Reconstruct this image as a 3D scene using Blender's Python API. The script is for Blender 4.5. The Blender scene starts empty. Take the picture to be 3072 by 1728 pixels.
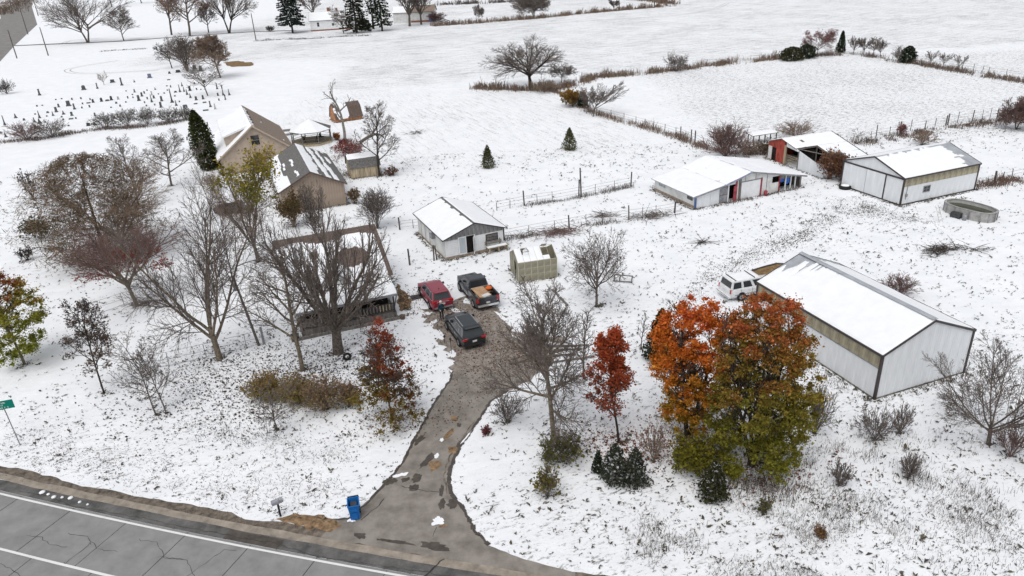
import bpy, bmesh, math, random
import numpy as np
from mathutils import Vector, Matrix, noise
PI = math.pi
R = math.radians
scene = bpy.context.scene
COL = scene.collection

# ------------------------------------------------------------------ camera, sky, sun, exposure
CAM_H, CAM_PITCH, CAM_ROLL = 28.0, R(25.2), R(-2.9)
cd = bpy.data.cameras.new('camera')
cd.sensor_width = 36.0
cd.lens = 36.0 * 2180 / 3072
cd.clip_start, cd.clip_end = 0.5, 8000
cam = bpy.data.objects.new('camera', cd)
COL.objects.link(cam)
fw = Vector((0, math.cos(CAM_PITCH), -math.sin(CAM_PITCH)))
rt = Vector((1, 0, 0))
up = rt.cross(fw)
r2 = rt * math.cos(CAM_ROLL) + up * math.sin(CAM_ROLL)
u2 = up * math.cos(CAM_ROLL) - rt * math.sin(CAM_ROLL)
M3 = Matrix((r2, u2, -fw)).transposed().to_4x4()
M3.translation = (0, 0, CAM_H)
cam.matrix_world = M3
scene.camera = cam

SUN_EL, SUN_AZ = R(62), R(205)          # azimuth clockwise from +Y
w = bpy.data.worlds.new('World')
scene.world = w
w.use_nodes = True
nt = w.node_tree
bgn = nt.nodes['Background']
sky = nt.nodes.new('ShaderNodeTexSky')
sky.sky_type = 'NISHITA'
sky.sun_disc = False
sky.sun_elevation = SUN_EL
sky.sun_rotation = SUN_AZ
sky.air_density = 1.0
sky.dust_density = 3.0
hs = nt.nodes.new('ShaderNodeHueSaturation')
hs.inputs['Saturation'].default_value = 0.20      # overcast: the blue is washed out to grey
nt.links.new(sky.outputs[0], hs.inputs['Color'])
nt.links.new(hs.outputs[0], bgn.inputs['Color'])
bgn.inputs['Strength'].default_value = 0.15
sl = bpy.data.lights.new('sun', 'SUN')
sl.energy = 0.75
sl.angle = R(45)
sl.color = (1.0, 0.97, 0.93)
sun = bpy.data.objects.new('sun', sl)
COL.objects.link(sun)
sd = Vector((math.sin(SUN_AZ) * math.cos(SUN_EL), math.cos(SUN_AZ) * math.cos(SUN_EL), math.sin(SUN_EL)))
sun.rotation_euler = sd.to_track_quat('Z', 'Y').to_euler()
sun.location = (0, 0, 60)
vs = scene.view_settings
vs.view_transform = 'Standard'
vs.look = 'None'
vs.gamma = 1.0
vs.use_curve_mapping = False
vs.exposure = 0.17
scene.cycles.max_bounces = 6
scene.cycles.transparent_max_bounces = 8
scene.cycles.caustics_reflective = False
scene.cycles.caustics_refractive = False

# ------------------------------------------------------------------ helpers
def tag(o, label, cat=None, group=None, kind=None):
    o['label'] = label
    if cat: o['category'] = cat
    if group: o['group'] = group
    if kind: o['kind'] = kind
    return o

def thing(name, label, cat, loc=(0, 0, 0), rz=0.0, group=None):
    o = bpy.data.objects.new(name, None)
    o.empty_display_size = 0.3
    COL.objects.link(o)
    if len(loc) == 2: loc = (loc[0], loc[1], 0)
    o.location = loc
    o.rotation_euler = (0, 0, rz)
    return tag(o, label, cat, group)

def link(name, me, parent=None, loc=None, rz=None):
    o = bpy.data.objects.new(name, me)
    COL.objects.link(o)
    if parent is not None: o.parent = parent
    if loc is not None: o.location = loc if len(loc) == 3 else (loc[0], loc[1], 0)
    if rz is not None: o.rotation_euler = (0, 0, rz)
    return o

class MB:
    """collects faces, then becomes one mesh"""
    def __init__(s): s.v = []; s.f = []; s.m = []
    def add(s, vs, fs, mi=0):
        b = len(s.v); s.v.extend([tuple(p) for p in vs])
        for f in fs: s.f.append([b + i for i in f]); s.m.append(mi)
        return s
    def box(s, x0, y0, z0, x1, y1, z1, mi=0):
        return s.add([(x0,y0,z0),(x1,y0,z0),(x1,y1,z0),(x0,y1,z0),(x0,y0,z1),(x1,y0,z1),(x1,y1,z1),(x0,y1,z1)],
              [(0,3,2,1),(4,5,6,7),(0,1,5,4),(1,2,6,5),(2,3,7,6),(3,0,4,7)], mi)
    def cbox(s, c, size, rz=0, mi=0):
        a, b, h = size[0]/2, size[1]/2, size[2]/2
        cs, sn = math.cos(rz), math.sin(rz)
        vs = []
        for z in (-h, h):
            for x, y in ((-a,-b),(a,-b),(a,b),(-a,b)):
                vs.append((c[0]+x*cs-y*sn, c[1]+x*sn+y*cs, c[2]+z))
        return s.add(vs, [(0,3,2,1),(4,5,6,7),(0,1,5,4),(1,2,6,5),(2,3,7,6),(3,0,4,7)], mi)
    def prism(s, poly, axis, a, b, mi=0):
        """poly of 2-D points extruded along axis from a to b; x: (y,z)  y: (x,z)  z: (x,y)"""
        def P(q, t):
            return {'x': (t, q[0], q[1]), 'y': (q[0], t, q[1]), 'z': (q[0], q[1], t)}[axis]
        n = len(poly)
        vs = [P(q, a) for q in poly] + [P(q, b) for q in poly]
        fs = [tuple(range(n-1, -1, -1)), tuple(range(n, 2*n))] + [(i, (i+1) % n, n+(i+1) % n, n+i) for i in range(n)]
        return s.add(vs, fs, mi)
    def plate(s, pts, t, mi=0):
        """planar polygon (3-D points) thickened by t downwards along its normal"""
        p = [Vector(q) for q in pts]
        nrm = (p[1]-p[0]).cross(p[2]-p[0]).normalized()
        n = len(p)
        vs = [tuple(q) for q in p] + [tuple(q - nrm*t) for q in p]
        fs = [tuple(range(n)), tuple(range(2*n-1, n-1, -1))] + [((i+1) % n, i, n+i, n+(i+1) % n) for i in range(n)]
        return s.add(vs, fs, mi)
    def tube(s, p0, p1, r0, r1=None, n=6, mi=0, caps=True):
        r1 = r0 if r1 is None else r1
        p0, p1 = Vector(p0), Vector(p1)
        d = (p1-p0).normalized()
        a = d.orthogonal().normalized(); b = d.cross(a)
        vs = []
        for p, r in ((p0, r0), (p1, r1)):
            for i in range(n):
                t = 2*PI*i/n
                vs.append(tuple(p + a*(r*math.cos(t)) + b*(r*math.sin(t))))
        fs = [(i, (i+1) % n, n+(i+1) % n, n+i) for i in range(n)]
        if caps: fs += [tuple(range(n-1, -1, -1)), tuple(range(n, 2*n))]
        return s.add(vs, fs, mi)
    def lathe(s, prof, c=(0,0,0), n=12, mi=0):
        vs = []; m = len(prof)
        for r, z in prof:
            for i in range(n):
                t = 2*PI*i/n
                vs.append((c[0]+r*math.cos(t), c[1]+r*math.sin(t), c[2]+z))
        fs = []
        for j in range(m-1):
            for i in range(n):
                fs.append((j*n+i, j*n+(i+1) % n, (j+1)*n+(i+1) % n, (j+1)*n+i))
        fs += [tuple(range(n-1, -1, -1)), tuple(range((m-1)*n, m*n))]
        return s.add(vs, fs, mi)
    def loft(s, loops, mi=0, caps=True):
        n = len(loops[0]); vs = [p for l in loops for p in l]; fs = []
        for j in range(len(loops)-1):
            for i in range(n):
                fs.append((j*n+i, j*n+(i+1) % n, (j+1)*n+(i+1) % n, (j+1)*n+i))
        if caps: fs += [tuple(range(n-1, -1, -1)), tuple(range((len(loops)-1)*n, len(loops)*n))]
        return s.add(vs, fs, mi)
    def mesh(s, name, *mats, smooth=False):
        me = bpy.data.meshes.new(name)
        me.from_pydata(s.v, [], s.f)
        for m in mats: me.materials.append(m)
        if len(mats) > 1: me.polygons.foreach_set('material_index', s.m)
        if smooth: me.polygons.foreach_set('use_smooth', [True]*len(me.polygons))
        bm = bmesh.new(); bm.from_mesh(me); bmesh.ops.recalc_face_normals(bm, faces=bm.faces); bm.to_mesh(me); bm.free()
        me.update()
        return me
    def build(s, name, mats, parent=None, loc=None, rz=None, smooth=False):
        if not isinstance(mats, (list, tuple)): mats = [mats]
        return link(name, s.mesh(name, *mats, smooth=smooth), parent, loc, rz)

def np_mesh(name, V, F, mat, cols=None, smooth=False):
    """fast mesh from arrays: V (n,3), F (m,k)"""
    V = np.asarray(V, dtype=np.float32); F = np.asarray(F, dtype=np.int32)
    me = bpy.data.meshes.new(name)
    m, k = F.shape
    me.vertices.add(len(V)); me.vertices.foreach_set('co', V.ravel())
    me.loops.add(m*k); me.loops.foreach_set('vertex_index', F.ravel())
    me.polygons.add(m)
    me.polygons.foreach_set('loop_start', np.arange(0, m*k, k, dtype=np.int32))
    me.polygons.foreach_set('loop_total', np.full(m, k, dtype=np.int32))
    if smooth: me.polygons.foreach_set('use_smooth', np.ones(m, dtype=bool))
    me.update(calc_edges=True)
    if cols is not None:
        a = me.attributes.new('tint', 'FLOAT_COLOR', 'POINT')
        c4 = np.ones((len(V), 4), dtype=np.float32); c4[:, :3] = cols
        a.data.foreach_set('color', c4.ravel())
    if mat: me.materials.append(mat)
    return me

# ------------------------------------------------------------------ materials
def nodes(m):
    m.use_nodes = True
    return m.node_tree.nodes, m.node_tree.links

def mat(name, col, rough=0.8, var=0.12, scale=3.0, bump=0.0, metal=0.0, spec=0.3, col2=None, stretch=(1,1,1), attr=False, trans=0.0, thr=None):
    m = bpy.data.materials.new(name)
    N, L = nodes(m)
    b = N['Principled BSDF']
    b.inputs['Roughness'].default_value = rough
    b.inputs['Metallic'].default_value = metal
    b.inputs['Specular IOR Level'].default_value = spec
    tc = N.new('ShaderNodeTexCoord')
    mp = N.new('ShaderNodeMapping'); mp.inputs['Scale'].default_value = stretch
    L.new(tc.outputs['Object'], mp.inputs['Vector'])
    nz = N.new('ShaderNodeTexNoise'); nz.inputs['Scale'].default_value = scale
    nz.inputs['Detail'].default_value = 5; nz.inputs['Roughness'].default_value = 0.65
    L.new(mp.outputs[0], nz.inputs['Vector'])
    rp = N.new('ShaderNodeValToRGB')
    c2 = col2 or tuple(max(0, c*(1-2*var)) for c in col)
    c1 = col if col2 else tuple(min(1, c*(1+var)) for c in col)
    lo, hi = thr or (0.32, 0.68)
    rp.color_ramp.elements[0].position = lo; rp.color_ramp.elements[0].color = (*c2, 1)
    rp.color_ramp.elements[1].position = hi; rp.color_ramp.elements[1].color = (*c1, 1)
    L.new(nz.outputs['Fac'], rp.inputs['Fac'])
    out = rp.outputs['Color']
    if attr:
        at = N.new('ShaderNodeAttribute'); at.attribute_name = 'tint'
        mx = N.new('ShaderNodeMix'); mx.data_type = 'RGBA'; mx.blend_type = 'MULTIPLY'; mx.inputs[0].default_value = 1.0
        L.new(at.outputs['Color'], mx.inputs[6]); L.new(out, mx.inputs[7]); out = mx.outputs[2]
    L.new(out, b.inputs['Base Color'])
    if bump:
        bp = N.new('ShaderNodeBump'); bp.inputs['Strength'].default_value = bump; bp.inputs['Distance'].default_value = 0.05
        L.new(nz.outputs['Fac'], bp.inputs['Height']); L.new(bp.outputs[0], b.inputs['Normal'])
    if trans:
        tr = N.new('ShaderNodeBsdfTranslucent'); L.new(out, tr.inputs['Color'])
        ms = N.new('ShaderNodeMixShader'); ms.inputs[0].default_value = trans
        L.new(b.outputs[0], ms.inputs[1]); L.new(tr.outputs[0], ms.inputs[2])
        L.new(ms.outputs[0], N['Material Output'].inputs['Surface'])
    return m

SNOW = (0.83, 0.845, 0.865)
M = {}
M['snow'] = mat('snow_cover', SNOW, 0.85, 0.025, 1.2, 0.25, spec=0.2)
M['bark'] = mat('bark_grey_brown', (0.145, 0.122, 0.104), 0.95, 0.35, 7, 0.4, spec=0.1)
M['bark_tan'] = mat('bark_tan', (0.20, 0.165, 0.125), 0.95, 0.35, 6, 0.4, spec=0.1)
M['bark_pale'] = mat('bark_pale_grey', (0.24, 0.22, 0.195), 0.95, 0.3, 5, 0.3, spec=0.1)
M['bark_dark'] = mat('bark_dark', (0.055, 0.046, 0.040), 0.95, 0.3, 7, 0.3, spec=0.1)
M['twig'] = mat('twigs_grey_brown', (0.185, 0.155, 0.138), 0.95, 0.3, 2, spec=0.1)
M['twig_red'] = mat('twigs_reddish', (0.205, 0.135, 0.120), 0.95, 0.3, 2, spec=0.1)
M['twig_tan'] = mat('twigs_tan', (0.27, 0.20, 0.152), 0.95, 0.3, 2, spec=0.1)
M['twig_dark'] = mat('twigs_dark', (0.095, 0.080, 0.072), 0.95, 0.3, 2, spec=0.1)
M['leaf'] = mat('leaf_tinted', (1, 1, 1), 0.7, 0.12, 1.5, attr=True, trans=0.45, spec=0.25)
M['litter'] = mat('litter_tinted', (1, 1, 1), 0.9, 0.1, 1.5, attr=True, spec=0.1)
M['white_metal'] = mat('white_painted_metal', (0.70, 0.718, 0.735), 0.5, 0.055, 2.2, spec=0.4, stretch=(1, 1, .18))
M['white_dirty'] = mat('dirty_white_paint', (0.66, 0.67, 0.66), 0.75, 0.28, 0.9, col2=(0.42, 0.40, 0.36), thr=(0.22, 0.55))
M['white_paint'] = mat('white_paint', (0.74, 0.75, 0.755), 0.6, 0.06, 1.5)
M['tan_panel'] = mat('weathered_tan_translucent_panel', (0.40, 0.36, 0.255), 0.6, 0.25, 2.0, stretch=(1,1,0.3))
M['trim_dark'] = mat('dark_brown_trim', (0.055, 0.045, 0.045), 0.5, 0.15, 2)
M['trim_grey'] = mat('grey_trim', (0.26, 0.26, 0.28), 0.6, 0.2, 2)
M['trim_blue'] = mat('blue_grey_trim', (0.27, 0.29, 0.40), 0.6, 0.2, 2)
M['blue_post'] = mat('faded_blue_paint', (0.10, 0.17, 0.38), 0.6, 0.3, 2)
M['metal_roof'] = mat('galvanised_roof', (0.42, 0.44, 0.47), 0.45, 0.12, 1.0, metal=0.2)
M['shingle'] = mat('grey_shingles', (0.15, 0.145, 0.14), 0.9, 0.25, 5, 0.3)
M['shingle_brown'] = mat('brown_shingles', (0.26, 0.205, 0.165), 0.9, 0.22, 5, 0.3)
M['shingle_dark'] = mat('dark_brown_shingles', (0.135, 0.10, 0.085), 0.9, 0.25, 5, 0.3)
M['siding_tan'] = mat('tan_siding', (0.46, 0.375, 0.30), 0.7, 0.08, 1.5)
M['siding_brown'] = mat('pinkish_brown_siding', (0.36, 0.285, 0.225), 0.8, 0.2, 1.8, stretch=(1,1,0.25))
M['wood_pale'] = mat('pale_weathered_boards', (0.47, 0.39, 0.27), 0.85, 0.3, 2.0, stretch=(2,2,0.3))
M['wood_grey'] = mat('grey_weathered_wood', (0.20, 0.185, 0.17), 0.9, 0.3, 3, stretch=(2,2,0.4))
M['wood_gable'] = mat('grey_gable_boards', (0.33, 0.32, 0.32), 0.9, 0.3, 2.5, stretch=(3,3,0.25))
M['wood_orange'] = mat('orange_brown_boards', (0.42, 0.20, 0.10), 0.85, 0.25, 3)
M['post'] = mat('fence_post_wood', (0.10, 0.085, 0.075), 0.95, 0.3, 6)
M['pole'] = mat('pole_wood', (0.13, 0.115, 0.10), 0.95, 0.25, 5)
M['steel'] = mat('grey_steel', (0.30, 0.30, 0.31), 0.5, 0.15, 3, metal=0.4)
M['wire'] = mat('fence_wire', (0.16, 0.155, 0.15), 0.6, 0.1, 3)
M['footing_grey'] = mat('stained_footing', (0.21, 0.20, 0.175), 0.9, 0.4, 2.5)
M['track'] = mat('packed_track_snow', (0.55, 0.55, 0.55), 0.9, 0.3, 1.2, col2=(0.25, 0.24, 0.22), thr=(0.35, 0.6))
M['dark'] = mat('painted_interior_shade', (0.022, 0.020, 0.019), 0.95, 0.3, 2, spec=0.05)  # near-black colour painted in for the shade inside buildings
M['glass'] = mat('dark_window_glass', (0.025, 0.030, 0.034), 0.08, 0.1, 1, spec=0.6)
M['glass_pale'] = mat('pale_window_glass', (0.42, 0.47, 0.50), 0.15, 0.1, 1, spec=0.6)
M['red'] = mat('faded_red_boards', (0.36, 0.070, 0.050), 0.85, 0.3, 2.2, stretch=(2,2,0.5))
M['red_trim'] = mat('red_trim', (0.34, 0.06, 0.075), 0.7, 0.3, 2)
M['concrete_block'] = mat('stained_concrete', (0.33, 0.27, 0.215), 0.9, 0.25, 3)
M['concrete'] = mat('driveway_concrete', (0.275, 0.25, 0.222), 0.85, 0.3, 0.9, 0.15, col2=(0.15, 0.132, 0.115), thr=(0.30, 0.62))
M['concrete_tan'] = mat('tan_kerb_concrete', (0.30, 0.26, 0.215), 0.9, 0.18, 1.5)
M['road'] = mat('grey_road_concrete', (0.275, 0.275, 0.27), 0.85, 0.14, 0.9, 0.1, col2=(0.185, 0.184, 0.182), thr=(0.25, 0.7))
M['asphalt'] = mat('dark_shoulder_asphalt', (0.125, 0.122, 0.118), 0.85, 0.28, 1.0, 0.15)
M['joint'] = mat('tar_joint', (0.045, 0.043, 0.042), 0.8, 0.2, 4)
M['paint_line'] = mat('worn_white_road_paint', (0.72, 0.72, 0.71), 0.7, 0.1, 3.0, col2=(0.50, 0.50, 0.49), thr=(0.2, 0.42))
M['mud'] = mat('brown_mud', (0.165, 0.138, 0.112), 0.9, 0.35, 2.5, 0.3)
M['gravel'] = mat('muddy_gravel', (0.31, 0.28, 0.25), 0.95, 0.3, 2.2, 0.3, col2=(0.16, 0.128, 0.105), thr=(0.35, 0.62))
M['wet'] = mat('damp_patch', (0.085, 0.073, 0.062), 0.4, 0.2, 2)
M['dirt_orange'] = mat('bare_earth', (0.25, 0.165, 0.095), 0.95, 0.35, 3, 0.3)
M['dead_grass'] = mat('dead_yellow_grass', (0.24, 0.17, 0.075), 0.95, 0.4, 1.6, 0.4, col2=(0.13, 0.07, 0.035), thr=(0.38, 0.6))
M['old_road'] = mat('country_road_asphalt', (0.23, 0.22, 0.21), 0.9, 0.15, 0.3)
M['stone'] = mat('weathered_gravestone', (0.105, 0.11, 0.11), 0.85, 0.25, 2.0, 0.2)
M['stone_dark'] = mat('dark_gravestone', (0.060, 0.062, 0.065), 0.8, 0.25, 3)
M['stone_pale'] = mat('pale_gravestone', (0.42, 0.41, 0.40), 0.85, 0.2, 3)
M['stone_blue'] = mat('blue_grey_granite', (0.15, 0.165, 0.23), 0.5, 0.15, 4)
M['rubber'] = mat('black_rubber', (0.018, 0.018, 0.018), 0.8, 0.2, 8)
M['alloy'] = mat('alloy_rim', (0.45, 0.45, 0.46), 0.35, 0.1, 5, metal=0.6)
M['chrome'] = mat('bright_trim', (0.70, 0.70, 0.71), 0.2, 0.05, 5, metal=0.7)
M['black_plastic'] = mat('black_plastic', (0.025, 0.025, 0.027), 0.55, 0.1, 5)
M['tail_red'] = mat('red_lens', (0.45, 0.015, 0.02), 0.2, 0.1, 5, spec=0.6)
M['plate'] = mat('licence_plate', (0.62, 0.63, 0.63), 0.5, 0.1, 8)
M['bin_blue'] = mat('blue_plastic', (0.012, 0.135, 0.42), 0.45, 0.08, 2)
M['sign_green'] = mat('green_sign_sheet', (0.0, 0.20, 0.145), 0.4, 0.05, 2)
M['sign_white'] = mat('white_lettering', (0.75, 0.78, 0.76), 0.5, 0.03, 2)
M['tarp'] = mat('blue_tarp', (0.02, 0.13, 0.52), 0.5, 0.2, 2)
M['poly'] = mat('aged_polycarbonate', (0.45, 0.425, 0.32), 0.5, 0.25, 1.3, col2=(0.27, 0.255, 0.185), thr=(0.3, 0.62), trans=0.35)
M['pool_wall'] = mat('grey_pool_wall', (0.36, 0.355, 0.34), 0.6, 0.18, 2)
M['pool_liner'] = mat('pale_pool_liner', (0.52, 0.52, 0.50), 0.6, 0.12, 2)
M['pool_water'] = mat('murky_green_water', (0.055, 0.058, 0.035), 0.08, 0.15, 1, spec=0.5)
M['gh_frame'] = mat('pale_greenhouse_frame', (0.55, 0.51, 0.40), 0.6, 0.1, 3)
M['ply'] = mat('tan_plywood', (0.42, 0.27, 0.16), 0.8, 0.15, 2)
M['orange'] = mat('orange_plastic', (0.65, 0.13, 0.02), 0.6, 0.1, 3)
M['brick'] = mat('brick_footing', (0.28, 0.13, 0.09), 0.9, 0.2, 4)
M['purple'] = mat('blue_violet_door', (0.20, 0.20, 0.42), 0.6, 0.1, 3)

def car_paint(name, col, rough=0.28, met=0.2):
    m = mat(name, col, rough, 0.06, 1.5, metal=met, spec=0.5)
    m.node_tree.nodes['Principled BSDF'].inputs['Coat Weight'].default_value = 0.5
    return m
M['paint_red'] = car_paint('red_car_paint', (0.27, 0.022, 0.045))
M['paint_black'] = car_paint('black_car_paint', (0.018, 0.020, 0.023))
M['paint_graphite'] = car_paint('graphite_car_paint', (0.030, 0.033, 0.040))
M['paint_white'] = car_paint('white_car_paint', (0.72, 0.725, 0.73), 0.35, 0.0)

def ground_mat():
    """thin snow with the grass under it showing through; attribute cover = how much of it shows, lay = direction of its rows"""
    m = bpy.data.materials.new('thin_snow_on_grass')
    N, L = nodes(m)
    b = N['Principled BSDF']; b.inputs['Roughness'].default_value = 0.9; b.inputs['Specular IOR Level'].default_value = 0.15
    geo = N.new('ShaderNodeNewGeometry')
    def noisy(scale, sx, sy, rot, detail=6, rough=0.62):
        mp = N.new('ShaderNodeMapping'); mp.vector_type = 'TEXTURE'
        mp.inputs['Rotation'].default_value = (0, 0, rot); mp.inputs['Scale'].default_value = (sx, sy, 1)
        L.new(geo.outputs['Position'], mp.inputs['Vector'])
        n = N.new('ShaderNodeTexNoise'); n.inputs['Scale'].default_value = scale
        n.inputs['Detail'].default_value = detail; n.inputs['Roughness'].default_value = rough
        L.new(mp.outputs[0], n.inputs['Vector'])
        return n.outputs['Fac']
    def math_(op, a, b_, c=None):
        n = N.new('ShaderNodeMath'); n.operation = op
        for i, v in enumerate((a, b_, c)):
            if v is None: continue
            if isinstance(v, (int, float)): n.inputs[i].default_value = v
            else: L.new(v, n.inputs[i])
        return n.outputs[0]
    at = N.new('ShaderNodeAttribute'); at.attribute_name = 'cover'
    al = N.new('ShaderNodeAttribute'); al.attribute_name = 'lay'
    fine = noisy(4.5, 1.6, 0.8, R(20), 5, 0.75)
    iso = noisy(1.7, 1.7, 0.8, R(15), 6, 0.72)
    rowa = noisy(0.9, 6, 0.6, R(14), 5, 0.65)
    rowb = noisy(1.0, 5, 0.6, R(112), 5, 0.65)
    big = noisy(0.05, 1, 1, 0, 4, 0.6)
    def mixf(f, a, b_):
        n = N.new('ShaderNodeMix'); n.data_type = 'FLOAT'
        L.new(f, n.inputs[0]); L.new(a, n.inputs[2]); L.new(b_, n.inputs[3]); return n.outputs[0]
    pos = math_('MAXIMUM', al.outputs['Fac'], 0.0)
    neg = math_('MAXIMUM', math_('MULTIPLY', al.outputs['Fac'], -1.0), 0.0)
    base = math_('ADD', math_('MULTIPLY', fine, 0.5), math_('MULTIPLY', iso, 0.5))
    rowa = math_('ADD', math_('MULTIPLY', rowa, 0.55), math_('MULTIPLY', fine, 0.45))
    rowb = math_('ADD', math_('MULTIPLY', rowb, 0.5), math_('MULTIPLY', fine, 0.5))
    n1 = mixf(math_('MULTIPLY', pos, 0.75), base, rowa)
    n2 = mixf(math_('MULTIPLY', neg, 0.75), n1, rowb)
    n3 = math_('ADD', n2, math_('MULTIPLY', math_('SUBTRACT', big, 0.5), 0.10))
    t = math_('SUBTRACT', 0.735, math_('MULTIPLY', at.outputs['Fac'], 0.36))
    msk = N.new('ShaderNodeMapRange'); msk.interpolation_type = 'SMOOTHSTEP'
    L.new(math_('SUBTRACT', n3, t), msk.inputs['Value'])
    msk.inputs['From Min'].default_value = -0.035; msk.inputs['From Max'].default_value = 0.075
    msk.inputs['To Max'].default_value = 0.85
    gr = N.new('ShaderNodeValToRGB')
    gr.color_ramp.elements[0].position = 0.35; gr.color_ramp.elements[0].color = (0.065, 0.060, 0.045, 1)
    gr.color_ramp.elements[1].position = 0.65; gr.color_ramp.elements[1].color = (0.125, 0.105, 0.078, 1)
    L.new(noisy(0.8, 1, 1, 0, 3), gr.inputs['Fac'])
    sn = N.new('ShaderNodeValToRGB')
    sn.color_ramp.elements[0].position = 0.3; sn.color_ramp.elements[0].color = (0.77, 0.79, 0.815, 1)
    sn.color_ramp.elements[1].position = 0.7; sn.color_ramp.elements[1].color = (0.85, 0.862, 0.88, 1)
    L.new(noisy(0.35, 1, 1, 0, 6), sn.inputs['Fac'])
    mx = N.new('ShaderNodeMix'); mx.data_type = 'RGBA'
    L.new(msk.outputs[0], mx.inputs[0]); L.new(sn.outputs[0], mx.inputs[6]); L.new(gr.outputs[0], mx.inputs[7])
    L.new(mx.outputs[2], b.inputs['Base Color'])
    bp = N.new('ShaderNodeBump'); bp.inputs['Strength'].default_value = 0.35; bp.inputs['Distance'].default_value = 0.12
    L.new(math_('ADD', iso, math_('MULTIPLY', fine, 0.5)), bp.inputs['Height'])
    b2 = N.new('ShaderNodeBump'); b2.inputs['Strength'].default_value = 0.55; b2.inputs['Distance'].default_value = 0.55
    L.new(noisy(0.28, 1.5, 0.9, R(25), 3, 0.5), b2.inputs['Height']); L.new(b2.outputs[0], bp.inputs['Normal'])
    L.new(bp.outputs[0], b.inputs['Normal'])
    return m
M['ground'] = ground_mat()

# ------------------------------------------------------------------ ground
def E_road(x): return 0.00139*x*x - 0.26446*x + 25.01          # inner edge of the white edge line
def E_nrm(x):
    d = Vector((1, 0.00278*x - 0.26446)).normalized()
    return Vector((-d.y, d.x))
def road_pt(x, off):
    n = E_nrm(x)
    return (x + n.x*off, E_road(x) + n.y*off)

DRIVE_L = [(-10.9, 29.6), (-10.41, 30.9), (-9.57, 30.84), (-8.76, 32.11), (-8.31, 32.91), (-7.23, 35.2), (-6.52, 38.3), (-5.7, 41.62), (-4.72, 44.72), (-4.47, 47.03)]
DRIVE_R = [(1.22, 44.35), (-0.6, 42.78), (-1.77, 41.65), (-2.74, 39.22), (-3.1, 38.2), (-3.86, 36.38), (-4.34, 34.06), (-4.05, 32.45), (-3.31, 31.18), (-2.55, 29.35), (-1.85, 28.41), (0.2, 27.2), (2.4, 26.3)]
DRIVE = DRIVE_L + DRIVE_R + [road_pt(2.0, 1.35), road_pt(-3, 1.42), road_pt(-7, 1.42), road_pt(-11.5, 1.42)]
GRAVEL = [(-4.5, 46.0), (-4.9, 48.0), (-5.5, 49.9), (-6.0, 51.5), (-6.7, 53.0), (-7.6, 54.6), (-7.9, 56.0), (-6.9, 56.6), (-5.4, 56.3), (-4.6, 57.8), (-3.6, 58.2), (-2.1, 57.6), (-1.2, 55.4),
          (-0.6, 53.2), (0.4, 51.4), (2.4, 50.2), (4.1, 48.9), (3.4, 47.0), (2.2, 45.6), (1.1, 44.2)]
BUILD_FOOT = []                                   # filled in below for keeping tufts out of buildings

def inside(poly, X, Y):
    X = np.asarray(X); Y = np.asarray(Y); r = np.zeros(X.shape, bool); n = len(poly)
    for i in range(n):
        x1, y1 = poly[i]; x2, y2 = poly[(i+1) % n]
        if y1 == y2: continue
        c = ((y1 > Y) != (y2 > Y)) & (X < (x2-x1)*(Y-y1)/(y2-y1) + x1)
        r ^= c
    return r

SPLATS = []                                       # (x, y, radius, cover) leaf litter and worn ground
def cover_map(X, Y):
    """how much grass shows through the snow: (for the shader, for the tufts, lay of the rows)"""
    c = np.full(X.shape, 0.28)
    lay = np.zeros(X.shape)
    def soft(a, b, v): return np.clip((v-a)/(b-a), 0, 1)
    off = Y - E_road(np.clip(X, -80, 120))
    verge = 1 - soft(4.0, 11.0, off)
    c = np.maximum(c, 0.28 + 0.36*verge)
    right = soft(-2, 4, X) * (1-soft(38, 46, Y - 0.15*X)) * (1-soft(70, 90, X))
    c = np.maximum(c, 0.28 + 0.46*right)
    far = soft(90, 120, Y)
    c = np.where(far > 0, c*(1-far) + far*0.30, c)
    hay = soft(-62, -48, X) * (1-soft(18, 30, X)) * soft(92, 104, Y) * (1-soft(160, 170, Y))
    c = c*(1-hay) + hay*0.52; lay = lay - 0.8*hay
    fld = soft(162, 176, Y - 0.12*X)
    lay = lay*(1-fld) + 0.8*fld
    c = c*(1-fld) + fld*0.60
    past = soft(22, 34, X) * soft(96, 106, Y) * (1-soft(176, 186, Y))
    c = c*(1-past) + past*0.59; lay = lay*(1-past)
    cem = soft(40, 60, -X) * soft(112, 124, Y) * (1-soft(205, 235, Y))
    c = c*(1-cem) + cem*0.14
    llawn = soft(42, 50, -X) * soft(60, 72, Y) * (1-soft(108, 122, Y))
    c = c*(1-llawn) + llawn*0.26; lay = lay*(1-llawn) + 0.5*llawn
    frl = soft(110, 140, -X) * soft(200, 230, Y)
    c = c*(1-frl) + frl*0.33
    yard = soft(8, 14, X) * (1-soft(52, 60, X)) * soft(50, 56, Y) * (1-soft(88, 94, Y))
    c = c*(1-yard) + yard*0.34
    for x, y, r, v in SPLATS:
        g = np.exp(-((X-x)**2 + (Y-y)**2)/(r*r))
        c = np.maximum(c, c + (v-c)*g)
    near = 1-soft(80, 105, Y)
    sh = c*(1-near) + np.minimum(c*.90, .50)*near
    return np.clip(sh, 0, 1.2), np.clip(c, 0, 1.2), np.clip(lay, -1, 1)

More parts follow.
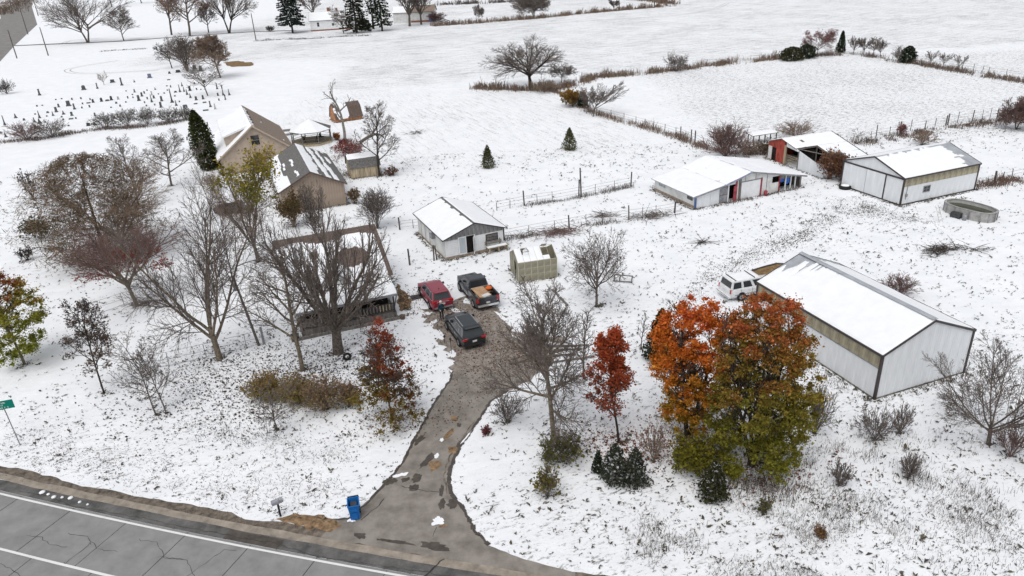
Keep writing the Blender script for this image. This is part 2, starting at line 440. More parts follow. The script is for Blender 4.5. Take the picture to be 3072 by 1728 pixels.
def build_ground():
    def line(lo, hi, step, end):
        a = list(np.arange(lo, hi+1e-6, step)); d = step
        while a[-1] < end: d *= 1.35; a.append(a[-1]+d)
        d = step; b = [a[0]]
        while b[-1] > -end: d *= 1.35; b.append(b[-1]-d)
        return np.array(b[:0:-1] + a)
    xs = line(-150, 110, 1.25, 4500); ys = line(15, 200, 1.25, 4500)
    Xg, Yg = np.meshgrid(xs, ys)
    V = np.stack([Xg.ravel(), Yg.ravel(), np.zeros(Xg.size)], 1)
    nx, ny = len(xs), len(ys)
    i = np.arange((nx-1)*(ny-1)); r_, c_ = i//(nx-1), i % (nx-1)
    a = r_*nx + c_
    F = np.stack([a, a+1, a+nx+1, a+nx], 1)
    me = np_mesh('snowy_ground', V, F, M['ground'])
    c, _, l = cover_map(V[:, 0], V[:, 1])
    for nm, arr in (('cover', c), ('lay', l)):
        at = me.attributes.new(nm, 'FLOAT', 'POINT'); at.data.foreach_set('value', arr.astype(np.float32))
    o = link('ground', me)
    tag(o, 'thin snow over grass across yard and fields', 'ground', kind='structure')

def sheet(name, poly, z, m, label=None, cat=None, jitter=0.12, step=0.45, seed=1, kind='structure', parent=None, closed=True):
    rng = random.Random(seed)
    pts = []
    n = len(poly)
    for i in range(n):
        a, b = Vector(poly[i]), Vector(poly[(i+1) % n])
        k = max(1, int((b-a).length/step))
        if jitter == 0: k = 1
        nn = Vector((-(b-a).y, (b-a).x)); nn = nn.normalized() if nn.length > 0 else nn
        for j in range(k):
            p = a.lerp(b, j/k) + nn*(noise.noise(Vector((a.x+j*0.37, a.y+i*0.71, seed*3.1)))*jitter*1.6 + rng.uniform(-1, 1)*jitter*0.35)
            pts.append((p.x, p.y, z))
    bm = bmesh.new()
    f = bm.faces.new([bm.verts.new(p) for p in pts])
    bm.normal_update()
    if f.normal.z < 0: f.normal_flip()
    bmesh.ops.triangulate(bm, faces=bm.faces[:])
    me = bpy.data.meshes.new(name); bm.to_mesh(me); bm.free(); me.materials.append(m)
    o = link(name, me, parent)
    if label: tag(o, label, cat, kind=kind)
    return o

def strip(off0, off1, x0, x1, n, jit0=0, jit1=0, seed=0):
    xs = [x0 + (x1-x0)*i/n for i in range(n+1)]
    def jj(x, j, s): return j*noise.noise(Vector((x*0.45, s*7.7, 0.3))) + j*0.5*noise.noise(Vector((x*1.7, s*3.7, 1.3)))
    return [road_pt(x, off0 + jj(x, jit0, seed)) for x in xs] + [road_pt(x, off1 + jj(x, jit1, seed+1)) for x in reversed(xs)]

def ribbon(name, off0, off1, x0, x1, n, z, m, jit0=0, jit1=0, seed=0, parent=None):
    p = strip(off0, off1, x0, x1, n, jit0, jit1, seed)
    mb = MB()
    k = n+1
    a = p[:k]; b = p[k:][::-1]
    mb.add([(q[0], q[1], z) for q in a] + [(q[0], q[1], z) for q in b], [(i, i+1, k+i+1, k+i) for i in range(n)])
    return mb.build(name, m, parent)

# --- the road, slab by slab
road = thing('road', 'grey concrete road with white lines in the foreground', 'road', (0, 0, 0)); road['kind'] = 'structure'
ribbon('road_bed', 0.16, -10.9, -140, 130, 90, 0.004, M['joint'], parent=road)
for lane, (a, b) in enumerate(((0.13, -3.5), (-3.53, -7.1), (-7.13, -10.8))):
    x = -52.0 + lane*0.9
    while x < 42:
        ln = 3.75
        q = [road_pt(x+0.02, a), road_pt(x+ln*0.5, a), road_pt(x+ln-0.02, a), road_pt(x+ln-0.30, b), road_pt(x+ln*0.5-0.28, b), road_pt(x-0.26, b)]
        MB().prism([(p[0], p[1]) for p in q][::-1], 'z', 0.006, 0.026 + 0.003*((int(x*7)) % 3)).build('road_slab', M['road'], road)
        x += ln
ribbon('edge_line', 0.0, -0.13, -52, 42, 120, 0.0365, M['paint_line'], 0.01, 0.01, 3, parent=road)
ribbon('centre_line', -3.38, -3.53, -52, 42, 120, 0.0365, M['paint_line'], 0.01, 0.01, 5, parent=road)
ribbon('road_shoulder', 0.17, 0.95, -140, 130, 220, 0.022, M['asphalt'], 0.0, 0.06, 7, parent=road)
ribbon('kerb_strip', 0.93, 1.42, -140, 130, 320, 0.030, M['concrete_tan'], 0.10, 0.08, 9, parent=road)
ribbon('road_verge_mud', 1.38, 1.92, -140, 130, 520, 0.012, M['mud'], 0.1, 0.34, 11, parent=road)
# tar cracks wandering over the slabs
def crack(pts, wdt, z, parent, seed=0, m=None):
    rng = random.Random(seed); mb = MB(); fine = []
    for i in range(len(pts)-1):
        a, b = Vector(pts[i]), Vector(pts[i+1]); k = max(2, int((b-a).length/0.25))
        for j in range(k):
            p = a.lerp(b, j/k); fine.append(p + Vector((rng.uniform(-1, 1), rng.uniform(-1, 1)))*0.06)
    fine.append(Vector(pts[-1]))
    for i in range(len(fine)-1):
        d = fine[i+1]-fine[i]
        if d.length < 1e-4: continue
        n = Vector((-d.y, d.x)).normalized()*wdt*rng.uniform(0.5, 1.2)/2
        mb.add([(*(fine[i]-n), z), (*(fine[i+1]-n), z), (*(fine[i+1]+n), z), (*(fine[i]+n), z)], [(0, 1, 2, 3)])
    return mb.build('crack', m or M['joint'], parent)
for i, (x0, o0, x1, o1) in enumerate(((-24.5, -1.6, -20.9, -2.0), (-26.5, -2.3, -23.7, -2.4), (-20.5, -1.0, -17.2, -1.6), (-18.5, -1.7, -14.2, -2.6), (-22.6, -1.9, -23.0, -3.3), (-14, -2.1, -9.5, -2.2), (-17, -2.7, -15, -0.4),
                                      (-30, 0.45, -24, 0.35), (-24, 0.35, -16, 0.5), (-16, 0.42, -8, 0.3), (-8, 0.3, 1, 0.5), (-28, -4.4, -20, -5.2), (-21, -4.2, -19, -6.5))):
    crack([road_pt(x0, o0), road_pt((x0*2+x1)/3, o0+0.1), road_pt((x0+2*x1)/3, o1-0.12), road_pt(x1, o1)], 0.024, 0.040, road, i)
crack([road_pt(-5.2, -0.4), road_pt(-4.9, 0.5), road_pt(-4.5, 1.42)], 0.09, 0.042, road, 77)
sheet('asphalt_patch', strip(0.2, 0.85, -16.2, -13.0, 6), 0.034, M['wet'], parent=road, jitter=0.05)
for i, (x, s) in enumerate(((-27.6, .28), (-27.1, .18), (-26.6, .3), (-25.8, .2), (-28.6, .35), (-25.2, .15), (-28.1, .2))):
    p = road_pt(x, 0.55 + 0.25*((i*37) % 5)/5)
    rr = random.Random(i)
    MB().lathe([(s*0.5, 0), (s*0.55, 0.03), (s*0.25, 0.08), (0.01, 0.09)], (p[0], p[1], 0.028), 7).build('snow_lump', M['snow'], road, smooth=True)

drive = sheet('driveway', DRIVE, 0.016, M['concrete'], 'curving concrete driveway from road to parking area', 'driveway', 0.10, 0.3, 4)
sheet('parking_gravel', GRAVEL, 0.020, M['gravel'], 'muddy gravel where the cars are parked', 'gravel', 0.55, 0.3, 6)
GRAVEL_SNOW = ((-6.6, 53.6, .5, .22, .9), (-5.0, 55.6, .7, .25, -1.0), (-3.9, 57.2, .35, .6, .2), (-5.9, 51.2, .3, .7, .3), (-1.0, 53.9, .16, 1.1, .5), (-.3, 52.4, .14, .9, .5), (.9, 50.9, .7, .18, -.5), (2.9, 49.0, .6, .22, -.4), (-1.9, 56.6, .5, .3, .4), (-4.75, 48.2, .2, .6, .1), (-7.3, 55.2, .4, .3, .2), (.2, 50.2, .12, .7, .6))
def blob(name, c, rx, ry, rot, z, m, parent, seed):
    n = 34; pts = []
    for i in range(n):
        t = 2*PI*i/n
        k = 1 + 0.45*noise.noise(Vector((math.cos(t)*1.3, math.sin(t)*1.3, seed*2.7))) + 0.30*noise.noise(Vector((math.cos(t)*3.1, math.sin(t)*3.1, seed*1.7)))
        x, y = rx*k*math.cos(t), ry*k*math.sin(t)
        pts.append((c[0]+x*math.cos(rot)-y*math.sin(rot), c[1]+x*math.sin(rot)+y*math.cos(rot)))
    return sheet(name, pts, z, m, jitter=0.03, step=0.2, seed=seed, parent=parent)
dz = 0.020
crack(DRIVE_L[1:], 0.20, 0.0185, drive, 91, M['wet'])
crack(DRIVE_R[1:-2], 0.24, 0.0185, drive, 92, M['wet'])
crack([(x-.28+.05*math.sin(y), y) for x, y in DRIVE_R[3:8]], 0.10, 0.0188, drive, 93, M['mud'])
for i, (p, rx, ry, rot) in enumerate((
    ((-7.71, 33.8), .40, .30, .3), ((-6.83, 33.88), .25, .18, .3), ((-6.16, 33.98), .30, .42, -.5), ((-6.26, 33.11), .32, .32, .2),
    ((-5.65, 35.55), .22, .8, -.45), ((-4.53, 31.67), .18, .42, 0), ((-3.96, 31.62), .30, .34, 0), ((-4.6, 32.78), .13, .5, 0),
    ((-4.76, 28.55), .75, .28, -.3), ((-6.35, 37.59), .2, .5, -.5), ((-3.87, 38.98), .15, .2, 0), ((-3.63, 37.2), .10, 1.1, -.45),
    ((-4.24, 34.06), .1, .9, -.1), ((-6.86, 28.99), 1.1, .12, -.25), ((-2.83, 26.91), .12, .12, 0), ((-8.71, 29.53), .35, .2, -.3))):
    blob('damp_patch', p, rx, ry, rot, dz, M['wet'], drive, 20+i)
for i, (p, rx, ry, rot) in enumerate((
    ((-5.15, 35.04), .35, .50, -.2), ((-4.47, 38.13), .18, .65, -.4), ((-4.17, 36.4), .3, .38, .5), ((-4.23, 39.75), .2, .35, .6),
    ((-4.37, 29.97), .2, .14, .2))):
    blob('earth_patch', p, rx, ry, rot, dz+0.004, M['dirt_orange'], drive, 50+i)
for i, (p, rx, ry, rot) in enumerate((((-5.11, 35.91), .16, .22, 0), ((-4.62, 30.3), .36, .30, .3), ((-7.13, 34.28), .45, .16, .2),
                               ((-4.91, 37.47), .12, .2, 0), ((-9.41, 30.7), .22, .14, 0), ((-3.33, 37.69), .05, .8, -.45))):
    q = blob('snow_patch', p, rx, ry, rot, dz+0.03, M['snow'], drive, 70+i)
crack([(-8.9, 30.67), (-8.21, 31.6), (-7.85, 32.32)], 0.05, dz+0.006, drive, 5)
crack([(-7.01, 33.31), (-5.51, 32.77), (-4.64, 32.64)], 0.04, dz+0.006, drive, 6)
crack([(-4.8, 29.14), (-4.68, 29.87)], 0.04, dz+0.006, drive, 8)
sheet('earth_bank', [(-13.59, 31.07), (-12.95, 31.41), (-11.28, 31.42), (-10.24, 30.83), (-10.09, 30.06), (-11.55, 30.16)], 0.026, M['dirt_orange'], 'reddish bare earth beside the mailbox and driveway mouth', 'bare earth', 0.25, 0.25, 9)

for i, (x, y, rx, ry, ro_) in enumerate(GRAVEL_SNOW): blob('snow_patch', (x, y), rx, ry, ro_, 0.036, M['snow'], drive, 200+i)

# --- country road and farm lane in the distance
sheet('country_road', [(-172.0, 263.2), (-200.5, 319.1), (-260, 440), (-390, 660), (-470, 800), (-760, 1320), (-800, 1320), (-510, 860), (-405, 640), (-330, 520), (-258, 394), (-230, 335), (-178, 240), (-140, 165), (-133, 170)], 0.03, M['old_road'], 'grey country road receding at top left', 'road', 0.0)
sheet('farm_lane', [(-203, 317.5), (-153.7, 313.7), (-129.2, 321.9), (-103.1, 326.3), (-85, 322.5), (-84, 325), (-103.1, 329.3), (-129.2, 325.0), (-153.7, 316.9), (-203, 321)], 0.02, M['asphalt'], 'narrow dark farm lane leading to the far white house', 'lane', 0.3, 3)
sheet('dead_grass_patch', [(-84.23, 230.48), (-80.0, 232.36), (-73.69, 225.96), (-72.32, 219.13), (-78.23, 219.59)], 0.02, M['dead_grass'], 'rusty patch of dead grass beside the cemetery trees', 'dead grass', 0.8, 1.0, 3)
gb = [(21.47, 60.17), (22.59, 60.78), (23.75, 61.35), (24.77, 61.76), (25.3, 61.65), (25.98, 60.84), (25.38, 59.99), (24.0, 59.29), (22.73, 58.94), (22.12, 58.89)]
bed = sheet('garden_bed', gb, 0.05, M['dead_grass'], 'brown bare garden bed behind the white wagon', 'garden bed', 0.06, 0.4, 3)
for i in range(len(gb)):
    a, b = gb[i], gb[(i+1) % len(gb)]
    MB().tube((*a, 0.06), (*b, 0.06), 0.10, n=6).build('bed_edging', M['trim_dark'], bed)

def track(label, pts, wd, z=0.012, gauge=1.7):
    t = thing('tyre_tracks', label, 'tracks', (0, 0, 0)); t['kind'] = 'structure'
    for s in ((-1, 1) if gauge else (0,)):
        L_, R_ = [], []
        for i, p in enumerate(pts):
            a = Vector(pts[max(0, i-1)]); b = Vector(pts[min(len(pts)-1, i+1)])
            n = Vector((-(b-a).y, (b-a).x)).normalized()
            c = Vector(p) + n*s*gauge/2
            L_.append(c + n*wd/2); R_.append(c - n*wd/2)
        k = len(pts); mb = MB()
        mb.add([(*q, z) for q in R_] + [(*q, z) for q in L_], [(i, i+1, k+i+1, k+i) for i in range(k-1)])
        mb.build('wheel_track', M['track'], t)
def smooth_line(P, n=10):
    out = []
    for i in range(len(P)-1):
        p0, p1, p2, p3 = (Vector(P[max(0, i-1)]), Vector(P[i]), Vector(P[i+1]), Vector(P[min(len(P)-1, i+2)]))
        for k in range(n):
            t = k/n
            out.append(tuple(.5*((2*p1) + (p2-p0)*t + (2*p0-5*p1+4*p2-p3)*t*t + (3*p1-p0-3*p2+p3)*t**3)))
    out.append(tuple(P[-1])); return out
track('long curving wheel tracks along the near side of the top hedge', smooth_line([(-78.2, 265.65), (-63.67, 268.7), (-45.39, 267.96), (-22.4, 277.61), (-0.76, 285.09), (22.49, 299.08), (47.72, 302.06), (70.65, 306.74), (89.3, 322.96), (103.88, 350.23)]), .45)
track('looping wheel tracks on the snow left of the cemetery trees', smooth_line([(-124.3, 249.02), (-130.88, 239.05), (-131.7, 231.2), (-124.94, 222.89), (-115.23, 219.77), (-99.4, 220.56)]), .35, gauge=1.5)
track('wheel tracks curling off the farm lane near the country road', smooth_line([(-172.77, 334.17), (-182.36, 329.51), (-179.21, 314.31), (-187.67, 317.82)]), .4, gauge=1.5)

# ------------------------------------------------------------------ building helpers
def snow(parent, P0, U, V, lu, lv, maskfn=None, thick=0.06, res=0.3, name='roof_snow', edge=0.10, seed=0):
    """an uneven layer of snow on the plane P0 + u*U + v*V"""
    P0, U, V = Vector(P0), Vector(U).normalized(), Vector(V).normalized()
    nrm = U.cross(V)
    if nrm.z < 0: nrm = -nrm
    nu, nv = max(2, int(lu/res)), max(2, int(lv/res))
    idx = {}; verts = []; faces = []
    val = {}
    for i in range(nu+1):
        for j in range(nv+1):
            u, v = lu*i/nu, lv*j/nv
            d = min(u, lu-u, v, lv-v) - edge + 0.10*noise.noise(Vector((u*1.9+seed, v*1.9, seed*1.7)))
            if maskfn: d = min(d, maskfn(u, v))
            val[i, j] = d
    for i in range(nu):
        for j in range(nv):
            c = [(i, j), (i+1, j), (i+1, j+1), (i, j+1)]
            if max(val[q] for q in c) <= 0: continue
            f = []
            for q in c:
                if q not in idx:
                    u, v = lu*q[0]/nu, lv*q[1]/nv
                    h = thick*max(-0.15, min(1, val[q]/0.12)) * (0.8 + 0.4*noise.noise(Vector((u*.8, v*.8, seed))))
                    idx[q] = len(verts); verts.append(tuple(P0 + U*u + V*v + nrm*(h + 0.006)))
                f.append(idx[q])
            faces.append(f)
    mb = MB(); mb.add(verts, faces)
    o = mb.build(name, M['snow'], parent, smooth=True)
    return o

PANEL_CACHE = {}
def panel_mesh(key, w_, bot, tops, pts_extra, m, ribs, t=0.035):
    if key in PANEL_CACHE: return PANEL_CACHE[key]
    poly = [(0.006, bot), (w_-0.006, bot), (w_-0.006, tops[1])] + pts_extra + [(0.006, tops[0])]
    mb = MB(); mb.prism(poly, 'y', -t, 0)
    for k in range(ribs):
        u = w_*(k+0.5)/ribs
        ht = tops[0] + (tops[1]-tops[0])*u/w_
        if pts_extra: ht = min(tops)
        mb.box(u-0.020, -t-0.014, bot+0.003, u+0.020, -t, ht-0.01)
    me = mb.mesh('siding_panel', m)
    PANEL_CACHE[key] = me
    return me

def panel_wall(parent, O, ang, length, bot, topfn, m, pw=0.9, ribs=3, peak=None, key='', skip=None, name='siding_panel'):
    """panels side by side along local direction ang from O; their outer side faces to the right of that direction"""
    n = max(1, round(length/pw)); w_ = length/n
    for i in range(n):
        u0 = i*w_
        if skip and skip(u0+w_/2): continue
        t0, t1 = topfn(u0), topfn(u0+w_)
        ex = []
        if peak is not None and u0+0.02 < peak < u0+w_-0.02: ex = [(peak-u0, topfn(peak))]
        k = (key, round(w_, 3), round(bot, 3), round(t0, 3), round(t1, 3), m.name, ribs, bool(ex))
        me = panel_mesh(k, w_, bot, (t0, t1), ex, m, ribs)
        o = link(name, me, parent)
        o.location = (O[0]+math.cos(ang)*u0, O[1]+math.sin(ang)*u0, 0)
        o.rotation_euler = (0, 0, ang)

def foot(loc, ang, W, L, m=0.3):
    c, s = math.cos(ang), math.sin(ang)
    BUILD_FOOT.append([(loc[0]+c*x-s*y, loc[1]+s*x+c*y) for x, y in ((-m, -m), (W+m, -m), (W+m, L+m), (-m, L+m))])

def shell(parent, W, L, eL, eR, ax, az, m, t=0.12, open_front=False):
    """four walls of a gabled building: ridge along local y, front gable at y=0"""
    def gab(y0, y1, nm):
        MB().prism([(0, 0), (W, 0), (W, eR), (ax, az), (0, eL)], 'y', y0, y1).build(nm, m, parent)
    ws = {}
    if not open_front:
        ws['front'] = MB().prism([(0, 0), (W, 0), (W, eR), (ax, az), (0, eL)], 'y', 0, t).build('wall', m, parent)
    ws['back'] = MB().prism([(0, 0), (W, 0), (W, eR), (ax, az), (0, eL)], 'y', L-t, L).build('wall', m, parent)
    ws['left'] = MB().box(0, t+.002, 0, t, L-t-.002, eL-0.02).build('wall', m, parent)
    ws['right'] = MB().box(W-t, t+.002, 0, W, L-t-.002, eR-0.02).build('wall', m, parent)
    return ws

def roof_pair(parent, W, L, eL, eR, ax, az, m, oh=0.25, ohy=0.25, t=0.07, lift=0.04):
    sl_ = (az-eL)/ax; sr = (az-eR)/(W-ax)
    lz, rz = eL - sl_*oh + lift, eR - sr*oh + lift
    a = az + lift
    l = MB().plate([(-oh, -ohy, lz), (ax-0.002, -ohy, a), (ax-0.002, L+ohy, a), (-oh, L+ohy, lz)], t).build('roof', m, parent)
    r = MB().plate([(ax+0.002, -ohy, a), (W+oh, -ohy, rz), (W+oh, L+ohy, rz), (ax+0.002, L+ohy, a)], t).build('roof', m, parent)
    return dict(l=l, r=r, lz=lz, rz=rz, a=a, ax=ax, oh=oh, ohy=ohy, W=W, L=L, ll=math.hypot(ax+oh, a-lz), lr=math.hypot(W+oh-ax, a-rz))

def slope_snow(parent, rf, side, maskfn=None, thick=0.06, res=0.3, edge=0.08, seed=0):
    """u along the ridge from the front, v down from the ridge"""
    L = rf['L'] + 2*rf['ohy']
    P0 = (rf['ax'], -rf['ohy'], rf['a'])
    if side == 'l': V = Vector((-(rf['ax']+rf['oh']), 0, rf['lz']-rf['a'])); lv = rf['ll']
    else: V = Vector((rf['W']+rf['oh']-rf['ax'], 0, rf['rz']-rf['a'])); lv = rf['lr']
    return snow(rf['l' if side == 'l' else 'r'], P0, (0, 1, 0), V, L, lv, maskfn, thick, res, 'roof_snow', edge, seed)

def fascia(parent, rf, m, d=0.16, t=0.05):
    for s, (x, z) in (('l', (-rf['oh'], rf['lz'])), ('r', (rf['W']+rf['oh'], rf['rz']))):
        x0, x1 = (x-t, x-0.003) if s == 'l' else (x+0.003, x+t)
        MB().box(x0, -rf['ohy'], z-d, x1, rf['L']+rf['ohy'], z+0.03).build('eave_trim', m, parent)
    for y in (-rf['ohy']-t, rf['L']+rf['ohy']+0.003):
        for (xa, za, xb, zb) in ((-rf['oh'], rf['lz'], rf['ax'], rf['a']), (rf['ax'], rf['a'], rf['W']+rf['oh'], rf['rz'])):
            MB().prism([(xa, za-d), (xb, zb-d), (xb, zb+0.03), (xa, za+0.03)], 'y', y, y+t-0.003).build('rake_trim', m, parent)

def window(parent, O, ang, u, z, w_, h, frame=0.07, m_frame=None, m_glass=None, bars=(1, 1), name='window', out=0.05):
    """a framed window on a wall plane"""
    m_frame = m_frame or M['white_paint']; m_glass = m_glass or M['glass']
    fr = MB()
    fr.box(0, -out, 0, w_, 0, frame); fr.box(0, -out, h-frame, w_, 0, h)
    fr.box(0, -out, frame, frame, 0, h-frame); fr.box(w_-frame, -out, frame, w_, 0, h-frame)
    for k in range(1, bars[0]): fr.box(w_*k/bars[0]-.02, -out+.005, frame, w_*k/bars[0]+.02, 0, h-frame)
    for k in range(1, bars[1]): fr.box(frame, -out+.008, h*k/bars[1]-.02, w_-frame, 0, h*k/bars[1]+.02)
    o = fr.build(name, m_frame, parent)
    o.location = (O[0]+math.cos(ang)*u, O[1]+math.sin(ang)*u, z); o.rotation_euler = (0, 0, ang)
    MB().box(frame, -out*0.4, frame, w_-frame, -0.004, h-frame).build('pane', m_glass, o)
    return o

def box_on(parent, name, O, ang, u0, u1, z0, z1, t, m, out=0.0):
    o = MB().box(0, -out-t, z0, u1-u0, -out, z1).build(name, m, parent)
    o.location = (O[0]+math.cos(ang)*u0, O[1]+math.sin(ang)*u0, 0); o.rotation_euler = (0, 0, ang)
    return o

# ------------------------------------------------------------------ near pole barn
A1 = (23.38, 39.55); W1, L1, E1, Z1 = 7.75, 12.3, 3.4, 5.0
barn = thing('pole_barn', 'large white metal pole barn with snowy roof and tan upper band, behind the orange maples', 'barn', A1, R(19.5), 'white metal pole barns')
foot(A1, R(19.5), W1, L1)
ax = W1/2
ws = shell(barn, W1, L1, E1, E1, ax, Z1, M['white_metal'])
top = lambda u: E1 + (Z1-E1)*(1-abs(u-ax)/ax) - 0.05
panel_wall(ws['front'], (0, 0), 0, W1, 0.12, top, M['white_metal'], 0.78, 2, peak=ax, key='b1g')
panel_wall(ws['left'], (0, L1), -PI/2, L1, 0.12, lambda u: 2.30, M['white_metal'], 0.9, 3, key='b1w')
panel_wall(ws['left'], (0, L1), -PI/2, L1, 2.34, lambda u: 3.36, M['tan_panel'], 0.9, 2, key='b1t', name='band_panel')
panel_wall(ws['right'], (W1, 0), PI/2, L1, 0.12, lambda u: 3.36, M['white_metal'], 0.9, 3, key='b1r')
panel_wall(ws['back'], (W1, L1), PI, W1, 0.12, top, M['white_metal'], 0.78, 2, peak=ax, key='b1b')
box_on(barn, 'band_trim', (0, L1), -PI/2, 0, L1, 2.29, 2.35, 0.03, M['trim_grey'], 0.05)
for x, y in ((0, 0), (W1, 0), (0, L1), (W1, L1)):
    MB().box(x-0.10 if x == 0 else x-0.06, y-0.10 if y == 0 else y-0.06, 0, x+0.06 if x == 0 else x+0.10, y+0.06 if y == 0 else y+0.10, E1).build('corner_trim', M['trim_dark'], barn)
rf = roof_pair(barn, W1, L1, E1, E1, ax, Z1, M['metal_roof'], 0.12, 0.10)
fascia(barn, rf, M['trim_dark'], 0.14, 0.05)
def m1(u, v):
    d = 1.0
    if u > 8.0: d = 0.32 + 0.45*noise.noise(Vector((u*3.3, v*.30, 3))) - (u-8.0)*0.10 + (v-1.0)*0.16
    return d
slope_snow(barn, rf, 'l', m1, 0.07, 0.11, 0.03, 2)
slope_snow(barn, rf, 'r', lambda u, v: 0.5 + noise.noise(Vector((u*.8, v*2, 9)))*0.4 - max(0, u-10.6)*0.5, 0.06, 0.25, 0.03, 4)
for s in (-1, 1):
    MB().plate([(ax, -0.1, rf['a']+0.10), (ax+s*0.22, -0.1, rf['a']+0.035), (ax+s*0.22, L1+0.1, rf['a']+0.035), (ax, L1+0.1, rf['a']+0.10)] if s < 0 else
               [(ax+0.22, -0.1, rf['a']+0.035), (ax, -0.1, rf['a']+0.10), (ax, L1+0.1, rf['a']+0.10), (ax+0.22, L1+0.1, rf['a']+0.035)], 0.02).build('ridge_cap', M['metal_roof'], barn)
MB().box(-0.06, -0.06, 0, W1+0.06, L1+0.06, 0.11).build('skirt_board', M['footing_grey'], barn)

# ------------------------------------------------------------------ far pole barn
A2, N2 = (40.35, 83.9), R(-69.2)
W2, L2, E2, Z2 = 8.6, 11.3, 3.15, 4.55
b2 = thing('pole_barn', 'white metal pole barn with sliding door and dark trim, beside the red barn', 'barn', A2, N2, 'white metal pole barns')
foot(A2, N2, W2, L2)
ax = W2/2
ws = shell(b2, W2, L2, E2, E2, ax, Z2, M['white_metal'])
top2 = lambda u: E2 + (Z2-E2)*(1-abs(u-ax)/ax) - 0.05
panel_wall(ws['front'], (0, 0), 0, W2, E2-0.10, top2, M['white_metal'], 0.95, 1, peak=ax, key='b2g')
panel_wall(ws['front'], (0, 0), 0, W2, 0.12, lambda u: E2-0.22, M['white_metal'], 0.95, 1, key='b2l')
panel_wall(ws['right'], (W2, 0), PI/2, L2, 0.12, lambda u: 2.05, M['white_metal'], 0.9, 3, key='b2w')
panel_wall(ws['right'], (W2, 0), PI/2, L2, 2.09, lambda u: 3.11, M['tan_panel'], 0.9, 3, key='b2t', name='band_panel')
panel_wall(ws['left'], (0, L2), -PI/2, L2, 0.12, lambda u: 3.1, M['white_metal'], 0.9, 3, key='b2x')
box_on(b2, 'door_track', (0, 0), 0, -0.05, W2+0.05, E2-0.24, E2-0.08, 0.10, M['trim_dark'], 0.03)
sd_ = box_on(b2, 'sliding_door', (0, 0), 0, 0.9, 6.15, 0.16, E2-0.26, 0.06, M['white_metal'], 0.062)
MB().box(2.62, -0.135, 0.18, 2.66, -0.124, E2-0.28).build('door_seam', M['trim_grey'], sd_)
box_on(b2, 'door_edge', (0, 0), 0, 6.16, 6.27, 0.05, E2-0.26, 0.08, M['trim_dark'], 0.05)
for x, y in ((0, 0), (W2, 0), (W2, L2), (0, L2)):
    MB().box(x-0.10 if x == 0 else x-0.06, y-0.10 if y == 0 else y-0.06, 0, x+0.06 if x == 0 else x+0.10, y+0.06 if y == 0 else y+0.10, E2).build('corner_trim', M['trim_dark'], b2)
box_on(b2, 'base_trim', (W2, 0), PI/2, 0, L2, 0, 0.12, 0.08, M['trim_dark'], 0.02)
box_on(b2, 'base_trim', (0, 0), 0, 0, W2, 0, 0.12, 0.08, M['trim_dark'], 0.02)
window(b2, (W2+0.04, 0), PI/2, 3.05, 1.0, 1.05, 0.75, 0.07, M['trim_grey'], M['glass'], (2, 2))
MB().tube((W2+0.10, 0.55, 0.6), (W2+0.10, 0.55, 2.9), 0.03).build('conduit', M['steel'], b2)
MB().box(W2+0.05, 0.42, 0.95, W2+0.20, 0.68, 1.25).build('meter_box', M['steel'], b2)
rf = roof_pair(b2, W2, L2, E2, E2, ax, Z2, M['metal_roof'], 0.15, 0.12)
fascia(b2, rf, M['trim_dark'], 0.13, 0.06)
slope_snow(b2, rf, 'r', lambda u, v: min(0.35 - max(0, u-7.6)*0.22 + 0.5*noise.noise(Vector((u*.9, v*2.2, 1))) + min(1.2, 4.3-v)*0.1, (v-0.25)*0.6 + 0.4*noise.noise(Vector((u*1.5, 0, 2)))), 0.05, 0.22, 0.05, 6)
slope_snow(b2, rf, 'l', None, 0.06, 0.3, 0.05, 7)

# ------------------------------------------------------------------ white workshop
A3, N3 = (-6.4, 66.75), R(23.5)
W3, L3, E3, Z3 = 6.3, 8.7, 2.33, 3.45
wk = thing('workshop', 'small white block workshop with snowy gabled roof and open glass door', 'shed', A3, N3)
foot(A3, N3, W3, L3)
ax = W3/2
ws = shell(wk, W3, L3, E3, E3, ax, Z3, M['white_dirty'])
t3 = lambda u: E3 + (Z3-E3)*(1-abs(u-ax)/ax) - 0.04
panel_wall(ws['front'], (0, 0), 0, W3, E3-0.35, t3, M['wood_gable'], 0.45, 1, peak=ax, key='wkg', name='gable_board')
for k in range(9):                                            # block courses of the front, either side of the doors
    z = 0.30 + k*0.2
    box_on(ws['front'], 'block_course', (0, 0), 0, 0.02, 1.35, z+0.008, z+0.192, 0.02, M['white_paint'])
    box_on(ws['front'], 'block_course', (0, 0), 0, 3.25, W3-0.02, z+0.008, z+0.192, 0.02, M['white_paint'])
box_on(wk, 'footing', (0, 0), 0, -0.04, W3+0.04, 0, 0.28, 0.07, M['concrete_block'])
box_on(wk, 'footing', (0, L3), -PI/2, -0.04, L3+0.04, 0, 0.18, 0.07, M['concrete_block'])
fr = box_on(wk, 'door_frame', (0, 0), 0, 1.38, 3.22, 0.28, 2.14, 0.05, M['white_paint'], 0.003)
fx = box_on(wk, 'fixed_glass_panel', (0, 0), 0, 1.52, 2.15, 0.42, 2.02, 0.02, M['glass_pale'], 0.056)
box_on(wk, 'doorway_shade_panel', (0, 0), 0, 2.26, 3.12, 0.32, 2.10, 0.02, M['dark'], 0.056)  # dark panel on the wall, painting the shade of the open doorway
dr = MB()
dr.box(0, -0.03, 0, 0.78, 0.01, 0.18); dr.box(0, -0.03, 1.62, 0.78, 0.01, 1.74); dr.box(0, -0.03, 0.18, 0.10, 0.01, 1.62); dr.box(0.68, -0.03, 0.18, 0.78, 0.01, 1.62)
dro = dr.build('door', M['white_paint'], wk, (3.12, -0.08, 0.34), R(-118))
MB().box(0.10, -0.015, 0.18, 0.68, -0.005, 1.62).build('pane', M['glass'], dro)
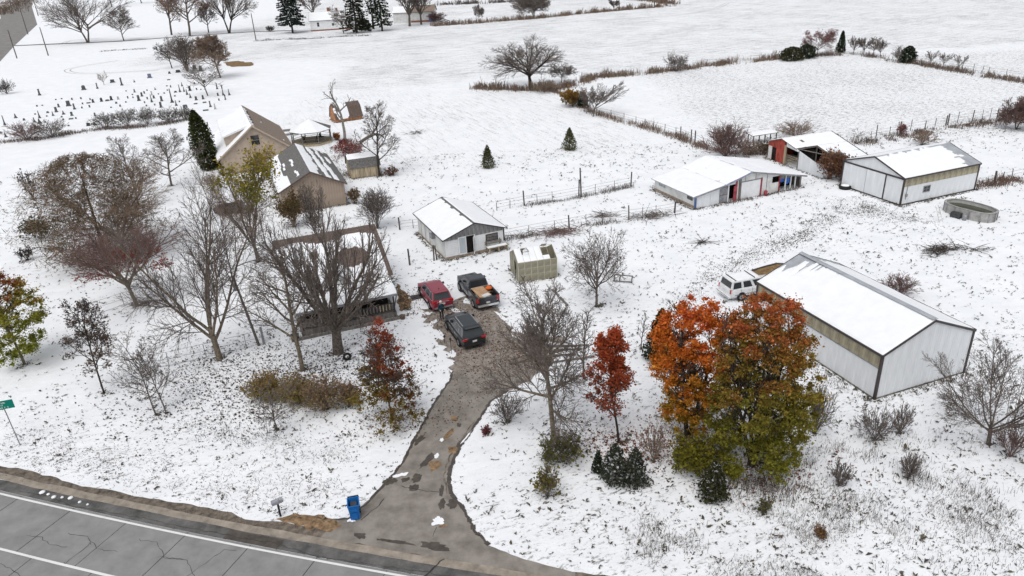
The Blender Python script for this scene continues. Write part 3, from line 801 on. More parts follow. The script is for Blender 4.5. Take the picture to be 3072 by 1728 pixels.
rf = roof_pair(wk, W3, L3, E3, E3, ax, Z3, M['shingle'], 0.32, 0.42)
fascia(wk, rf, M['trim_dark'], 0.08, 0.04)
slope_snow(wk, rf, 'l', lambda u, v: (v-0.33)*0.9 + 0.22*noise.noise(Vector((u*1.1, 1, 3))), 0.09, 0.18, 0.04, 8)
slope_snow(wk, rf, 'r', lambda u, v: min((v-0.05), 0.6 - max(0, u-8.7)*0.9 + 0.1*v), 0.09, 0.2, 0.04, 9)
box_on(wk, 'air_conditioner', (0, L3), -PI/2, 5.2, 5.85, 1.35, 1.85, 0.38, M['trim_grey'], 0.01)
for u in (1.2, 2.5, 3.9): box_on(wk, 'wall_batten', (0, L3), -PI/2, u, u+0.05, 0.2, E3-0.15, 0.03, M['trim_grey'], 0.003)
wf = window(wk, (0, 0), 0, 4.35, 1.10, 1.35, 0.75, 0.08, M['trim_dark'], M['wood_grey'], (1, 2))

# bench and planks against the workshop
bn = thing('bench', 'snow-covered wooden bench and planks leaning on the workshop wall', 'bench', A3, N3)
for z, y in ((0.62, -0.9), (0.64, -0.68), (0.63, -0.46)):
    MB().box(4.2, y, z, 6.5, y+0.19, z+0.045).build('plank', M['wood_pale'], bn)
MB().box(4.2, -0.92, 0.69, 6.3, -0.50, 0.75).build('snow_cover', M['snow'], bn)
for x in (4.35, 5.35, 6.3):
    for y in (-0.88, -0.3): MB().box(x, y, 0, x+0.09, y+0.09, 0.615).build('leg', M['wood_pale'], bn)
for z in (0.85, 1.02): MB().box(4.15, -0.22, z, 6.0, -0.17, z+0.1).build('backrest', M['wood_grey'], bn)
for x in (4.3, 5.8): MB().box(x, -0.16, 0.3, x+0.08, -0.10, 1.25).build('post', M['wood_grey'], bn)

# ------------------------------------------------------------------ long white shed
A4, N4 = (21.15, 78.1), R(22.3)
W4, L4 = 15.5, 8.0
PROF = [(0, 1.60), (3.95, 2.25), (7.5, 3.22), (11.3, 2.42), (15.5, 1.53)]
def prof4(u):
    for (a, za), (b, zb) in zip(PROF, PROF[1:]):
        if a <= u <= b: return za + (zb-za)*(u-a)/(b-a)
    return PROF[-1][1]
lg = thing('livestock_shed', 'long low white shed with broad snowy roof, red trim and open bay', 'shed', A4, N4)
foot(A4, N4, W4, L4)
wl = MB().box(0, 0.12, 0, 0.12, L4, 1.55).build('wall', M['white_dirty'], lg)
MB().box(W4-0.12, 0.12, 0, W4, L4, 1.48).build('wall', M['wood_grey'], lg)
MB().prism([(0.13, 0)] + [(u, z-0.06) for u, z in PROF[:1]] + [(u, z-0.06) for u, z in PROF[1:-1]] + [(W4-0.13, 1.47), (W4-0.13, 0)], 'y', L4-0.12, L4).build('wall', M['white_dirty'], lg)
def face4(name, u0, u1, m, z0=0, y0=-0.05, y1=0.05, drop=0.06, parent=None, zt=None):
    us = [u0] + [p[0] for p in PROF if u0+0.05 < p[0] < u1-0.05] + [u1]
    tp = [(u, (zt if zt else prof4(u)-drop)) for u in us]
    return MB().prism([(u0, z0), (u1, z0)] + tp[::-1], 'y', y0, y1).build(name, m, parent or lg)
face4('interior_shade_sheet', 0.15, 12.0, M['dark'], 0, 0.9, 1.0)  # added dark sheet in place of the shed's inner shade
face4('corner_post', -0.02, 0.18, M['blue_post'], 0, -0.09, 0.05)
pn = 5
for i in range(pn): face4('metal_panel', 0.22+i*0.62, 0.22+(i+1)*0.62-0.012, M['white_metal'], 0.05+0.01*(i % 2), -0.06-0.008*(i % 2), 0.0)
sdr = face4('screen_door', 3.36, 4.5, M['trim_grey'], 0.05, -0.03, 0.03, zt=2.0)
for z in (0.05, 0.95, 1.85): MB().box(3.36, -0.06, z, 4.5, -0.032, z+0.1).build('rail', M['wood_grey'], sdr)
face4('door_post', 4.52, 4.66, M['white_paint'], 0, -0.08, 0.05)
face4('door_post', 5.62, 5.82, M['red_trim'], 0, -0.08, 0.05)
face4('door_leaf', 5.2, 5.6, M['red_trim'], 0.05, -0.25, -0.20, zt=1.9)
face4('wall', 4.67, 5.61, M['white_dirty'], 2.02, -0.02, 0.05)
face4('wall', 5.83, 6.05, M['white_dirty'], 0, -0.02, 0.05)
face4('post', 6.06, 6.36, M['wood_grey'], 0, -0.10, 0.05, zt=2.55)
gd = face4('garage_door', 6.45, 9.2, M['white_paint'], 0.03, -0.03, 0.02, zt=2.05)
face4('wall', 6.37, 9.43, M['white_dirty'], 2.17, -0.02, 0.05)
face4('lintel', 6.37, 9.43, M['trim_grey'], 2.06, -0.07, 0.0, zt=2.16)
face4('door_post', 9.22, 9.42, M['red_trim'], 0, -0.09, 0.05, zt=2.2)
face4('wall', 9.44, 10.95, M['white_dirty'], 0, -0.02, 0.05)
face4('wall', 10.96, 11.95, M['white_dirty'], 0, -0.02, 0.05, zt=1.25)
face4('wall', 10.96, 11.95, M['white_dirty'], 2.0, -0.02, 0.05)
for u in (6.9, 8.4, 10.1): face4('batten', u, u+0.07, M['trim_grey'], 2.18 if u < 9 else 0.2, -0.045, -0.021)
face4('post', 11.96, 12.12, M['red_trim'], 0, -0.08, 0.05)
for u in (12.95, 13.75, 14.45): face4('post', u, u+0.12, M['white_dirty'], 0, -0.05, 0.07)
face4('post', 15.2, 15.42, M['wood_grey'], 0, -0.05, 0.07)
face4('interior_shade_sheet', 12.13, 15.4, M['dark'], 0, 1.4, 1.5)  # same dark sheet for the shade in the open bay
face4('bay_header', 12.13, 15.19, M['wood_grey'], 1.75 - 0.2, -0.03, 0.04)
window(lg, (0, L4), -PI/2, 0.9, 0.95, 1.25, 0.5, 0.05, M['trim_grey'], M['glass_pale'], (2, 1))
window(lg, (0, L4), -PI/2, 6.6, 0.85, 1.0, 0.45, 0.05, M['wood_grey'], M['glass'], (1, 1))
box_on(lg, 'stained_footing', (0, L4), -PI/2, 0, L4, 0, 0.35, 0.05, M['concrete_block'])
oh = 0.35
pf = [(-0.45, 1.60-0.074+0.04)] + [(u, z+0.04) for u, z in PROF[1:-1]] + [(15.95, 1.53-0.095+0.04)]
for i in range(4):
    (a, za), (b, zb) = pf[i], pf[i+1]
    g_ = 0.003
    ro = MB().plate([(a+g_, -oh, za), (b-g_, -oh, zb), (b-g_, L4+0.2, zb), (a+g_, L4+0.2, za)], 0.09).build('roof', M['metal_roof'], lg)
    lv = math.hypot(b-a, zb-za)
    def mk(u, v, i=i, lv=lv):
        d = 1.0
        if i == 2: d = min((v-0.22)*0.8 - 0.25 + 0.5*abs(noise.noise(Vector((u*0.9, 0, 5)))) + (0.25 if 2.2 < u < 3.6 or u > 6.5 else 0), 1.0)
        for (pu, pv, pr) in ((1.6, 0.25, 0.18), (5.6, 1.5, 0.16)):
            if i in (1, 2): d = min(d, math.hypot(u-pu, v-pv)-pr)
        if i == 2: d = min(d, max(abs(u-7.2)*0.4, abs(v-1.1)*1.0)-0.25 + 0.2*noise.noise(Vector((u*2, v*2, 1))))
        return d
    snow(ro, (a+g_, -oh, za), (0, 1, 0), (b-a-2*g_, 0, zb-za), L4+0.2+oh, lv, (None if i in (0, 3) else mk), 0.09, 0.2, 'roof_snow', 0.015 if i in (0, 3) else 0.0, 11+i)
    MB().prism([(a, za-0.17), (b, zb-0.17), (b, zb+0.02), (a, za+0.02)], 'y', -oh-0.05, -oh-0.004).build('rake_trim', M['trim_blue' if i in (1,) else 'trim_grey'], lg)
tp_ = thing('blue_tarp', 'bright blue tarpaulin hanging in the open bay of the long shed', 'tarp', A4, N4)
rr = random.Random(3)
for u0, u1, zb in ((12.2, 12.93, 0.95), (13.1, 13.72, 0.62)):
    vs = []; n = 6
    for i in range(n+1):
        for j in range(6):
            u = u0 + (u1-u0)*i/n; z = 1.55 - (1.55-zb-rr.uniform(0, .25))*j/5
            vs.append((u, 0.12 + 0.07*math.sin(i*2.1+j*.6) + rr.uniform(-.03, .03), z))
    MB().add(vs, [(i*6+j, (i+1)*6+j, (i+1)*6+j+1, i*6+j+1) for i in range(n) for j in range(5)]).build('sheet', M['tarp'], tp_, smooth=True)
rd = thing('red_barrel', 'small red drum standing against the long white shed', 'drum', A4, N4)
MB().lathe([(0.20, 0), (0.21, 0.02), (0.19, 0.2), (0.21, 0.28), (0.19, 0.4), (0.21, 0.55), (0.18, 0.58)], (9.85, -0.35, 0), 14).build('drum_body', M['red_trim'], rd, smooth=True)
MB().lathe([(0.17, 0), (0.17, 0.03), (0.05, 0.05)], (9.85, -0.35, 0.582), 12).build('drum_lid', M['red_trim'], rd)

# ------------------------------------------------------------------ red barn
A5, N5 = (35.96, 97.22), R(-71.8)
W5, L5, ax5, az5 = 10.9, 7.6, 2.7, 3.28
rb = thing('red_barn', 'tumbledown barn with red front, white metal wing wall and partly missing roof', 'barn', A5, N5)
foot(A5, N5, W5, L5)
sR = (az5-1.3)/(W5-ax5)
def z5f(u): return 2.4 + (az5-2.4)*u/ax5 if u < ax5 else az5 - sR*(u-ax5)
MB().prism([(0, 0), (0, 2.35), (ax5, az5-0.05), (ax5, 0)], 'y', L5-0.12, L5).build('wall', M['red'], rb)
MB().box(0, 0.1, 0, 0.12, L5-0.14, 2.3).build('wall', M['red'], rb)
MB().prism([(ax5+.01, 0), (ax5+.01, az5-0.05), (W5, 1.25), (W5, 0)], 'y', L5-0.12, L5).build('wall', M['wood_grey'], rb)
MB().prism([(0.15, 0), (0.15, 2.3), (ax5, az5-0.2), (W5*0.62, z5f(W5*0.62)-0.2), (W5*0.62, 0)], 'y', L5*0.55, L5*0.55+0.1).build('interior_shade_sheet', M['dark'], rb)  # dark sheet painting the gloom inside the barn
fw_ = MB().prism([(0, 0), (0.02, 2.36), (ax5, az5-0.05), (3.35, z5f(3.35)-0.05), (3.35, 0)], 'y', -0.02, 0.06).build('wall', M['red'], rb)
for i in range(7):
    u0, u1 = 0.05+i*0.47, 0.05+(i+1)*0.47-0.015
    MB().prism([(u0, 0.05), (u1, 0.05), (u1, z5f(u1)-0.08), (u0, z5f(u0)-0.08)], 'y', -0.055, -0.022).build('board', M['red'], fw_)
dd = MB().box(0.15, -0.10, 0.05, 0.85, -0.06, 1.85).build('door', M['white_dirty'], rb)
MB().box(0.95, -0.09, 0.05, 1.7, -0.058, 1.8).build('doorway_shade_panel', M['dark'], rb)  # doorway shade painted as a dark panel over the boards
MB().box(3.36, -0.12, 0, 3.62, 0.10, 2.55).build('door_post', M['wood_pale'], rb)
MB().box(6.02, -0.06, 0, 6.18, 0.10, 2.30).build('door_post', M['wood_grey'], rb)
MB().prism([(3.63, 2.42), (6.01, 2.22), (6.01, z5f(6.01)-0.05), (3.63, z5f(3.63)-0.05)], 'y', -0.03, 0.05).build('wall', M['white_metal'], rb)
MB().box(3.63, 2.2, 0, 6.3, 2.3, 2.3).build('interior_shade_sheet', M['dark'], rb)  # second dark sheet for the shade behind the gate
gt = MB()
for z in (0.45, 0.75, 1.05, 1.3): gt.box(3.7, 0.08, z, 6.0, 0.13, z+0.06)
gt.tube((3.75, 0.06, 0.5), (5.9, 0.06, 1.3), 0.035)
gt.build('gate', M['wood_pale'], rb)
wg = MB().prism([(6.19, 0), (6.19, z5f(6.19)-0.06), (W5, 1.24), (W5, 0)], 'y', 0.0, 0.06).build('wall', M['white_dirty'], rb)
n = 9
for i in range(n):
    u0 = 6.2 + (W5-6.2)*i/n; u1 = 6.2 + (W5-6.2)*(i+1)/n - 0.012
    MB().prism([(u0, 0.04), (u1, 0.04), (u1, z5f(u1)-0.03), (u0, z5f(u0)-0.03)], 'y', -0.035-0.01*(i % 2), -0.002).build('metal_panel', M['white_metal'], wg)
def roofpiece(u0, u1, y0, y1, edgem='trim_dark', mask=None, seed=0):
    z0, z1 = z5f(u0)+0.05, z5f(u1)+0.05
    ro = MB().plate([(u0, y0, z0), (u1, y0, z1), (u1, y1, z1), (u0, y1, z0)], 0.08).build('roof', M['wood_grey'], rb)
    snow(ro, (u0, y0, z0), (0, 1, 0), (u1-u0, 0, z1-z0), y1-y0, math.hypot(u1-u0, z1-z0), mask, 0.08, 0.2, 'roof_snow', 0.03, seed)
z5_, = (0,)
roofpiece(0.0, ax5-0.005, -0.2, L5+0.25, seed=31)
roofpiece(ax5+0.005, 5.6, -0.2, L5+0.25, mask=lambda u, v: 0.6 - (0.7 if abs(u-2.2) < 0.3 and abs(v-1.4) < 0.4 else 0) + 0.2*noise.noise(Vector((u, v, 1))), seed=32)
roofpiece(5.605, 8.0, 3.2, L5+0.25, seed=33)
roofpiece(8.005, W5+0.2, 5.0, L5+0.25, seed=34)
MB().tube((ax5, L5+0.27, az5+0.06), (W5+0.2, L5+0.27, z5f(W5)+0.0), 0.06).build('rake_trim', M['trim_dark'], rb)
for u, y in ((5.6, 3.2), (5.6, 0.4), (8.0, 5.0), (8.0, 3.0), (W5-0.1, 5.0), (W5-0.1, 2.4)):
    MB().box(u-0.07, y-0.07, 0, u+0.07, y+0.07, z5f(u)-0.06).build('post', M['wood_grey'], rb)
for (u0, y0, u1, y1) in ((5.6, -0.1, 5.6, L5), (8.0, 2.9, 8.0, L5), (W5-0.1, 2.3, W5-0.1, L5), (5.6, 0.4, 8.0, 2.9), (5.6, 3.2, 8.0, 3.2), (8.0, 5.0, W5, 5.0)):
    MB().tube((u0, y0, z5f(u0)-0.12), (u1, y1, z5f(u1)-0.12), 0.06).build('rafter', M['wood_grey'], rb)
lt = thing('lean_to', 'open post shelter with snow on its flat roof, behind the red barn', 'shelter', (38.49, 105.59), R(15))
MB().plate([(-2.6, -0.6, 1.35), (1.7, -0.6, 1.45), (1.7, 1.2, 1.55), (-2.6, 1.2, 1.45)], 0.1).build('roof', M['wood_grey'], lt)
snow(lt, (-2.6, -0.6, 1.35), (1, 0, 0.0233), (0, 1, 0.055), 4.3, 1.8, None, 0.08, 0.3, 'roof_snow', 0.05, 3)
for x in (-2.3, -0.4, 1.5):
    for y in (-0.4, 1.0): MB().box(x-.06, y-.06, 0, x+.06, y+.06, 1.30).build('post', M['post'], lt)

# ------------------------------------------------------------------ greenhouse
AG, NG = (0.65, 60.53), R(13.5)
WG, LG, EG, ZG = 3.7, 2.95, 1.95, 2.72          # ridge along local x here
gh = thing('greenhouse', 'small hobby greenhouse with yellowed panels, snowy roof and missing panes', 'greenhouse', AG, NG)
foot(AG, NG, WG, LG, 0.1)
nx_, nz_ = 6, 3
pw_, ph_ = WG/nx_, (EG-0.08)/nz_
pane_me = MB().box(0.015, -0.012, 0.012, pw_-0.015, 0.012, ph_-0.012).mesh('pane', M['poly'])
for i in range(nx_):
    for j in range(nz_):
        link('pane', pane_me, gh, (i*pw_, 0, 0.06+j*ph_))
        if i != 2: link('pane', pane_me, gh, (i*pw_, LG, 0.06+j*ph_))
sl_l = math.hypot(LG/2, ZG-EG); sa = math.atan2(ZG-EG, LG/2)
for i in range(nx_):                                    # front roof panes: one vent open, the right ones gone
    if i in (5,): continue
    x0, x1 = i*pw_+0.012, (i+1)*pw_-0.012
    if i == 1:
        t_ = 0.52
        y1, z1 = LG/2*t_, EG+(ZG-EG)*t_
        MB().plate([(x0, 0, EG+.02), (x1, 0, EG+.02), (x1, y1, z1+.02), (x0, y1, z1+.02)], 0.02).build('roof_pane', M['poly'], gh)
        v = MB(); a = (LG/2-0.05, ZG+0.02)
        for (xa, xb) in ((x0, x0+.05), (x1-.05, x1)): v.plate([(xa, y1-0.25, z1+0.42), (xb, y1-0.25, z1+0.42), (xb, a[0], a[1]), (xa, a[0], a[1])], 0.03)
        v.box(x0, y1-0.28, z1+0.38, x1, y1-0.22, z1+0.43)
        v.build('roof_vent', M['trim_grey'], gh)
    else:
        t_ = 0.30 if i == 4 else 1.0
        y1, z1 = LG/2*t_, EG+(ZG-EG)*t_
        ro = MB().plate([(x0, 0, EG+.02), (x1, 0, EG+.02), (x1, y1, z1+.02), (x0, y1, z1+.02)], 0.02).build('roof_pane', M['poly'], gh)
    lv = math.hypot(y1, z1-EG)
    snow(gh, (x0, 0, EG+0.025), (1, 0, 0), (0, y1, z1-EG), x1-x0, lv, None, 0.035, 0.12, 'roof_snow', 0.02, i)
for i in range(nx_):
    if i in (4, 5, 2): continue
    MB().plate([(i*pw_+.012, LG/2, ZG+.02), ((i+1)*pw_-.012, LG/2, ZG+.02), ((i+1)*pw_-.012, LG, EG+.02), (i*pw_+.012, LG, EG+.02)], 0.02).build('roof_pane', M['poly'], gh)
v = MB(); v.plate([(4.1*pw_, LG/2-.6, ZG+.42), (4.95*pw_, LG/2-.6, ZG+.42), (4.95*pw_, LG/2-.02, ZG+.03), (4.1*pw_, LG/2-.02, ZG+.03)], 0.02); v.build('roof_vent', M['poly'], gh)
for x in (0, WG):                                       # gable ends: strips of panel with a doorway on the left end
    for k, (y0, y1) in enumerate(((0.02, 0.62), (0.66, 1.45), (1.5, 2.2), (2.24, LG-.02))):
        zt = lambda y: EG + (ZG-EG)*(1-abs(y-LG/2)/(LG/2))
        z0 = 0.05
        if x == 0 and k == 1: z0 = 1.75
        MB().prism([(y0, z0), (y1, z0), (y1, zt(y1)-.02), (y0, zt(y0)-.02)], 'x', x-.012, x+.012).build('gable_pane', M['poly'], gh)
f = MB()
for i in range(nx_+1):
    for y in (0, LG): f.box(i*pw_-.022, y-.03, 0, i*pw_+.022, y+.03, EG)
    for s in (0, 1): f.tube((i*pw_, s*LG, EG), (i*pw_, LG/2, ZG), 0.016, n=4)
for j in range(nz_+1):
    for y in (0, LG): f.box(0, y-.018, 0.06+j*ph_-.016, WG, y+.024, 0.06+j*ph_+.016)
f.tube((0, LG/2, ZG), (WG, LG/2, ZG), 0.025, n=4)
for x in (0, WG):
    for y in (0.64, 1.475, 2.22): f.box(x-.02, y-.02, 0, x+.02, y+.02, EG+0.25)
f.build('frame', M['gh_frame'], gh)
for i, (x, y, s, mm) in enumerate(((0.35, 1.0, .35, 'shingle_brown'), (0.5, 1.6, .4, 'stone_pale'), (1.2, 2.1, .45, 'wood_grey'), (2.4, 2.0, .4, 'stone_dark'))):
    tag(MB().lathe([(s*.35, 0), (s*.5, s), (s*.45, s), (s*.4, s*.9)], (0, 0, 0), 10).build('plant_pot', M[mm], None, (AG[0]+math.cos(NG)*x-math.sin(NG)*y, AG[1]+math.sin(NG)*x+math.cos(NG)*y, 0.004)),
        ('brown pot just inside the greenhouse doorway', 'pale tub behind the greenhouse doorway', 'grey planter at the back of the greenhouse', 'dark planter deep inside the greenhouse')[i], 'pot', 'pots in the greenhouse')

# ------------------------------------------------------------------ above-ground pool
pc, pr, px_, py_ = (48.72, 71.85), R(-64), 2.62, 1.42
pool = thing('swimming_pool', 'grey oval above-ground pool holding murky green water', 'pool', pc, pr)
n = 28
def oval(k=1.0): return [(k*px_*math.copysign(abs(math.cos(2*PI*i/n))**0.8, math.cos(2*PI*i/n)), k*py_*math.copysign(abs(math.sin(2*PI*i/n))**0.8, math.sin(2*PI*i/n))) for i in range(n)]
o0 = oval(); o1 = oval(0.975)
for i in range(n):
    a, b = o0[i], o0[(i+1) % n]; c, d = o1[i], o1[(i+1) % n]
    k = 0.985
    MB().add([(a[0], a[1], 0), (b[0], b[1], 0), (b[0], b[1], 1.02), (a[0], a[1], 1.02), (c[0], c[1], 0), (d[0], d[1], 0), (d[0], d[1], 1.02), (c[0], c[1], 1.02)],
             [(0,1,2,3),(5,4,7,6),(3,2,6,7),(0,4,5,1)]).build('wall_panel', M['pool_wall'], pool) if False else None
mbw = MB(); m_ = n
mbw.add([(x, y, 0) for x, y in o0] + [(x, y, 1.02) for x, y in o0], [(i, (i+1) % n, n+(i+1) % n, n+i) for i in range(n)])
mbw.build('outer_wall', M['pool_wall'], pool)
mbl = MB(); mbl.add([(x, y, 0.05) for x, y in o1] + [(x, y, 1.02) for x, y in o1], [((i+1) % n, i, n+i, n+(i+1) % n) for i in range(n)]); mbl.build('liner', M['pool_liner'], pool)
o2 = oval(0.94); rim = MB()
oo = oval(1.03)
rim.add([(x, y, 1.05) for x, y in oo] + [(x, y, 1.05) for x, y in o2] + [(x, y, 1.0) for x, y in oo] + [(x, y, 1.0) for x, y in o2],
        [(i, (i+1) % n, n+(i+1) % n, n+i) for i in range(n)] + [(2*n+i, 2*n+(i+1) % n, (i+1) % n, i) for i in range(n)] + [(n+i, n+(i+1) % n, 3*n+(i+1) % n, 3*n+i) for i in range(n)])
rim.build('rim', M['pool_wall'], pool)
MB().add([(x, y, 0.62) for x, y in o1], [tuple(range(n))]).build('water', M['pool_water'], pool)
for i in range(0, n, 2):
    x, y = o0[i]; t = math.atan2(y, x)
    MB().cbox((x*1.015, y*1.015, 0.5), (0.05, 0.12, 1.0), math.atan2(y*px_*px_, x*py_*py_)).build('upright', M['trim_grey'], pool)
MB().cbox((-0.3, -py_-0.35, 0.3), (1.0, 0.5, 0.55), 0.05).build('pump_box', M['stone_dark'], pool)
MB().lathe([(0.2, 0), (0.22, 0.5), (0.12, 0.6)], (0.65, -py_-0.4, 0), 10).build('filter', M['trim_grey'], pool)
ld = thing('pool_ladder', 'metal ladder leaning on the near end of the oval pool', 'ladder', (44.87, 70.27), R(18))
for x in (-0.22, 0.22):
    MB().tube((x, 0, 0), (x*0.9, 0.9, 1.55), 0.03).build('rail', M['pool_liner'], ld)
for k in range(5): MB().tube((-0.22, 0.12+k*.16, 0.2+k*.27), (0.22, 0.12+k*.16, 0.2+k*.27), 0.025).build('rung', M['pool_liner'], ld)

# ------------------------------------------------------------------ tan house with dormer
A6, N6 = (-40.8, 103.0), R(22)
W6, L6, E6L, E6R, ax6, Z6 = 9.9, 17.0, 2.5, 2.75, 5.05, 6.45
hs_ = thing('house', 'tan one-and-a-half storey house with steep brown roof and long snowy dormer', 'house', A6, N6)
foot(A6, N6, W6, L6)
ws = shell(hs_, W6, L6, E6L, E6R, ax6, Z6, M['siding_tan'])
def t6(u): return (E6L + (Z6-E6L)*u/ax6) if u < ax6 else (Z6 - (Z6-E6R)*(u-ax6)/(W6-ax6))
for k in range(24):                                        # lap siding on the gable
    z = 0.15 + k*0.26
    ua = 0.03 if z < E6L-.3 else 0.03 + (z+0.3-E6L)/(Z6-E6L)*ax6
    ub = W6-0.03 if z < E6R-.3 else W6-0.03 - (z+0.3-E6R)/(Z6-E6R)*(W6-ax6)
    if ub-ua < 0.3: break
    MB().prism([(-0.035, z), (-0.004, z), (-0.004, z+0.25), (-0.015, z+0.25)], 'x', ua, ub).build('siding_board', M['siding_tan'], ws['front'])
rf = roof_pair(hs_, W6, L6, E6L, E6R, ax6, Z6, M['shingle_brown'], 0.5, 0.4)
fascia(hs_, rf, M['siding_tan'], 0.22, 0.05)
slope_snow(hs_, rf, 'l', None, 0.10, 0.3, 0.02, 41)
def m6(u, v):
    d = 0.42 + 0.35*noise.noise(Vector((u*0.5, 0.3, 4))) - v if u < L6-1.5 else -1
    for k in range(5): d = min(d, math.hypot((u-3.6-k*2.3)*0.8, v-0.20)-0.26)
    if u < 1.0: d = -1
    return d
slope_snow(hs_, rf, 'r', m6, 0.07, 0.2, -0.1, 42)
wn = window(hs_, (0, -0.03), 0, 4.55, 3.55, 1.25, 1.5, 0.05, M['siding_tan'], M['glass'], (1, 2))
for k in range(5): MB().cbox((rf['ax']+0.32, 2.6+k*2.3, rf['a']-0.18), (0.35, 0.55, 0.14)).build('roof_vent', M['trim_dark'], hs_)
MB().tube((7.2, 9.5, 4.6), (7.2, 9.5, 5.6), 0.09).build('vent_pipe', M['steel'], hs_)
MB().cbox((7.0, 8.6, 5.0), (0.2, 0.2, 0.3)).build('vent_box', M['white_paint'], hs_)
MB().cbox((9.3, 2.2, 3.2), (0.18, 0.18, 0.35)).build('vent_box', M['white_paint'], hs_)
# dormer: nearly flat roof running out to the left from just below the ridge
dx0, dx1, dy0, dy1, dzt, dzo = 1.15, 4.7, 1.4, 14.5, 6.22, 5.05
zr = lambda x: E6L + (Z6-E6L)*x/ax6
dm = MB().prism([(dx0, zr(dx0)+.03), (dx1-.1, zr(dx1-.1)+.03), (dx1-.1, dzt-.06), (dx0, dzo-.06)], 'y', dy0, dy1).build('dormer', M['siding_tan'], hs_)
dr_ = MB().plate([(dx0-0.35, dy0-0.3, dzo-0.05), (dx1, dy0-0.3, dzt), (dx1, dy1+0.3, dzt), (dx0-0.35, dy1+0.3, dzo-0.05)], 0.09).build('dormer_roof', M['shingle_brown'], hs_)
snow(dr_, (dx0-0.35, dy0-0.3, dzo-0.05), (0, 1, 0), (dx1-dx0+0.35, 0, dzt-dzo+.05), dy1-dy0+0.6, math.hypot(dx1-dx0+.35, dzt-dzo+.05), None, 0.10, 0.3, 'roof_snow', 0.03, 43)
MB().box(dx0-0.37, dy0-0.34, dzo-0.20, dx1-0.4, dy0-0.305, dzo-0.02) if False else None
MB().prism([(dx0-.36, dzo-.2), (dx1-.35, dzt-.28), (dx1-.35, dzt-.0), (dx0-.36, dzo+.02)], 'y', dy0-0.34, dy0-0.305).build('rake_trim', M['white_paint'], hs_)
window(hs_, (dx0-0.01, dy1), -PI/2, 3.0, 3.6, 1.2, 1.0, 0.08, M['white_paint'], M['glass'], (1, 2))
window(hs_, (dx0-0.01, dy1), -PI/2, 8.0, 3.6, 1.2, 1.0, 0.08, M['white_paint'], M['glass'], (1, 2))

# attached garage
A7, N7 = (-26.95, 83.7), R(20.5)
W7, L7, E7, Z7 = 7.5, 15.3, 2.85, 4.75
ga = thing('garage', 'pinkish brown garage with grey shingle roof streaked with melting snow', 'garage', A7, N7)
foot(A7, N7, W7, L7)
ax = W7/2
ws = shell(ga, W7, L7, E7, E7, ax, Z7, M['siding_brown'])
t7 = lambda u: E7 + (Z7-E7)*(1-abs(u-ax)/ax) - 0.05
panel_wall(ws['front'], (0, 0), 0, W7, 0.1, t7, M['siding_brown'], 0.32, 0, peak=ax, key='ga', name='siding_board')
panel_wall(ws['right'], (W7, 0), PI/2, L7, 0.1, lambda u: E7-0.05, M['siding_brown'], 0.9, 0, key='gb', name='siding_board')
rf = roof_pair(ga, W7, L7, E7, E7, ax, Z7, M['shingle'], 0.35, 0.35)
fascia(ga, rf, M['shingle_dark'], 0.16, 0.04)
def mgr(u, v):
    d = 0.6
    if v > 1.1:
        d = 0.02 + 0.26*math.sin(6.28*(v*0.95 + u*0.035 + .12*noise.noise(Vector((u*.5, 1, 1))))) + 0.42*noise.noise(Vector((u*.30, v*1.1, 7.3))) - max(0, v-3.5)*0.6
    return d
slope_snow(ga, rf, 'r', mgr, 0.05, 0.14, 0.0, 45)
def mgl(u, v):
    d = -0.55 + (v-1.9)*0.50 + 0.7*noise.noise(Vector((v*2.8, u*0.38, 2.2)))
    if abs(v-1.5-.1*math.sin(u*2)) < 0.09 and (1.5 < u < 4.2 or 6.5 < u < 10): d = 0.2
    return d
slope_snow(ga, rf, 'l', mgl, 0.05, 0.14, 0.0, 46)

# ------------------------------------------------------------------ sheds near the house
def gambrel(name, label, loc, ang, W, L, E, kz, ky, rz, mw, mr, snowmask=None, seed=0):
    """roof ridge along local x; W along x, L deep"""
    t = thing(name, label, 'shed', loc, ang)
    foot(loc, ang, W, L, 0.1)
    prof = [(0, 0), (L, 0), (L, E), (L-ky, kz), (L/2, rz), (ky, kz), (0, E)]
    wl = MB().prism(prof, 'x', 0, 0.08).build('wall', mw, t); MB().prism(prof, 'x', W-0.08, W).build('wall', mw, t)
    wf = MB().box(0.09, 0, 0, W-0.09, 0.08, E).build('wall', mw, t); MB().box(0.09, L-.08, 0, W-.09, L, E).build('wall', mw, t)
    n = max(4, int(W/0.4))
    for i in range(n):
        MB().box(W*i/n+.012, -0.03, 0.08, W*(i+1)/n-.012, -0.003, E-0.03).build('board', mw, wf)
    for i, (a, b) in enumerate((((-0.15, E-0.2), (ky, kz)), ((ky, kz), (L/2, rz)), ((L/2, rz), (L-ky, kz)), ((L-ky, kz), (L+.15, E-0.2)))):
        l = 0.05
        ro = MB().plate([(-.15, a[0], a[1]+l), (W+.15, a[0], a[1]+l), (W+.15, b[0], b[1]+l), (-.15, b[0], b[1]+l)], 0.06).build('roof', mr, t)
        if i in (1, 2) or (snowmask and i == 0):
            snow(ro, (-.15, a[0], a[1]+l), (1, 0, 0), (0, b[0]-a[0], b[1]-a[1]), W+.3, math.hypot(b[0]-a[0], b[1]-a[1]), snowmask, 0.06, 0.15, 'roof_snow', 0.02, seed+i)
    return t
gambrel('garden_shed', 'small pale board shed with grey gambrel roof beside the garage', (-21.24, 97.2), R(20), 4.05, 3.3, 1.55, 2.55, 0.5, 3.0, M['wood_pale'], M['shingle'], None, 51)
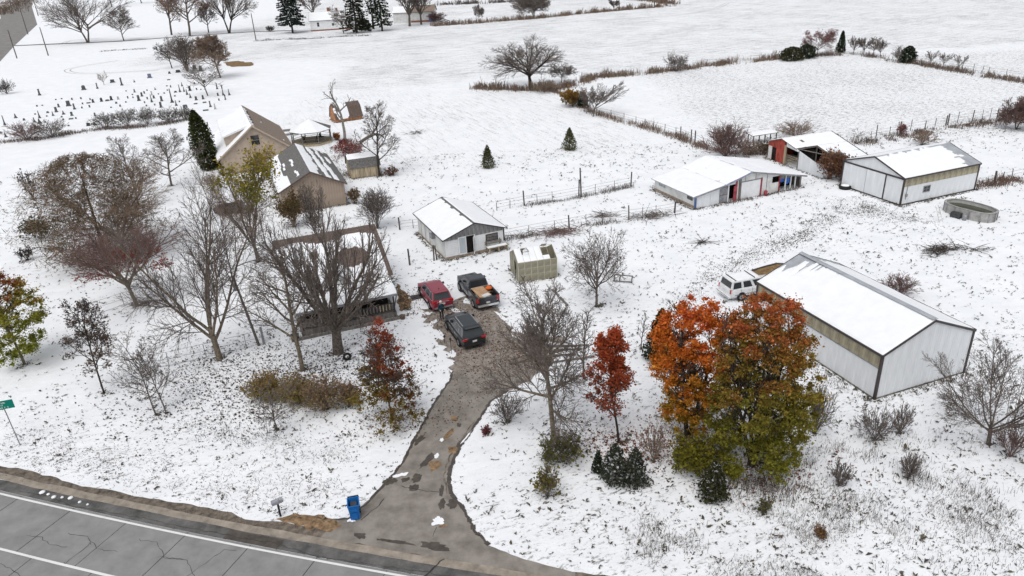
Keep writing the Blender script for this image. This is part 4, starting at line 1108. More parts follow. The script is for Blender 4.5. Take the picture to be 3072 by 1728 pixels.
gambrel('play_shed', 'little orange-sided shed with brown roof in the field behind the gazebo', (-30.65, 134.64), R(30), 5.0, 3.6, 0.7, 2.5, 0.8, 3.1, M['wood_orange'], M['shingle_dark'], lambda u, v: 0.4 - abs(u-1.6)*0.8 + 0.7 + 0.3*noise.noise(Vector((u, v, 2))) - (0.9 if u > 2.6 else 0) - 0.5*(1.6-v)*0.6, 55)

gz = thing('gazebo', 'snow-roofed timber gazebo with open sides behind the tan house', 'gazebo', (-31.9, 120.3), R(10))
n = 8; rg = 3.3
for i in range(n):
    a0, a1 = 2*PI*(i+.5)/n, 2*PI*(i+1.5)/n
    p0, p1 = (rg*1.08*math.cos(a0), rg*1.08*math.sin(a0), 2.2), (rg*1.08*math.cos(a1), rg*1.08*math.sin(a1), 2.2)
    ro = MB().plate([p0, p1, (0, 0, 3.75)], 0.08).build('roof', M['shingle'], gz)
    if not (a0 > 5.4):
        q = [Vector(p)*0.99 + Vector((0, 0, 0.06)) for p in (p0, p1)]
        MB().plate([tuple(q[0]), tuple(q[1]), (0, 0, 3.86)], 0.07).build('roof_snow', M['snow'], ro)
    c_ = (rg*math.cos(a0), rg*math.sin(a0))
    MB().box(c_[0]-.07, c_[1]-.07, 0.25, c_[0]+.07, c_[1]+.07, 2.2).build('post', M['wood_grey'], gz)
    for z in (0.55, 1.05): MB().tube((*c_, z), (rg*math.cos(a1), rg*math.sin(a1), z), 0.035, n=4).build('rail', M['wood_grey'], gz)
    MB().tube((*c_, 2.15), (rg*math.cos(a1), rg*math.sin(a1), 2.15), 0.07, n=4).build('header', M['trim_dark'], gz)
MB().prism([((rg+.2)*math.cos(2*PI*(i+.5)/n), (rg+.2)*math.sin(2*PI*(i+.5)/n)) for i in range(n)], 'z', 0.0, 0.28).build('deck', M['wood_pale'], gz)
for i, (x, y, rot) in enumerate(((-1.2, -1.2, 0.4), (0.9, -1.4, -0.5), (1.6, 0.4, 1.2))):
    c_ = math.cos(R(10)); s_ = math.sin(R(10))
    ch = thing('garden_chair', ('reddish chair under the left of the gazebo', 'dark chair under the middle of the gazebo', 'dark chair under the right of the gazebo')[i], 'chair', (-31.9+c_*x-s_*y, 120.3+s_*x+c_*y, 0.28), rot, 'chairs in the gazebo')
    mm = M['shingle_dark'] if i == 0 else M['black_plastic']
    MB().box(-.28, -.28, .40, .28, .28, .46).build('seat', mm, ch); MB().box(-.28, .24, .46, .28, .30, 1.0).build('backrest', mm, ch)
    for a in (-.25, .21):
        for b in (-.25, .21): MB().box(a, b, 0, a+.05, b+.05, .40).build('leg', mm, ch)
tb = thing('patio_table', 'low grey table beside the gazebo', 'table', (-37.28, 126.89), 0.3)
MB().box(-1.3, -.8, .75, 1.3, .8, .83).build('table_top', M['wood_grey'], tb)
for a in (-1.2, 1.1):
    for b in (-.7, .6): MB().box(a, b, 0, a+.1, b+.1, .75).build('leg', M['wood_grey'], tb)

# ------------------------------------------------------------------ near house with porch (behind the big tree)
A8, N8 = (-17.0, 52.45), R(20.5)
W8 = 8.4
nh = thing('farmhouse', 'snow-roofed farmhouse with brown ridge and dark front porch, behind the big bare tree', 'house', A8, N8)
foot(A8, N8, W8, 14)
y0h, y1h, yr, zr8, ze8 = 2.6, 13.0, 8.4, 5.5, 2.95
MB().prism([(y0h, 0), (y1h, 0), (y1h, ze8-.05), (yr, zr8-.06), (y0h, ze8-.05)], 'x', -0.6, -0.48).build('wall', M['white_paint'], nh)
MB().prism([(y0h, 0), (y1h, 0), (y1h, ze8-.05), (yr, zr8-.06), (y0h, ze8-.05)], 'x', 7.7, 7.82).build('wall', M['white_paint'], nh)
wfh = MB().box(-0.47, y0h, 0, 7.69, y0h+.12, ze8-.08).build('wall', M['white_dirty'], nh)
MB().box(-0.47, y1h-.12, 0, 7.69, y1h, ze8-.08).build('wall', M['white_paint'], nh)
for k in range(9): MB().prism([(y0h-.03, .3+k*.28), (y0h-.004, .3+k*.28), (y0h-.004, .57+k*.28), (y0h-.012, .57+k*.28)], 'x', -0.45, 7.67).build('siding_board', M['white_dirty'], wfh)
for s, (ya, za, yb, zb) in (('f', (y0h-.3, ze8-.1, yr, zr8)), ('b', (yr, zr8, y1h+.3, ze8-.1))):
    ro = MB().plate([(-.95, ya, za), (8.15, ya, za), (8.15, yb-.002, zb), (-.95, yb-.002, zb)], .08).build('roof', M['shingle_dark'], nh)
    lv = math.hypot(yb-ya, zb-za)
    if s == 'f':
        snow(ro, (-.95, ya, za), (1, 0, 0), (0, yb-ya, zb-za), 9.1, lv, lambda u, v: min(lv-v-1.05+0.55*noise.noise(Vector((u*.55, 0, 1.5))) + 0.2*noise.noise(Vector((u*2, v, 1))), 8.6-u+0.2*noise.noise(Vector((v, 2, 2))),
              math.hypot((u-6.2)*.9, v-3.0)-1.35 + 0.3*noise.noise(Vector((u*2, v*2, 8))), math.hypot((u-3.1)*1.3, v-4.0)-0.6 + 0.3*noise.noise(Vector((u*3, v*2, 4)))), 0.10, 0.18, 'roof_snow', 0.02, 61)
    else:
        snow(ro, (-.95, ya, za), (1, 0, 0), (0, yb-ya, zb-za), 9.1, lv, lambda u, v: v-0.5, 0.10, 0.3, 'roof_snow', 0.02, 62)
# front gable over the porch
MB().prism([(1.2, 2.4), (5.0, 2.4), (3.1, 4.15)], 'y', y0h-0.25, y0h+2.3).build('gable', M['white_paint'], nh)
for s, (xa, za, xb, zb) in (('l', (0.85, 2.22, 3.1, 4.32)), ('r', (3.1, 4.32, 5.35, 2.22))):
    ro = MB().plate([(xa, y0h-.5, za), (xb, y0h-.5, zb), (xb, y0h+2.9, zb), (xa, y0h+2.9, za)], .07).build('gable_roof', M['shingle_dark'], nh)
    snow(ro, (xa, y0h-.5, za), (0, 1, 0), (xb-xa, 0, zb-za), 3.4, math.hypot(xb-xa, zb-za), None, .09, .2, 'roof_snow', .04, 63)
    MB().prism([(xa, za-.16), (xb, zb-.16), (xb, zb+.03), (xa, za+.03)], 'y', y0h-.56, y0h-.505).build('rake_trim', M['trim_grey'], nh)
# porch
MB().box(-0.3, -0.1, 0, 7.6, y0h-.01, 0.45).build('porch_floor', M['wood_grey'], nh)
pr_ = MB().plate([(-.5, -.35, 2.25), (7.8, -.35, 2.25), (7.8, y0h-.02, 2.82), (-.5, y0h-.02, 2.82)], .08).build('porch_roof', M['metal_roof'], nh)
snow(pr_, (-.5, -.35, 2.25), (1, 0, 0), (0, y0h+.33, .57), 8.3, 3.0, lambda u, v: 0.55 - 0.9*max(0, noise.noise(Vector((u*.6, v*.8, 3)))) - (0.5 if 4.5 < u < 6.8 and v > 1.2 else 0), .08, .18, 'roof_snow', .02, 64)
MB().box(-.5, -.42, 2.06, 7.8, -.36, 2.26).build('porch_fascia', M['trim_grey'], nh)
MB().box(0.1, y0h-.9, .46, 7.3, y0h-.85, 2.05).build('interior_shade_sheet', M['dark'], nh)  # dark sheet standing in for the shade under the porch roof
for x in (-0.2, 1.7, 3.6, 5.5, 7.4): MB().box(x, -.06, .45, x+.13, .07, 2.1).build('porch_post', M['trim_dark'], nh)
for z in (0.62, 1.25): MB().box(-.2, -.04, z, 7.5, .03, z+.07).build('porch_rail', M['trim_dark'], nh)
k = 0; x = 0.0
while x < 7.4:
    MB().box(x, -.03, .69, x+.09, .02, 1.25).build('baluster', M['wood_pale'] if 1.4 < x < 3.0 or 6.0 < x < 7.2 else M['wood_grey'], nh); x += .27
MB().box(-1.2, -.75, 0, 8.0, -.55, .22).build('garden_edge', M['wood_grey'], nh)
MB().lathe([(.30, 0), (.34, .45), (.38, .5), (.3, .5)], (-.9, -.5, 0), 12).build('tub', M['stone_dark'], nh)
MB().lathe([(.20, 0), (.24, .3), (.27, .33), (.2, .33)], (7.9, -.75, 0), 12).build('tub', M['shingle_dark'], nh)
MB().tube((0.6, 5.2, 3.9), (0.6, 5.2, 5.5), .13, n=10).build('flue_pipe', M['steel'], nh)
MB().lathe([(.24, 0), (.24, .1), (.05, .22)], (0.6, 5.2, 5.45), 10).build('flue_cap', M['steel'], nh)
MB().tube((7.8, -.3, 2.4), (7.75, 1.5, .1), .05).build('downpipe', M['wood_grey'], nh)
sheet('bare_earth_patch', [(-10.83, 61.82), (-9.85, 60.1), (-8.94, 58.06), (-8.92, 56.42), (-9.72, 55.87), (-10.25, 57.88)], 0.012, M['dirt_orange'], 'brown leaf-strewn earth at the end of the farmhouse porch', 'bare earth', 0.25, 0.3, 5)

# ------------------------------------------------------------------ far white house and barn
fh = thing('white_house', 'far white ranch house with snowy roof among dark conifers', 'house', (-76.7, 315.3), R(10))
w_, l_, e_, z_ = 19.5, 9.0, 4.1, 7.0
MB().box(0, 0, 0, w_, l_, e_).build('wall', M['white_paint'], fh)
for x in (-.02, w_-.1): MB().prism([(0, e_+.01), (l_, e_+.01), (l_/2, z_-.15)], 'x', x, x+.12).build('gable', M['white_paint'], fh)
for a, b in (((-.4, e_-.1), (l_/2, z_)), ((l_/2, z_), (l_+.4, e_-.1))):
    ro = MB().plate([(-.4, a[0], a[1]), (w_+.4, a[0], a[1]), (w_+.4, b[0], b[1]), (-.4, b[0], b[1])], .15).build('roof', M['shingle'], fh)
    snow(ro, (-.4, a[0], a[1]), (1, 0, 0), (0, b[0]-a[0], b[1]-a[1]), w_+.8, math.hypot(b[0]-a[0], b[1]-a[1]), lambda u, v: .5+.5*noise.noise(Vector((u*.4, v, 2))) - (0.5 if 10 < u < 15 else 0), .12, .4, 'roof_snow', .05, 71)
MB().box(-.05, -.05, 0, w_+.05, -.005, .5).build('footing', M['brick'], fh)
for x, h in ((2.6, 1.8), (8.5, 1.2), (12.0, 2.0), (13.8, 2.0), (15.0, 2.0)): window(fh, (0, -.01), 0, x, 1.6, 1.1, h, .12, M['white_paint'], M['glass'], (1, 2))
MB().box(7.2, 5.2, 5.6, 8.4, 6.2, 8.4).build('chimney', M['brick'], fh)
MB().box(10.6, 5.2, 5.6, 11.5, 6.0, 8.0).build('chimney', M['brick'], fh)
fb = thing('far_barn', 'far long white outbuilding with snowy roof and violet door', 'barn', (-45.0, 332.8), R(-3))
w_, l_, e_, z_ = 17.5, 9.0, 4.3, 6.6
MB().box(0, 0, 0, w_, l_, e_).build('wall', M['white_dirty'], fb)
for x in (-.02, w_-.1): MB().prism([(0, e_+.01), (l_, e_+.01), (l_/2, z_-.15)], 'x', x, x+.12).build('gable', M['white_dirty'], fb)
for a, b in (((-.4, e_-.1), (l_/2, z_)), ((l_/2, z_), (l_+.4, e_-.1))):
    ro = MB().plate([(-.4, a[0], a[1]), (w_+.4, a[0], a[1]), (w_+.4, b[0], b[1]), (-.4, b[0], b[1])], .15).build('roof', M['shingle_brown'], fb)
    snow(ro, (-.4, a[0], a[1]), (1, 0, 0), (0, b[0]-a[0], b[1]-a[1]), w_+.8, math.hypot(b[0]-a[0], b[1]-a[1]), lambda u, v: .5 - max(0, u-6)*.2, .12, .4, 'roof_snow', .05, 72)
MB().box(7.5, -.06, 0, w_+.05, -.006, .8).build('footing', M['brick'], fb)
MB().box(15.2, -.10, 0, 17.2, -.03, 3.2).build('door', M['purple'], fb)

# ------------------------------------------------------------------ fences
def fence(name, label, pts, post_h=1.2, wires=(0.4, 0.8, 1.15), m=None, post_r=0.05, group=None, heights=None, every=None):
    """posts at pts (x, y[, h[, r]]); wires strung between them"""
    t = thing(name, label, 'fence', pts[0][:2], 0, group)
    ox, oy = pts[0][:2]
    rng = random.Random(int(ox*13+oy))
    tops = []
    for i, p in enumerate(pts):
        h = p[2] if len(p) > 2 else post_h
        r = p[3] if len(p) > 3 else post_r
        lx, ly = rng.uniform(-.05, .05)*h, rng.uniform(-.05, .05)*h
        MB().tube((p[0]-ox, p[1]-oy, 0), (p[0]-ox+lx, p[1]-oy+ly, h), r, r*.9, 7).build('post', m or M['post'], t)
        tops.append((p[0]-ox, p[1]-oy, h))
    for zc in wires:
        mb = MB()
        for a, b in zip(tops, tops[1:]):
            mb.tube((a[0], a[1], zc), (b[0], b[1], zc), 0.014, n=3, caps=False)
        mb.build('wire', M['wire'], t)
    return t
fence('wire_fence', 'wire fence with tall posts and weeds behind the white workshop', [(-1.31, 80.98, 1.0, 0.04), (0.24, 81.59, 1.0, 0.04), (1.96, 82.34, 1.82, 0.09), (3.55, 82.98, 1.1, 0.035), (5.4, 83.43, 1.2, 0.035), (8.69, 84.74, 2.1, 0.08), (8.95, 84.39, 3.62, 0.1), (10.78, 85.5, 1.2, 0.035), (13.33, 86.53, 1.2, 0.035), (15.54, 87.64, 1.85, 0.09)])
fence('wire_fence', 'low wire fence running along the brush piles toward the long shed', [(-0.58, 71.44, 1.52, 0.09), (2.06, 72.47, 1.1, 0.035), (4.94, 73.5, 1.1, 0.035), (6.53, 74.0, 1.5, 0.09), (8.47, 74.71, 1.2, 0.035), (10.26, 75.08, 1.2, 0.035), (13.29, 75.66, 1.66, 0.08), (14.8, 75.95, 1.3, 0.035), (16.43, 76.36, 1.3, 0.035), (18.67, 77.09, 1.31, 0.1)])
fence('pasture_fence', 'weedy post fence running down from the tall hedge corner to the red barn', [(16.59, 130.22), (18.69, 127.07), (20.52, 123.78), (22.07, 120.98), (23.15, 118.97), (24.09, 116.76), (25.48, 114.51), (26.66, 111.86), (27.19, 110.96, 1.7, 0.09), (28.13, 108.24, 1.8, 0.1), (28.46, 107.19, 1.9, 0.1), (29.01, 104.69)], 1.4, (.5, .9, 1.3))
fence('pasture_fence', 'wire fence with leaning posts between the pasture and the pole barn paddock', [(50.83, 102.56, 1.1, 0.04), (53.31, 103.94, 1.3, 0.04), (54.42, 104.68, 2.0, 0.07), (56.87, 105.64, 1.4, 0.05), (58.99, 106.69, 1.8, 0.09), (61.22, 108.01, 1.7, 0.05), (63.66, 108.52, 1.3, 0.07), (65.97, 109.88, 1.3, 0.05), (67.71, 110.04, 1.58, 0.1), (68.11, 110.22, 1.76, 0.1), (70.26, 111.39, 1.7, 0.05), (73.06, 112.16, 1.7, 0.08), (74.98, 112.86, 1.5, 0.04), (76.38, 113.11, 1.7, 0.04), (77.15, 112.64, 1.6, 0.08), (80.14, 114.29, 1.6, 0.05), (83.42, 115.62, 1.5, 0.08)], 1.4, (.4, .8, 1.2))
fence('paddock_fence', 'leaning wooden posts in rusty weeds right of the far pole barn', [(54.87, 81.14, 1.2, 0.08), (57.97, 82.35, 1.3, 0.12), (59.24, 82.95, 1.0, 0.05), (60.75, 83.51, 1.1, 0.05), (62.77, 84.33, 1.2, 0.07)], 1.2, (.4, .8))
fence('hedge_fence', 'old wire fence half hidden in the far right hedge', [(91.01, 173.53), (94.41, 163.61), (95.14, 159.89), (96.11, 156.23), (96.43, 155.04), (97.32, 152.62), (97.78, 150.41), (97.76, 148.4), (99.21, 145.02), (100.41, 141.37)], 1.7, (.6, 1.1, 1.5))
fence('garden_fence', 'wire fence with dark posts between the farmhouse and the workshop', [(-12.13, 76.19, 1.45, 0.09), (-10.66, 76.48, 1.0, 0.035), (-9.77, 76.48, 1.2, 0.05)], 1.2, (.3, .7, 1.0))
fence('workshop_fence', 'bare posts and a brace beside the near left corner of the workshop', [(-9.94, 65.99, 1.73, 0.09), (-7.61, 66.79, 1.66, 0.08), (-7.35, 66.96, 1.54, 0.07), (-6.44, 67.66, 1.59, 0.08)], 1.3, ())
fence('chain_link_fence', 'chain link fence with top rail crossing the near lawn below the tall bare tree', [(-29.27, 48.14, 1.2, 0.03), (-26.61, 48.57, 1.2, 0.03), (-24.12, 49.62, 1.2, 0.03), (-21.37, 50.86, 1.2, 0.03), (-20.15, 51.43, 1.52, 0.1)], 1.2, (1.2, 0.6, .05), M['steel'])
fence('chain_link_fence', 'chain link fence and gate frame beside the red-leaved vase tree', [(-37.63, 57.37, 1.35, 0.05), (-36.87, 58.57, 1.2, 0.03), (-35.39, 60.07, 1.2, 0.03), (-32.69, 61.93, 1.2, 0.03), (-30.62, 63.3, 1.2, 0.03)], 1.2, (1.2, 0.6, .05), M['steel'])

bf = fence('board_fence', 'far dark board fence running down from the outbuilding with the violet door', [(-27.12, 336.29), (-24.63, 327.62), (-21.98, 317.53), (-19.67, 311.34)], 1.9, (), None, .12)
mbf = [(-27.12, 336.29), (-19.67, 311.34)]
for z in (.5, 1.1, 1.7): MB().cbox(((mbf[1][0]-mbf[0][0])/2, (mbf[1][1]-mbf[0][1])/2, z), (math.dist(*mbf), .10, .28), math.atan2(mbf[1][1]-mbf[0][1], mbf[1][0]-mbf[0][0])).build('board', M['post'], bf)
# poles
def pole(label, p, h, r=0.13, arm=False, group=None, lean=(0, 0)):
    t = thing('utility_pole', label, 'pole', p, 0.4, group)
    MB().tube((0, 0, 0), (lean[0], lean[1], h), r, r*.7, 8).build('shaft', M['pole'], t)
    if arm:
        MB().box(-1.1+lean[0], -.06, h-.7, 1.1+lean[0], .06, h-.55).build('crossarm', M['pole'], t)
    else:
        MB().tube((lean[0], lean[1]+.2, h-1.3), (lean[0], lean[1]+.2, h-.7), .14, n=8).build('insulator_can', M['steel'], t)
    return t
pole('leaning grey pole rising through the bare tree left of the farmhouse', (*(-20.45, 51.09),), 6.2, .11, lean=(-.75, .2))
pole('far utility pole between the country road and the twin-trunked tree', (-161.55, 274.3), 9.6, .2)
pole('far utility pole nearest the country road on its near verge', (-170.67, 270.76), 9.5, .2)
pole('far utility pole beside the country road with a can at its top', (-227.11, 374.44), 11.01, .22)
pole('farthest utility pole at the top left along the country road', (-306.8, 523.27), 14.07, .25)
pole('far utility pole standing by the white house lane', (-92.53, 292.47), 9.53, .2)
pole('far utility pole in the brush of the top hedge', (69.68, 344.63), 4.95, .25)

# ------------------------------------------------------------------ mailbox, bin, street sign and yard things
mbx = thing('mailbox', 'grey rural mailbox on a black post at the road edge', 'mailbox', (-13.45, 31.34), R(32))
MB().box(-.05, -.05, 0, .05, .05, .95).build('post', M['black_plastic'], mbx)
prof = [(-.13, .96), (.13, .96), (.13, 1.10)] + [(.13*math.cos(t), 1.10+.13*math.sin(t)) for t in [PI*k/8 for k in range(1, 8)]] + [(-.13, 1.10)]
MB().prism(prof, 'x', -.30, .30).build('box', mat('grey_mailbox', (.30, .30, .34), .5, .1, 2), mbx)
MB().prism([(y*.92, z*1.0-0.0) for y, z in prof], 'x', -.315, -.302).build('door', M['steel'], mbx)
MB().box(.05, -.15, 1.1, .08, -.135, 1.3).build('flag', M['steel'], mbx)

bn_ = thing('recycling_bin', 'blue wheeled recycling bin with open lid at the driveway mouth', 'bin', (-9.23, 31.01), R(12))
def ringbox(w0, d0, w1, d1, z0, z1): return [(-w0, -d0, z0), (w0, -d0, z0), (w0, d0, z0), (-w0, d0, z0), (-w1, -d1, z1), (w1, -d1, z1), (w1, d1, z1), (-w1, d1, z1)]
FB = [(0,3,2,1),(0,1,5,4),(1,2,6,5),(2,3,7,6),(3,0,4,7)]
b_ = MB(); b_.add(ringbox(.24, .28, .30, .36, .04, 1.02), FB); b_.add(ringbox(.21, .25, .27, .33, .08, 1.02), [tuple(reversed(f)) for f in FB])
b_.build('tub', M['bin_blue'], bn_)
rm = MB()
for (x0, y0, x1, y1) in ((-.33, -.39, .33, -.33), (-.33, .33, .33, .39), (-.33, -.33, -.27, .33), (.27, -.33, .33, .33)): rm.box(x0, y0, 1.0, x1, y1, 1.06)
rm.build('rim', M['bin_blue'], bn_)
for z0, z1, x in ((.12, .55, .14), (.66, .84, .20)):
    MB().box(-x, -.36-.05*(z0-.1), z0, x, -.27, z1).build('moulding', M['bin_blue'], bn_)
MB().cbox((0, .50, .62), (.60, .04, .85), 0).build('lid', M['black_plastic'], bn_)
MB().tube((-.28, .42, .98), (.28, .42, .98), .022).build('handle', M['bin_blue'], bn_)
for x in (-.27, .27): MB().tube((x-.03, .30, .11), (x+.03, .30, .11), .11, n=12).build('wheel', M['rubber'], bn_)
MB().box(.285, -.05, .75, .315, .12, .95).build('sticker', M['sign_white'], bn_)
MB().box(-.16, -.15, .88, .18, .18, .93).build('rubbish_bag', M['stone_dark'], bn_)

sg = thing('street_sign', 'green street name sign with three lines of white lettering on a grey post', 'sign', (-32.56, 39.23), R(16))
HS = 3.31
MB().tube((0, 0, 0), (-.06, 0, HS-.42), .035, n=8).build('post', M['steel'], sg)
bl = MB().box(-1.05, -.02, HS-.45, .55, .015, HS+.15).build('sign_blade', M['sign_green'], sg)
rr = random.Random(8)
for row, (z, x0) in enumerate(((HS+.0, -.92), (HS-.17, -.95), (HS-.34, -.90))):      # the lettering is too blurred in the photograph to read: broken strokes of the same size
    x = x0
    while x < (.12, .05, .22)[row]:
        wd = rr.uniform(.035, .06)
        MB().box(x, -.027, z-.045, x+.018, -.021, z+.055).build('letter_stroke', M['sign_white'], bl)
        MB().box(x+.018, -.0265, z+(.03 if rr.random() < .5 else -.045), x+wd, -.0215, z+(.055 if rr.random() < .5 else .0)).build('letter_stroke', M['sign_white'], bl)
        x += wd+.03
        if rr.random() < .16: x += .09
ty = thing('tyre', 'old black tyre leaning by the trunk of the big bare tree', 'tyre', (*(-12.79, 48.06), 0.33), R(20))
def torus(mb, R0, r0, axis='y', n=20, k=8, c=(0, 0, 0)):
    vs = []
    for i in range(n):
        a = 2*PI*i/n
        for j in range(k):
            b = 2*PI*j/k; rr_ = R0 + r0*math.cos(b)
            x, z, y = rr_*math.cos(a), rr_*math.sin(a), r0*1.1*math.sin(b)
            vs.append((c[0]+x, c[1]+y, c[2]+z) if axis == 'y' else (c[0]+x, c[1]+z, c[2]+y))
    mb.add(vs, [(i*k+j, ((i+1) % n)*k+j, ((i+1) % n)*k+(j+1) % k, i*k+(j+1) % k) for i in range(n) for j in range(k)])
    return mb
torus(MB(), .24, .095).build('tread', M['rubber'], ty, smooth=True)
torus(MB(), .16, .02).build('bead', M['black_plastic'], ty, smooth=True)
t2 = thing('tractor_tyre', 'large dark tyre lying in the snow at the pole barn corner', 'tyre', (40.21, 82.57), 0)
torus(MB(), .50, .20, 'z', c=(0, 0, .2)).build('tread', M['rubber'], t2, smooth=True)
MB().lathe([(.48, 0), (.5, .06), (.3, .12), (.02, .13)], (0, 0, .36), 14).build('snow_cap', M['snow'], t2, smooth=True)
for i, (p, h, lab) in enumerate((((-4.86, 48.22), 1.25, 'thin garden stake with a dark finial near the black car'), ((-5.48, 49.93), .55, 'short dark garden lamp in the snow near the black car'), ((-12.63, 53.17), .9, 'dark birdhouse on a stake above the red oak'))):
    t = thing('garden_stake', lab, 'stake', p, 0.3)
    MB().tube((0, 0, 0), (0, 0, h), .022, n=6).build('rod', M['black_plastic'], t)
    MB().lathe([(.05, 0), (.09, .05), (.09, .16), (.01, .26)], (0, 0, h-.05), 8).build('finial', M['black_plastic'], t)
mt = thing('snow_mat', 'flat dark board lying in the snow beside the red car', 'board', (-8.51, 58.59), R(20))
MB().box(-.55, -.45, .01, .55, .45, .06).build('board', M['stone_dark'], mt)
tr_ = thing('trestle', 'fallen wooden trestle frame under the orchard tree', 'frame', (10.01, 59.46), R(-20))
for p0, p1 in (((-.9, 0, .1), (.9, 0, .15)), ((-.8, .5, .5), (.8, .5, .5)), ((-.8, 0, .05), (-.8, .5, .55)), ((.8, 0, .05), (.8, .5, .55)), ((-.3, 0, .1), (-.3, .5, .5))):
    MB().tube(p0, p1, .06, n=5).build('beam', M['wood_grey'], tr_)
for i, (a, b, lab) in enumerate((((1200+1155/2.516, 500+935/2.516), (1200+1265/2.516, 500+1055/2.516), 'long dark timber in the snow left of the orchard tree'), ((1200+955/2.516, 500+965/2.516), (1200+1000/2.516, 500+1025/2.516), 'short dark timber in the snow behind the bare drive tree'))):
    g0, g1 = ((3.64, 58.51), (4.66, 55.27)) if i == 0 else ((1.27, 57.96), (1.7, 56.38))
    t = thing('timber', lab, 'timber', g0, 0)
    MB().tube((0, 0, .1), (g1[0]-g0[0], g1[1]-g0[1], .1), .12, .10, 7).build('beam', M['wood_grey'], t)
    MB().cbox(((g1[0]-g0[0])*.5, (g1[1]-g0[1])*.5, .22), (.3, .12, .03), 1).build('snow_cap', M['snow'], t)
    del t
lg_pts = (((1.82, 48.62), (5.65, 48.28)), ((2.67, 47.89), (5.08, 47.78)), ((2.24, 47.07), (4.5, 47.09)), ((2.55, 46.12), (5.82, 46.59)))
for i, (g0, g1) in enumerate(lg_pts):
    t = thing('long_pole', ('top pole of the pole stack by the bare drive tree', 'second pole down in the stack by the bare drive tree', 'short pole in the stack by the bare drive tree', 'lowest pole of the stack by the bare drive tree')[i], 'pole', g0, 0, 'poles stacked beside the drive')
    MB().tube((0, 0, .12), (g1[0]-g0[0], g1[1]-g0[1], .14), .10, .08, 7).build('shaft', M['wood_grey'], t)
    MB().tube((0.2, .03, .2), ((g1[0]-g0[0])*.8, (g1[1]-g0[1])*.8, .21), .05, .04, 5).build('snow_cap', M['snow'], t)

